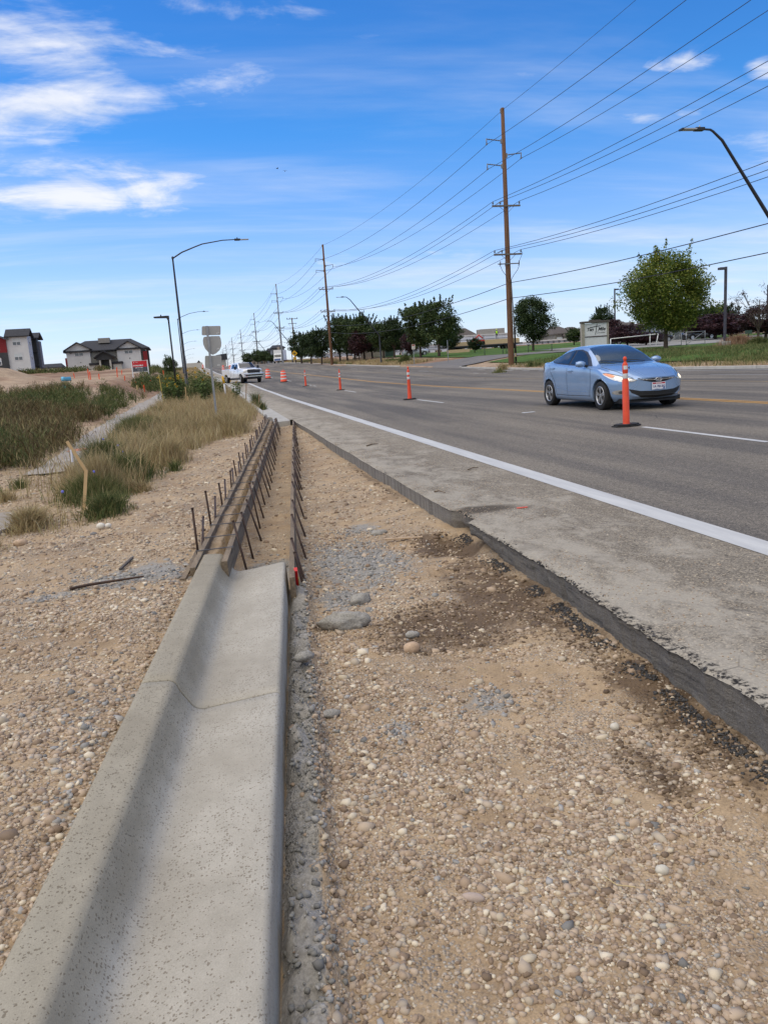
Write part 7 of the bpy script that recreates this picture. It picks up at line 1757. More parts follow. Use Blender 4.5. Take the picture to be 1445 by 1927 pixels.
# the row behind the dirt bank
protoA = tree('a', 6.2, 2.6, 1.5, LM_MID, 511, 10, 80, 80, .24, 'vase', clump_r=.20, spiky=22)
protoB = tree('b', 6.0, 2.8, 1.5, LM_DARK, 512, 10, 85, 80, .24, 'vase', clump_r=.20, spiky=14)
protoC = tree('c', 6.6, 2.5, 1.6, LM_MID, 513, 10, 75, 80, .24, 'round', clump_r=.21, spiky=26)
protoP = tree('p', 4.2, 2.2, 1.2, LM_PURP, 514, 9, 60, 70, .20, 'round', clump_r=.22)
def clone_mesh_mat(meshes, mat): 
    c = meshes[1].copy(); c.materials.clear(); return (meshes[0], c)
PB_D = protoB; PA_D = clone_mesh_mat(protoA, LM_DARK)
row = [  # px, depth, top py, mesh, material, half-width m, label
    (568, 178, 622, protoB, LM_DARK, 3.6, 'leftmost dark tree of the row, by the yellow diamond sign'),
    (586, 165, 628, protoC, LM_DARK, 3.0, 'low dark tree between the diamond sign and the second wooden pole'),
    (606, 152, 615, PA_D, LM_DARK, 3.0, 'dark tree just left of the second wooden pole'),
    (641, 146, 598, protoC, LM_DARK, 3.1, 'dark tree just right of the second wooden pole'),
    (654, 143, 592, protoA, LM_MID, 3.1, 'tall spiky tree two right of the second wooden pole'),
    (668, 140, 596, PA_D, LM_DARK, 3.0, 'dark spiky tree three right of the second wooden pole'),
    (686, 137, 594, protoC, LM_MID, 3.1, 'spiky tree left of the slanted lamp on the bank'),
    (701, 140, 608, PA_D, LM_DARK, 2.8, 'dark tree directly behind the slanted lamp on the bank'),
    (722, 132, 603, protoA, LM_MID, 3.2, 'green tree behind the green utility box'),
    (742, 129, 600, protoC, LM_DARK, 3.0, 'dark green tree above the small white sign'),
    (757, 133, 612, protoB, LM_MID, 2.8, 'broad green tree right of the small white sign'),
    (792, 113, 566, protoA, LM_MID, 3.3, 'left one of the two tall pale green trees on the lawn'),
    (826, 108, 568, protoC, LM_MID, 3.4, 'right one of the two tall pale green trees on the lawn'),
    (848, 130, 600, protoB, LM_DARK, 2.8, 'dark tree tucked behind the right tall tree on the lawn')]
for i, (px, Y, tp, ms, mt, hw, lab) in enumerate(row):
    base = onground(px, Y); Hh = at(px, tp, Y).z-base.z; mh = {id(protoA[1]): 6.2}.get(id(ms[1]), 6.2)
    k = Hh/7.0 if ms is protoC or True else 1
    m2 = ms if mt is (LM_MID if ms in (protoA, protoC) else LM_DARK) else clone_mesh_mat(ms, mt)
    plant_tree('row_tree', base, m2, mt, lab, 'trees in a row behind the tan bank', rz=i*1.7, sc_=(hw/2.6, hw/2.6, k*1.02))
for (px, Y, tp, hw, lab) in ((676, 136, 622, 2.4, 'purple-leaved tree low in the tree row near the white car'), (775, 118, 626, 2.0, 'small purple-leaved tree left of the two tall lawn trees')):
    base = onground(px, Y); plant_tree('purple_tree', base, protoP, LM_PURP, lab, 'purple-leaved trees', rz=px, sc_=(hw/2.2, hw/2.2, (at(px, tp, Y).z-base.z)/4.3))
for (px, Y, tp, hw, lab) in ((1150, 88, 602, 2.8, 'purple-leaved tree right behind the church sign'), (1180, 82, 612, 2.6, 'purple-leaved tree between the church sign and the light green maple'), (1215, 80, 625, 2.4, 'purple-leaved tree behind the trunk of the light green maple'), (1345, 84, 590, 4.2, 'purple-leaved tree left of the nearest lamp post'), (1375, 80, 594, 3.6, 'purple-leaved tree behind the nearest lamp post'), (1440, 66, 573, 3.4, 'purple-leaved tree at the right edge of the picture')):
    base = onground(px, Y); plant_tree('purple_tree', base, protoP, LM_PURP, lab, 'purple-leaved trees', rz=px, sc_=(hw/2.2, hw/2.2, (at(px, tp, Y).z-base.z)/4.3))
for (px, Y, tp, hw, ms, mt, lab) in ((1325, 92, 572, 3.6, protoB, LM_DARK, 'dark green tree behind the right side of the light green maple'), (1133, 140, 578, 2.9, protoC, LM_DARK, 'green tree top showing just above the church sign'), (893, 118, 637, 1.5, protoC, LM_DARK, 'small young tree in front of the white building'), (1080, 118, 618, 1.9, protoC, LM_MID, 'small slim tree left of the church sign'), (1360, 96, 575, 3.0, protoC, LM_DARK, 'dark tree behind the nearest church lamp post'), (1425, 110, 600, 4.0, protoB, LM_DARK, 'dark trees at the far right behind the lamps')):
    base = onground(px, Y); plant_tree('small_tree', base, clone_mesh_mat(ms, mt), mt, lab, None, rz=px, sc_=(hw/2.6, hw/2.6, (at(px, tp, Y).z-base.z)/7.0))
# the half bare tree at the right edge
base = onground(1425, 56); mt_ = tree('bare', at(1425, 536, 56).z-base.z+.2, 2.6, 1.1, LM_PURP, 531, 11, 5, 14, .12, 'vase', bare=True, clump_r=.10, trunk_r=.10)
t = plant_tree('bare_tree', base, mt_, LM_PURP, 'half bare thin-branched tree near the right edge')
# left horizon bush
base = onground(322, 112); plant_tree('bushy_tree', base, clone_mesh_mat(protoB, LM_MID), LM_MID, 'green bushy tree left of the black lamp posts near the red sign', sc_=(.42, .42, .50))
for i, (px, Y, tp) in enumerate(((485, 262, 656), (498, 255, 660), (466, 280, 662), (512, 245, 668))):
    base = Vector((at(px, 680, Y).x, Y, float(zr(Y)))); plant_tree('far_tree', base, clone_mesh_mat((protoB, protoC)[i % 2], LM_MID), LM_MID, ('far green tree before the townhouses, left one', 'far green tree before the townhouses, middle one', 'far green tree above the pickup cab', 'far green tree before the townhouses, right one')[i], 'far trees by the townhouses', sc_=(1.0, 1.0, max(.35, (at(px, tp, Y).z-base.z)/7.0)))
# ================================================================== BUILDINGS
M_SHING = pm('roof_shingle', (.030, .030, .034), (.045, .045, .050), rough=.95, scale=3, fine=.2, fscale=10)
M_SID = pm('siding_light', (.62, .62, .61), (.55, .55, .54), rough=.85, scale=.6, bump=.2, bscale=4)
M_SIDC = pm('siding_cream', (.52, .50, .44), (.46, .44, .39), rough=.85, scale=.6)
M_SIDD = pm('siding_dark', (.060, .062, .065), (.045, .047, .05), rough=.85, scale=.8)
M_RED = pm('siding_red', (.22, .018, .022), (.17, .014, .018), rough=.8, scale=.8)
M_WF = pm('window_frame', (.70, .70, .70), rough=.5)
M_WG = pm('window_glass', (.06, .07, .08), (.10, .115, .13), rough=.08, spec=.8, scale=.7)
M_BLIND = pm('window_blind', (.58, .62, .62), (.50, .54, .55), rough=.6, scale=3)
def window(root, x, y, z, w, h, face=-1, axis='Y', panes=2):
    """x,z centre on a wall in plane y (axis='Y') or plane x (axis='X')"""
    def B(mb, cx, cz, sx, sz, d0, d1):
        c = (d0+d1)/2; t = abs(d1-d0)
        if axis == 'Y': mb.box((cx, y+face*c, cz), (sx, t, sz))
        else: mb.box((x+face*c, cx, cz), (t, sx, sz))
    cx = x if axis == 'Y' else y
    mb = MB(); fw = .09
    B(mb, cx-w/2, z, fw, h+fw, .0, .07); B(mb, cx+w/2, z, fw, h+fw, .0, .07); B(mb, cx, z+h/2, w, fw, .0, .07); B(mb, cx, z-h/2, w, fw, .0, .07)
    for k in range(1, panes): B(mb, cx-w/2+w*k/panes, z, fw, h, .0, .06)
    B(mb, cx, z, w, .05, .0, .055)
    fr = mb.build('window', M_WF, root)
    for k in range(panes):
        for r in (0, 1):
            mb = MB(); B(mb, cx-w/2+w*(k+.5)/panes, z+(h*.25 if r else -h*.25), w/panes-fw, h/2-.06, .005, .03); mb.build('pane', M_BLIND if r else M_WG, fr)
    return fr
def gable(mb, x0, x1, y0, y1, z, rise, over=.5, thick=.22, axis='Y'):
    """gable roof slabs; ridge runs along `axis`"""
    if axis == 'Y':
        xm = (x0+x1)/2; sl = rise/((x1-x0)/2); a, b_ = x0-over, x1+over
        mb.prism([(a, z-sl*over), (xm, z+rise), (b_, z-sl*over), (b_, z-sl*over+thick), (xm, z+rise+thick), (a, z-sl*over+thick)], y0-over, y1+over, 'XZ')
    else:
        ym = (y0+y1)/2; sl = rise/((y1-y0)/2); a, b_ = y0-over, y1+over
        mb.prism([(a, z-sl*over), (ym, z+rise), (b_, z-sl*over), (b_, z-sl*over+thick), (ym, z+rise+thick), (a, z-sl*over+thick)], x0-over, x1+over, 'YZ')
def gwall(mb, x0, x1, y, z0, z1, rise, t=.3):
    mb.prism([(x0, z0), (x1, z0), (x1, z1), ((x0+x1)/2, z1+rise), (x0, z1)], y, y+t, 'XZ')
def hip(mb, x0, x1, y0, y1, z, rise, over=.6, ridge=.5, th=.22):
    x0 -= over; x1 += over; y0 -= over; y1 += over; ym = (y0+y1)/2; r = (x1-x0)*ridge/2; xm = (x0+x1)/2
    mb.add([(x0, y0, z), (x1, y0, z), (x1, y1, z), (x0, y1, z), (xm-r, ym, z+rise), (xm+r, ym, z+rise), (x0, y0, z-th), (x1, y0, z-th), (x1, y1, z-th), (x0, y1, z-th)],
           [(0, 1, 5, 4), (2, 3, 4, 5), (1, 2, 5), (3, 0, 4), (6, 7, 1, 0), (7, 8, 2, 1), (8, 9, 3, 2), (9, 6, 0, 3), (6, 9, 8, 7)])
# --- clubhouse-like block in the middle left
Yb = 185; p0 = at(126, 690, Yb); p1 = at(284, 688, Yb); zb = 4.95
bl = thing('apartment_building', ((p0.x+p1.x)/2, Yb, 2.5), 'grey two-storey building with a black hipped roof and gabled entrance', 'building', rz=R_(3))
wd = p1.x-p0.x; hw = wd/2; s_ = wd/158.0       # metres per photo pixel here
def bx(px): return (px-205)*s_
H1 = 6.15
mb = MB(); mb.box((-.3, 8.2, H1/2-.3), (wd-.9, 13, H1)); mb.build('wall', M_SID, bl)
mb = MB(); gwall(mb, bx(129.5), bx(173), -.2, 0, H1+.3, 1.35, 2.2); mb.build('left_gable_wall', M_SID, bl)
mb = MB(); gwall(mb, bx(223), bx(268), -.2, 0, H1-.1, 1.45, 2.2); mb.build('right_gable_wall', M_SID, bl)
mb = MB(); mb.box((bx(198), 1.4, H1/2-.2), (bx(223)-bx(173), .8, H1-.6)); mb.build('middle_wall', M_SIDC, bl)
mb = MB(); mb.box((bx(276), 3.6, H1/2-.4), (.9, 8, H1-1.0)); mb.build('red_wall', M_RED, bl)
for x in (bx(273.5), bx(281)):
    mb = MB(); mb.box((x, .4, H1/2-.3), (.55, .5, H1-.8)); mb.build('balcony_post', M_SIDD, bl)
mb = MB(); mb.box((bx(128), 1.2, H1/2-.6), (.55, 2.0, H1-1.6)); mb.build('corner_post', M_RED, bl)
mb = MB(); hip(mb, bx(127)+.2, bx(283)-.2, -.2, 14.4, H1-.1, 2.5, .5, .55); mb.build('roof', M_SHING, bl)
mb = MB(); gable(mb, bx(129.5), bx(173), -.3, 6, H1+.3, 1.4, .55); mb.build('left_gable_roof', M_SHING, bl)
mb = MB(); gable(mb, bx(223), bx(268), -.3, 6, H1-.1, 1.5, .55); mb.build('right_gable_roof', M_SHING, bl)
mb = MB(); mb.box((bx(199), 5, H1+2.15), (bx(211)-bx(189), 2.6, 1.1)); mb.build('roof_box', pm('roof_box', (.30, .28, .25), (.24, .22, .20), rough=.9), bl)
mb = MB(); gable(mb, bx(185), bx(215), -3.2, 1.2, 4.5, 1.1, .5); mb.build('porch_roof', M_SHING, bl)
mb = MB(); gwall(mb, bx(185), bx(215), -2.9, 3.8, 4.5, 1.05, .2); mb.build('porch_gable', M_SIDD, bl)
mb = MB(); mb.box((bx(200), .9, 2.0), (2.3, .2, 3.9)); mb.build('entry', M_BLK, bl)
for x in (bx(191), bx(210)): mb = MB(); mb.box((x, -2.6, 1.95), (.38, .38, 3.9)); mb.build('porch_column', M_SIDC, bl)
for x, w_ in ((bx(181), 1.9), (bx(222), 1.8)):
    mb = MB(); mb.box((x, -.8, 1.4), (w_, 2.0, 2.8)); mb.build('side_bay', M_SIDC, bl); mb = MB(); mb.box((x, -.8, 3.05), (w_+.6, 2.5, .5)); mb.build('bay_roof', M_SHING, bl)
window(bl, bx(152.5), -.2, 5.7, 1.75, 1.35); window(bl, bx(245), -.2, 5.6, 1.75, 1.35); window(bl, bx(157), -.2, 2.2, 1.6, 1.1)
lettering('B', (bx(137.5), -.26, 5.9), .9, M_BLK, bl, bold=.02)
for x, z in ((bx(154), 3.6), (bx(246), 3.9)): mb = MB(); mb.box((x, -.26, z), (.16, .1, .2)); mb.build('wall_lamp', M_BLK, bl)
# --- taller block at the left edge
Yb = 168; q0 = at(19, 700, Yb); q1 = at(58, 699, Yb)
bt_ = thing('apartment_building', (q1.x+.3, Yb, 2.7), 'three-storey apartment block, red and dark grey, cut by the left edge', 'building', rz=R_(4))
H3 = 8.9; xl = -3.9
mb = MB(); mb.box((xl/2, 2.6, H3/2), (-xl, 5.2, H3)); mb.build('light_wall', M_SID, bt_)
mb = MB(); mb.box((xl-4.0, 4.6, 2.9), (8.0, 10, 5.8)); mb.build('dark_wall', M_SIDD, bt_)
mb = MB(); mb.prism([(xl-8, 5.8), (xl-.0, 5.8), (xl, H3-.6), (xl-4, H3+1.0), (xl-8, H3-.6)], -.4, 9.6, 'XZ'); mb.build('red_wall', M_RED, bt_)
mb = MB(); gable(mb, xl-8, xl, -.5, 10, H3-.5, 1.6, .5); mb.build('gable_roof', M_SHING, bt_)
mb = MB(); gable(mb, xl+.3, -.0, -.1, 5.3, H3+.0, 1.3, .5, axis='X'); mb.build('roof', M_SHING, bt_)
mb = MB(); mb.box((-.3, 7.4, H3/2-.2), (2.2, 2.4, H3)); mb.build('stair_wall', M_SIDD, bt_)
for k in range(3):
    mb = MB(); mb.box((-.1, 5.8, .2+k*2.9), (1.6, .9, .22)); mb.build('landing', M_BLK, bt_)
mb = MB(); mb.box((.75, 6.0, H3/2-.3), (.2, .2, H3)); mb.build('stair_post', M_SIDD, bt_)
mb = MB(); mb.box((-.2, 11, H3/2-.5), (2.2, 3, H3-.4)); mb.build('rear_wall', pm('siding_mid', (.22, .22, .24), (.18, .18, .20), rough=.85), bt_)
mb = MB(); gable(mb, -1.2, 1.0, 5.8, 12.5, H3-.3, 1.1, .35, axis='X'); mb.build('rear_roof', M_SHING, bt_)
mb = MB(); mb.box((xl-2.6, 4.5, H3+1.6), (1.7, 1.6, 1.0)); mb.build('roof_box', pm('roof_box', (.30, .28, .25)), bt_)
for z in (7.75, 4.85, 1.9):
    window(bt_, xl/2-.1, .0, z, 1.45, 1.35); window(bt_, 0.0, 2.4, z, 1.1, 1.3, face=1, axis='X', panes=1)
for z, m in ((7.0, 0), (4.1, 0), (1.3, 0)): window(bt_, xl-2.1, -.4, z, 1.55, 1.35); 
for z in (7.6, 4.75, 1.8): mb = MB(); mb.lathe([(0, -.1), (.13, -.1), (.13, .0)], 10, c=(0, 0, 0)); o = mb.build('wall_lamp', white_paint, bt_); o.location = (xl-.8, -.45, z); o.rotation_euler = (PI/2, 0, 0)
# --- low dark roof between them, and another far behind
p = at(97, 690, 260); rf = thing('house', (p.x, 260, 5.6), 'low house with a dark roof far behind between the two apartment blocks', 'house'); mb = MB(); mb.box((0, 3, .5), (5.8, 6, 2.0)); mb.build('wall', M_SIDC, rf); mb = MB(); hip(mb, -2.9, 2.9, 0, 6, 1.5, 1.2, .4, .8); mb.build('roof', M_SHING, rf)
p = at(414, 672, 300); rf = thing('house', (p.x, 300, 4.4), 'dark-roofed building on the crest behind the route sign', 'house', rz=.3); mb = MB(); mb.box((0, 3, 1.2), (4.4, 6, 2.4)); mb.build('wall', M_SIDC, rf); mb = MB(); mb.prism([(-2.6, 2.4), (2.7, 2.4), (2.6, 4.7), (.6, 4.4)], -.4, 6.4, 'XZ'); mb.build('roof', M_SIDD, rf)
p = at(365, 690, 240); rf = thing('shed', (p.x, 240, float(zr(240))-.2), 'low pale wall with a small lamp at the crest left of the road', 'building'); mb = MB(); mb.box((0, 1, .9), (5.2, 2, 1.8)); mb.build('wall', M_SIDC, rf); mb = MB(); mb.prism([(1.0, 1.8), (2.2, 1.8), (1.6, 2.5)], 0, 2, 'XZ'); mb.build('roof', M_SHING, rf)
# --- townhouses by the road, centre left
for i, (pxl, pxr, tp, Y, lab) in enumerate(((476, 491, 668, 330, 'farthest brown townhouse left of the steel pole'), (489, 510, 662, 310, 'brown townhouse in the middle of the distant row'), (508, 521, 654, 295, 'grey townhouse third in the distant row'), (516, 538, 648, 280, 'nearest grey townhouse partly hidden by the steel pole'))):
    a, b_ = at(pxl, 690, Y), at(pxr, 690, Y); z0 = float(zr(Y))-.3; zt = at((pxl+pxr)/2, tp, Y).z; w_ = b_.x-a.x; h = zt-z0
    t = thing('townhouse', ((a.x+b_.x)/2, Y, z0), lab, 'house', 'distant townhouses'); cm = (pm('stucco_brown', (.24, .20, .165), (.20, .165, .135), rough=.9), pm('stucco_brown', (.24, .20, .165)), pm('stucco_grey', (.16, .17, .18), (.13, .14, .15), rough=.9), pm('stucco_grey', (.16, .17, .18)))[i]
    mb = MB(); mb.box((0, 6, h*.42), (w_, 12, h*.84)); mb.build('wall', cm, t); mb = MB(); hip(mb, -w_/2, w_/2, 0, 12, h*.84, h*.16, .5, .6); mb.build('roof', M_SHING, t)
    for k in (-.28, .28):
        mb = MB(); mb.box((k*w_, -.05, h*.62), (w_*.18, .1, h*.16)); mb.build('window', M_WG, t); mb = MB(); mb.box((k*w_, -.05, h*.28), (w_*.2, .1, h*.2)); mb.build('window', M_WG, t)
    mb = MB(); mb.box((0, -.4, h*.45), (w_*.22, .8, h*.86)); mb.build('bay', pm('bay_tan', (.30, .27, .23), (.25, .22, .19), rough=.9), t)
# --- white building under construction, centre right
M_WRAP = pm('house_wrap', (.74, .77, .82), (.62, .66, .72), rough=.7, scale=.5, bump=.2, bscale=2)
def wrapped(px0, px1, tp0, tp1, Y, label, opens, depth=14):
    a, b_ = at(px0, 660, Y), at(px1, 660, Y); z0 = float(gz((a.x+b_.x)/2, Y))-.2; za, zb_ = at(px0, tp0, Y).z-z0, at(px1, tp1, Y).z-z0; w_ = b_.x-a.x
    t = thing('unfinished_building', ((a.x+b_.x)/2, Y, z0), label, 'building', rz=0)
    z = (za+zb_)/2; mb = MB(); mb.box((0, depth/2, z/2), (w_, depth, z)); mb.build('wall', M_WRAP, t)
    n = max(2, int(w_/4.5))
    for k in range(n+1):
        x = -w_/2+.12+(w_-.24)*k/n; mb = MB(); mb.box((x, -.06, z/2), (.10, .12, z)); mb.build('batten', pm('batten_grey', (.30, .32, .35), rough=.8), t)
    for zz in (.52, .75):
        mb = MB(); mb.box((0, -.05, z*zz), (w_, .08, .10)); mb.build('seam', pm('seam_grey', (.27, .29, .33), rough=.8), t)
    mb = MB(); mb.box((0, depth/2, z+.12), (w_+.5, depth+.5, .24)); mb.build('parapet', M_SID, t)
    for k in range(opens):
        x = -w_/2+w_*(k+.5)/opens; mb = MB(); mb.box((x, -.02, z*.20), (w_/opens*.55, .10, z*.36)); mb.build('opening', pm('dark_opening', (.03, .032, .036), (.06, .06, .065), rough=.8), t)
        for s in (-.3, .3): mb = MB(); mb.box((x+s*w_/opens*.5, -.14, z*.20), (.12, .12, z*.38)); mb.build('stud', M_LUM, t)
    return t, w_, z
t, w_, z = wrapped(858, 962, 633, 629, 160, 'long white wrapped building under construction behind the flatbed', 5)
mb = MB(); hip(mb, -5, 0, 4, 10, z+.2, 1.8, .3, .3); mb.build('roof_cap', pm('roof_brown', (.10, .085, .075), rough=.9), t); mb = MB(); mb.box((3.8, 6, z+.9), (5.5, 3, 1.1)); mb.build('roof_unit', pm('roof_box', (.30, .28, .25)), t)
wrapped(700, 858, 654, 651, 158, 'low white framed building seen between the tree trunks', 7)
t, w_, z = wrapped(1005, 1098, 643, 637, 165, 'grey sided building left of the church sign', 0)
for k in range(9): mb = MB(); mb.box((-w_/2+w_*(k+.5)/9, -.1, z*.45), (.35, .14, z*.9)); mb.build('sheet_rib', pm('rib_dark', (.13, .14, .16), rough=.7), t)
wrapped(598, 672, 666, 663, 200, 'pale low building behind the left part of the tree row', 3)
# tan wall, green utility box
p = onground(702, 148); t = thing('tan_wall', p, 'tan panel wall standing behind the tree trunks', 'wall')
for k in range(5): mb = MB(); mb.box((-1.9+k*.95, 0, .70), (.92, .2, 1.5)); mb.build('panel', pm('tan_panel', (.33, .29, .23), (.28, .24, .19), rough=.9), t)
p = onground(733, 142); t = thing('utility_box', p, 'green metal utility box beside the tan wall', 'utility box'); mb = MB(); mb.box((0, 0, .65), (1.5, 1.0, 1.3)); mb.build('cabinet', pm('box_green', (.05, .09, .065), (.04, .075, .055), rough=.6), t, bevel=.03); mb = MB(); mb.box((0, 0, 1.33), (1.6, 1.1, .06)); mb.build('lid', pm('box_green', (.05, .09, .065)), t)
# houses, carport and buildings behind the church
def house(px0, px1, base_py, eave, ridge, Y, label, wall, roofm, two=True, garages=0):
    a, b_ = at(px0, 640, Y), at(px1, 640, Y); z0 = float(gz((a.x+b_.x)/2, Y)); ze, zt = at((px0+px1)/2, eave, Y).z-z0, at((px0+px1)/2, ridge, Y).z-z0; w_ = b_.x-a.x
    t = thing('house', ((a.x+b_.x)/2, Y, z0), label, 'house'); mb = MB(); mb.box((0, 5, ze/2), (w_, 10, ze)); mb.build('wall', wall, t)
    mb = MB(); hip(mb, -w_/2, w_/2, 0, 10, ze, zt-ze, .6, .35); mb.build('roof', roofm, t)
    n = max(2, int(w_/4))
    for k in range(n): window(t, -w_/2+w_*(k+.5)/n, 0, ze-1.5, 1.3, 1.2)
    mb = MB(); gable(mb, -w_*.05, w_*.4, -1.6, 4, ze-.3, (zt-ze)*.65, .4); mb.build('front_gable_roof', roofm, t)
    mb = MB(); gwall(mb, -w_*.05, w_*.4, -1.5, 0, ze-.3, (zt-ze)*.62, 1.6); mb.build('front_gable_wall', wall, t)
    window(t, w_*.17, -1.5, ze-1.6, 1.3, 1.2)
    return t, w_, ze
MRB = pm('roof_brown', (.085, .075, .068), (.065, .058, .052), rough=.95, scale=2)
house(1044, 1078, 660, 627, 612, 175, 'brown-roofed two-storey house between the dark tree and the slim tree', pm('stucco_tan', (.22, .20, .165), (.18, .165, .14), rough=.9), MRB)
house(1078, 1100, 660, 625, 613, 180, 'brown-roofed house just left of the church sign', pm('stucco_tan', (.22, .20, .165)), MRB)
house(1255, 1330, 640, 606, 585, 150, 'grey apartment house hidden behind the light green maple', pm('stucco_grey', (.16, .17, .18)), MRB)
house(1140, 1200, 640, 618, 600, 160, 'grey house behind the purple-leaved trees', pm('stucco_grey', (.16, .17, .18)), MRB)
t, w_, ze = house(1352, 1420, 650, 634, 622, 120, 'low white building behind the lamp post at the right', pm('stucco_white', (.42, .43, .45), (.36, .37, .39), rough=.9), MRB)
p = onground(1281, 98); t = thing('carport', p, 'low brown-roofed white garage with parked dark cars', 'garage'); mb = MB(); mb.box((0, 3.5, 1.25), (6.2, 5, 2.5)); mb.build('wall', pm('stucco_white', (.42, .43, .45)), t); mb = MB(); hip(mb, -3.2, 3.2, 0, 6, 2.5, 1.1, .7, .6); mb.build('roof', MRB, t)
for x in (-1.6, 1.5): mb = MB(); mb.box((x, .96, 1.0), (2.3, .08, 2.0)); mb.build('garage_door', white_paint, t)
# concrete lot by the church
p = onground(1290, 74); V = [(p.x-8, 70, 0), (p.x+5, 66, 0), (p.x+16, 96, 0), (p.x-6, 100, 0)]; nlot = 12; VV = []; FF = []
for i in range(nlot+1):
    for j in range(nlot+1):
        u_, v_ = i/nlot, j/nlot; q = (Vector(V[0])*(1-u_)+Vector(V[1])*u_)*(1-v_)+(Vector(V[3])*(1-u_)+Vector(V[2])*u_)*v_; VV.append((q.x, q.y, float(gz(q.x, q.y))+.10))
for i in range(nlot):
    for j in range(nlot): FF.append((i*(nlot+1)+j, (i+1)*(nlot+1)+j, (i+1)*(nlot+1)+j+1, i*(nlot+1)+j+1))
tag(link('parking_lot', fast_mesh('parking_lot', VV, FF), pm('lot_concrete', (.28, .27, .25), (.23, .22, .20), rough=.9, scale=.5)), kind='structure')
# white pipe gate and chain-link gate panels
p = onground(1205, 70); t = thing('pipe_gate', p, 'white pipe gate under the light green maple', 'gate'); 
for (x0, z0, x1, z1) in ((-3.2, 1.1, 1.0, 1.25), (1.0, 0, 1.0, 1.35), (-3.2, 0, -3.2, 1.1), (1.6, 0, 1.9, 1.3), (1.0, 1.25, 1.9, 1.3)):
    mb = MB(); mb.bar((x0, 0, z0), (x1, 0, z1), .045, n=6); mb.build('pipe', white_paint, t)
for k, (px, Y, w_) in enumerate(((1265, 66, 1.8), (1308, 64, 1.9))):
    p = onground(px, Y); t = thing('mesh_gate', p, ('left' if k == 0 else 'right')+' grey pipe gate panel with a diagonal brace by the church lot', 'gate', 'pipe gate panels by the lot')
    for (x0, z0, x1, z1) in ((-w_/2, 0, -w_/2, 1.35), (w_/2, 0, w_/2, 1.35), (-w_/2, 1.3, w_/2, 1.3), (-w_/2, .2, w_/2, .2), (-w_/2, .2, w_/2, 1.3)):
        mb = MB(); mb.bar((x0, 0, z0), (x1, 0, z1), .028, n=6); mb.build('pipe', galv, t)
# fence posts on the lawn (low ball-top bollards)
for i, (px, Y) in enumerate(((912, 92), (946, 93), (953, 92.5), (994, 91), (1038, 89))):
    p = onground(px, Y); mb = MB(); mb.bar((p.x, p.y, p.z-.1), (p.x, p.y, p.z+.85), .05, n=6); mb.bar((p.x, p.y, p.z+.85), (p.x, p.y, p.z+.95), .07, .03, n=6); tag(mb.build('fence_post', pm('post_green', (.05, .07, .045), rough=.8)), 'thin dark post on the mown lawn, number %s from the left' % ('one', 'two', 'three', 'four', 'five')[i], 'post', 'dark posts on the lawn')
# white posts either side of the pole island
# church lamp posts
def lot_lamp(px, Y, tp, label, side=-1, base=True):
    p = onground(px, Y); H = at(px, tp, Y).z-p.z; t = thing('lot_lamp', p, label, 'lamp post', 'square parking lot lamps')
    if base: mb = MB(); mb.box((0, 0, .22), (.62, .62, .55)); mb.build('concrete_base', M_CONC_OLD, t, bevel=.02)
    mb = MB(); mb.box((0, 0, H/2+.2), (.15, .15, H-.4)); mb.build('pole', pm('lamp_bronze', (.07, .06, .075), (.09, .085, .10), rough=.5, metal=.3), t); mb = MB(); mb.box((side*.32, 0, H-.12), (.46, .36, .17)); mb.build('lamp_head', pm('lamp_bronze', (.07, .06, .075)), t); return t
lot_lamp(1362.5, 52, 502, 'tall square lamp post on a concrete block, right of the maple')
lot_lamp(1157, 98, 543, 'slim lamp post rising behind the church sign', side=1, base=False)
lot_lamp(1442, 72, 536, 'lamp post half cut by the right edge of the picture', side=1)
p = onground(1407, 52); t = thing('meter_box', p, 'small green box on a post beside the reddish grass', 'utility box'); mb = MB(); mb.box((0, 0, .45), (.07, .07, .9)); mb.build('post', dkgrey, t); mb = MB(); mb.box((0, 0, 1.02), (.42, .25, .26)); mb.build('box', pm('box_green', (.05, .09, .065)), t)
# --- the church sign
Yc = 76; p = onground(1119, Yc); z0 = p.z; c0 = at(1119, 603, Yc).z-z0; sw = (at(1143, 640, Yc).x-at(1096, 640, Yc).x)
t = thing('church_sign', p, 'white church monument sign with a cross, framed in tan masonry', 'sign', rz=R_(-8))
M_TAN = pm('sign_masonry', (.36, .33, .27), (.30, .275, .225), rough=.9, scale=3); M_CAP = pm('sign_cap', (.10, .085, .075), rough=.8)
mb = MB(); mb.box((-sw*.46, 0, c0*.46), (sw*.10, .55, c0*.92)); mb.build('pillar', M_TAN, t); mb = MB(); mb.box((sw*.47, 0, c0*.46), (sw*.05, .55, c0*.92)); mb.build('pillar', M_TAN, t)
mb = MB(); mb.box((0, 0, c0*.955), (sw*1.06, .75, c0*.06)); mb.build('cap', M_CAP, t, bevel=.02); mb = MB(); mb.box((0, 0, c0*1.0), (sw*.4, .5, c0*.04)); mb.build('upper_cap', M_CAP, t)
mb = MB(); mb.box((.02*sw, -.0, c0*.70), (sw*.84, .34, c0*.42)); face = mb.build('sign_face', pm('sign_white', (.66, .67, .68), (.60, .61, .62), rough=.4), t)
mb = MB(); mb.box((0, 0, c0*.475), (sw*.9, .45, c0*.025)); mb.build('divider', M_CAP, t)
mb = MB(); mb.box((.02*sw, 0, c0*.30), (sw*.84, .34, c0*.30)); mb.build('lower_panel', pm('sign_white', (.66, .67, .68)), t)
mb = MB(); mb.box((0, 0, c0*.07), (sw*1.02, .7, c0*.14)); mb.build('plinth', M_TAN, t)
zc = c0*.70; fy = -.185; ink = pm('sign_ink', (.02, .02, .025), rough=.5)
lettering('Ten', (-sw*.20, fy, zc+.02), c0*.155, ink, face, shear=.35, sx=.95, bold=.012)
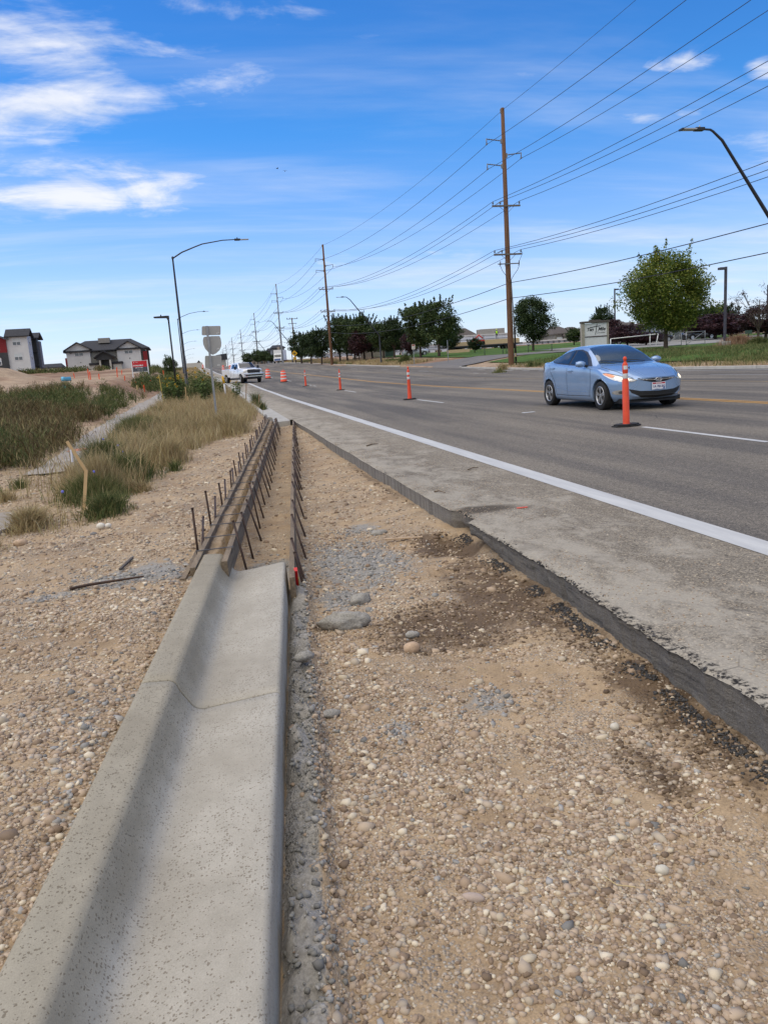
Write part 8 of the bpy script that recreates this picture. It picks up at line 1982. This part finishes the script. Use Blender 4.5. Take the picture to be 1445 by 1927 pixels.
lettering('Mile', (sw*.235, fy, zc+.02), c0*.155, ink, face, shear=.35, sx=.95, bold=.012)
lettering('Christian', (sw*.21, fy, zc-c0*.105), c0*.085, pm('sign_grey_ink', (.12, .12, .13), rough=.5), face, sx=.95)
mb = MB(); mb.prism([(sw*.055, zc+c0*.175), (sw*.078, zc+c0*.17), (sw*.010, zc-c0*.17), (-sw*.004, zc-c0*.16)], fy-.006, fy+.01, 'XZ'); mb.prism([(-sw*.20, zc+c0*.085), (sw*.20, zc+c0*.125), (sw*.20, zc+c0*.108), (-sw*.20, zc+c0*.06)], fy-.009, fy+.01, 'XZ'); mb.build('cross', ink, face)
# --- the AVAILABLE sign in the field
Ya = 76; p = onground(267, Ya); a, b_, c_, d_ = at(250.5, 680, Ya), at(279, 678, Ya), at(251, 701, Ya), at(281, 700, Ya)
w_ = b_.x-a.x; zt = (a.z+b_.z)/2-p.z; zb_ = (c_.z+d_.z)/2-p.z; hh = zt-zb_
t = thing('for_lease_sign', p, 'red and grey AVAILABLE board on two white posts in the dirt field', 'sign', rz=R_(4))
for s in (-1, 1): mb = MB(); mb.box((s*(w_/2+.03), 0, (zt+.06)/2-.1), (.10, .09, zt+.26)); mb.build('post', white_paint, t)
mb = MB(); mb.box((0, -.01, zb_+hh*.735), (w_-.05, .03, hh*.53)); mb.build('red_panel', pm('sign_red', (.62, .02, .03), rough=.4), t)
mb = MB(); mb.box((0, -.01, zb_+hh*.27), (w_-.05, .03, hh*.40)); mb.build('grey_panel', pm('sign_slate', (.085, .095, .115), rough=.5), t)
mb = MB(); mb.box((0, 0, zt+.01), (w_+.1, .05, .05)); mb.box((0, 0, zb_+.03), (w_, .05, .05)); mb.build('rail', white_paint, t)
fy = -.032
lettering('AVAILABLE', (-.12*w_, fy, zb_+hh*.60), hh*.155, white_paint, t, sx=1.15, bold=.008)
lettering('COMPASS', (-.12*w_, fy, zb_+hh*.88), hh*.10, white_paint, t) if False else None
mb = MB(); mb.prism([(-w_*.40, zb_+hh*.84), (-w_*.33, zb_+hh*.84), (-w_*.365, zb_+hh*.93)], fy-.003, fy+.01, 'XZ'); mb.build('logo', white_paint, t)
lettering('LEE', (-.18*w_, fy, zb_+hh*.88), hh*.09, white_paint, t, sx=1.4)
lettering('208 557 9300', (-.06*w_, fy, zb_+hh*.405), hh*.115, white_paint, t, sx=1.05, bold=.004)
lettering('LEASE SIZE', (0, fy, zb_+hh*.255), hh*.10, pm('ltgrey', (.5, .5, .5), rough=.5), t, sx=1.1); lettering('BLD SUIT', (0, fy, zb_+hh*.13), hh*.10, pm('ltgrey', (.5, .5, .5)), t, sx=1.1)
# --- survey laths
laths = [(168.5, 712, 694, 72, 1), (171.5, 712, 699, 71, 1), (187.5, 715, 706, 68, 1), (221.5, 712, 695.5, 72, 1), (141, 708, 700, 82, 1), (235.5, 717, 709, 66, 1), (258, 720, 710, 62, 1), (268.5, 718, 707, 63, 1), (273, 722, 710, 60, 1), (248, 719, 713, 62, 0), (285.5, 712, 700.5, 70, 1), (305.5, 705, 692, 74, 1), (310, 696, 676, 92, 1), (230, 697, 690, 90, 1), (259, 723, 716, 60, 0)]
desc = ['tallest orange lath left of the field centre', 'shorter orange lath touching the tallest one', 'small orange lath right of the close pair', 'lone tall orange lath in the middle of the field', 'small orange lath near the blue pipe', 'short orange lath below the grey board sign', 'orange lath in front of the red board, leftmost', 'orange lath in front of the red board, second', 'orange lath in front of the red board, third', 'short unpainted pale lath left of the red board front', 'orange lath right of the red board', 'orange-topped white lath by the far path bushes', 'red-orange lath beside the bushy green tree', 'faint orange lath before the grey building entrance', 'short pale stub lath below the red board']
for (px, by, ty, Y, o_), lab in zip(laths, desc):
    b0 = onground(px, Y); H = max(.35, (by-ty)*Y/1447*1.05); lath(b0, b0+Vector(((px % 3-1)*.03, 0, H)), lab, (M_LATH if not o_ or px > 300 else M_OR, M_OR if o_ else None), w=.075)
# leaning yellowish stake near sunflowers
b0 = onground(309, 44); lath(b0, at(299, 705, 44), 'leaning yellow stake beside the sunflowers', (pm('stake_yellow', (.50, .38, .10), rough=.7), None), w=.045, group='survey laths in the field')
# pipes in the dirt
p = onground(126, 76); t = thing('blue_pipe', p+Vector((0, 0, .16)), 'short light blue plastic pipe lying on the dirt field', 'pipe', rz=.1); mb = MB(); mb.lathe([(.20, -.42), (.24, -.42), (.24, -.15), (.20, -.14), (.20, .40), (.16, .40), (.16, -.42)], 16, axis='X'); mb.build('pipe', pm('pipe_blue', (.12, .42, .62), (.10, .36, .55), rough=.4), t)
p = onground(123, 45); t = thing('green_pipe', p, 'teal capped standpipe sticking out of the dirt', 'pipe'); mb = MB(); mb.lathe([(.09, -.1), (.09, .30), (.11, .30), (.11, .38), (.09, .40)], 12); mb.build('pipe', pm('pipe_teal', (.03, .25, .20), (.025, .20, .16), rough=.5), t); mb = MB(); mb.lathe([(.07, .40), (.08, .47), (0, .48)], 10); mb.build('cap', black_metal, t)
# paint mark on the path
for k, (px, py, w) in enumerate(((150, 846, .55), (168, 842, .40))):
    q = W(px, py, .06); n = 9; pts = []
    for i in range(n): a = 2*PI*i/n; pts.append((q.x+w*.5*math.cos(a)*random.Random(i+k*9).uniform(.6, 1.1), q.y+.28*math.sin(a)*random.Random(i*3+k).uniform(.5, 1.2)))
    mb = MB(); mb.add([(x, y, float(max(gb(x, y), 0))+.036) for x, y in pts], [tuple(range(n))]); tag(mb.build('paint_mark', pm('paint_orange', (.62, .22, .13), (.40, .24, .17), rough=.9, scale=14)), ('larger' if k == 0 else 'smaller')+' faded orange survey mark sprayed on the grey path', 'paint mark')
p = W(1106, 955, .005); p = W(982, 955, .005); mb = MB(); mb.box(p, (.10, .03, .003)); tag(mb.build('paint_mark', M_OR), 'tiny orange paint tick on the shoulder near the dark stain', 'paint mark')
# birds
for i, (px, py) in enumerate(((522, 317), (536.5, 322))):
    q = at(px, py, 70); t = thing('bird', q, ('left' if i == 0 else 'right')+' one of two small dark birds high in the blue sky', 'bird', 'two birds in the sky', rz=.6+i)
    mb = MB(); mb.lathe([(0, -.11), (.03, -.08), (.04, 0), (.025, .07), (.012, .10), (0, .13)], 8, axis='X'); mb.build('body', M_BLK, t)
    for s in (-1, 1): mb = MB(); mb.add([(-.04, 0, .01), (.05, 0, .01), (.03, s*.13, .06), (-.02, s*.13, .06), (-.03, s*.24, .03)], [(0, 1, 2, 3), (3, 2, 4)]); mb.build('wing', M_BLK, t)
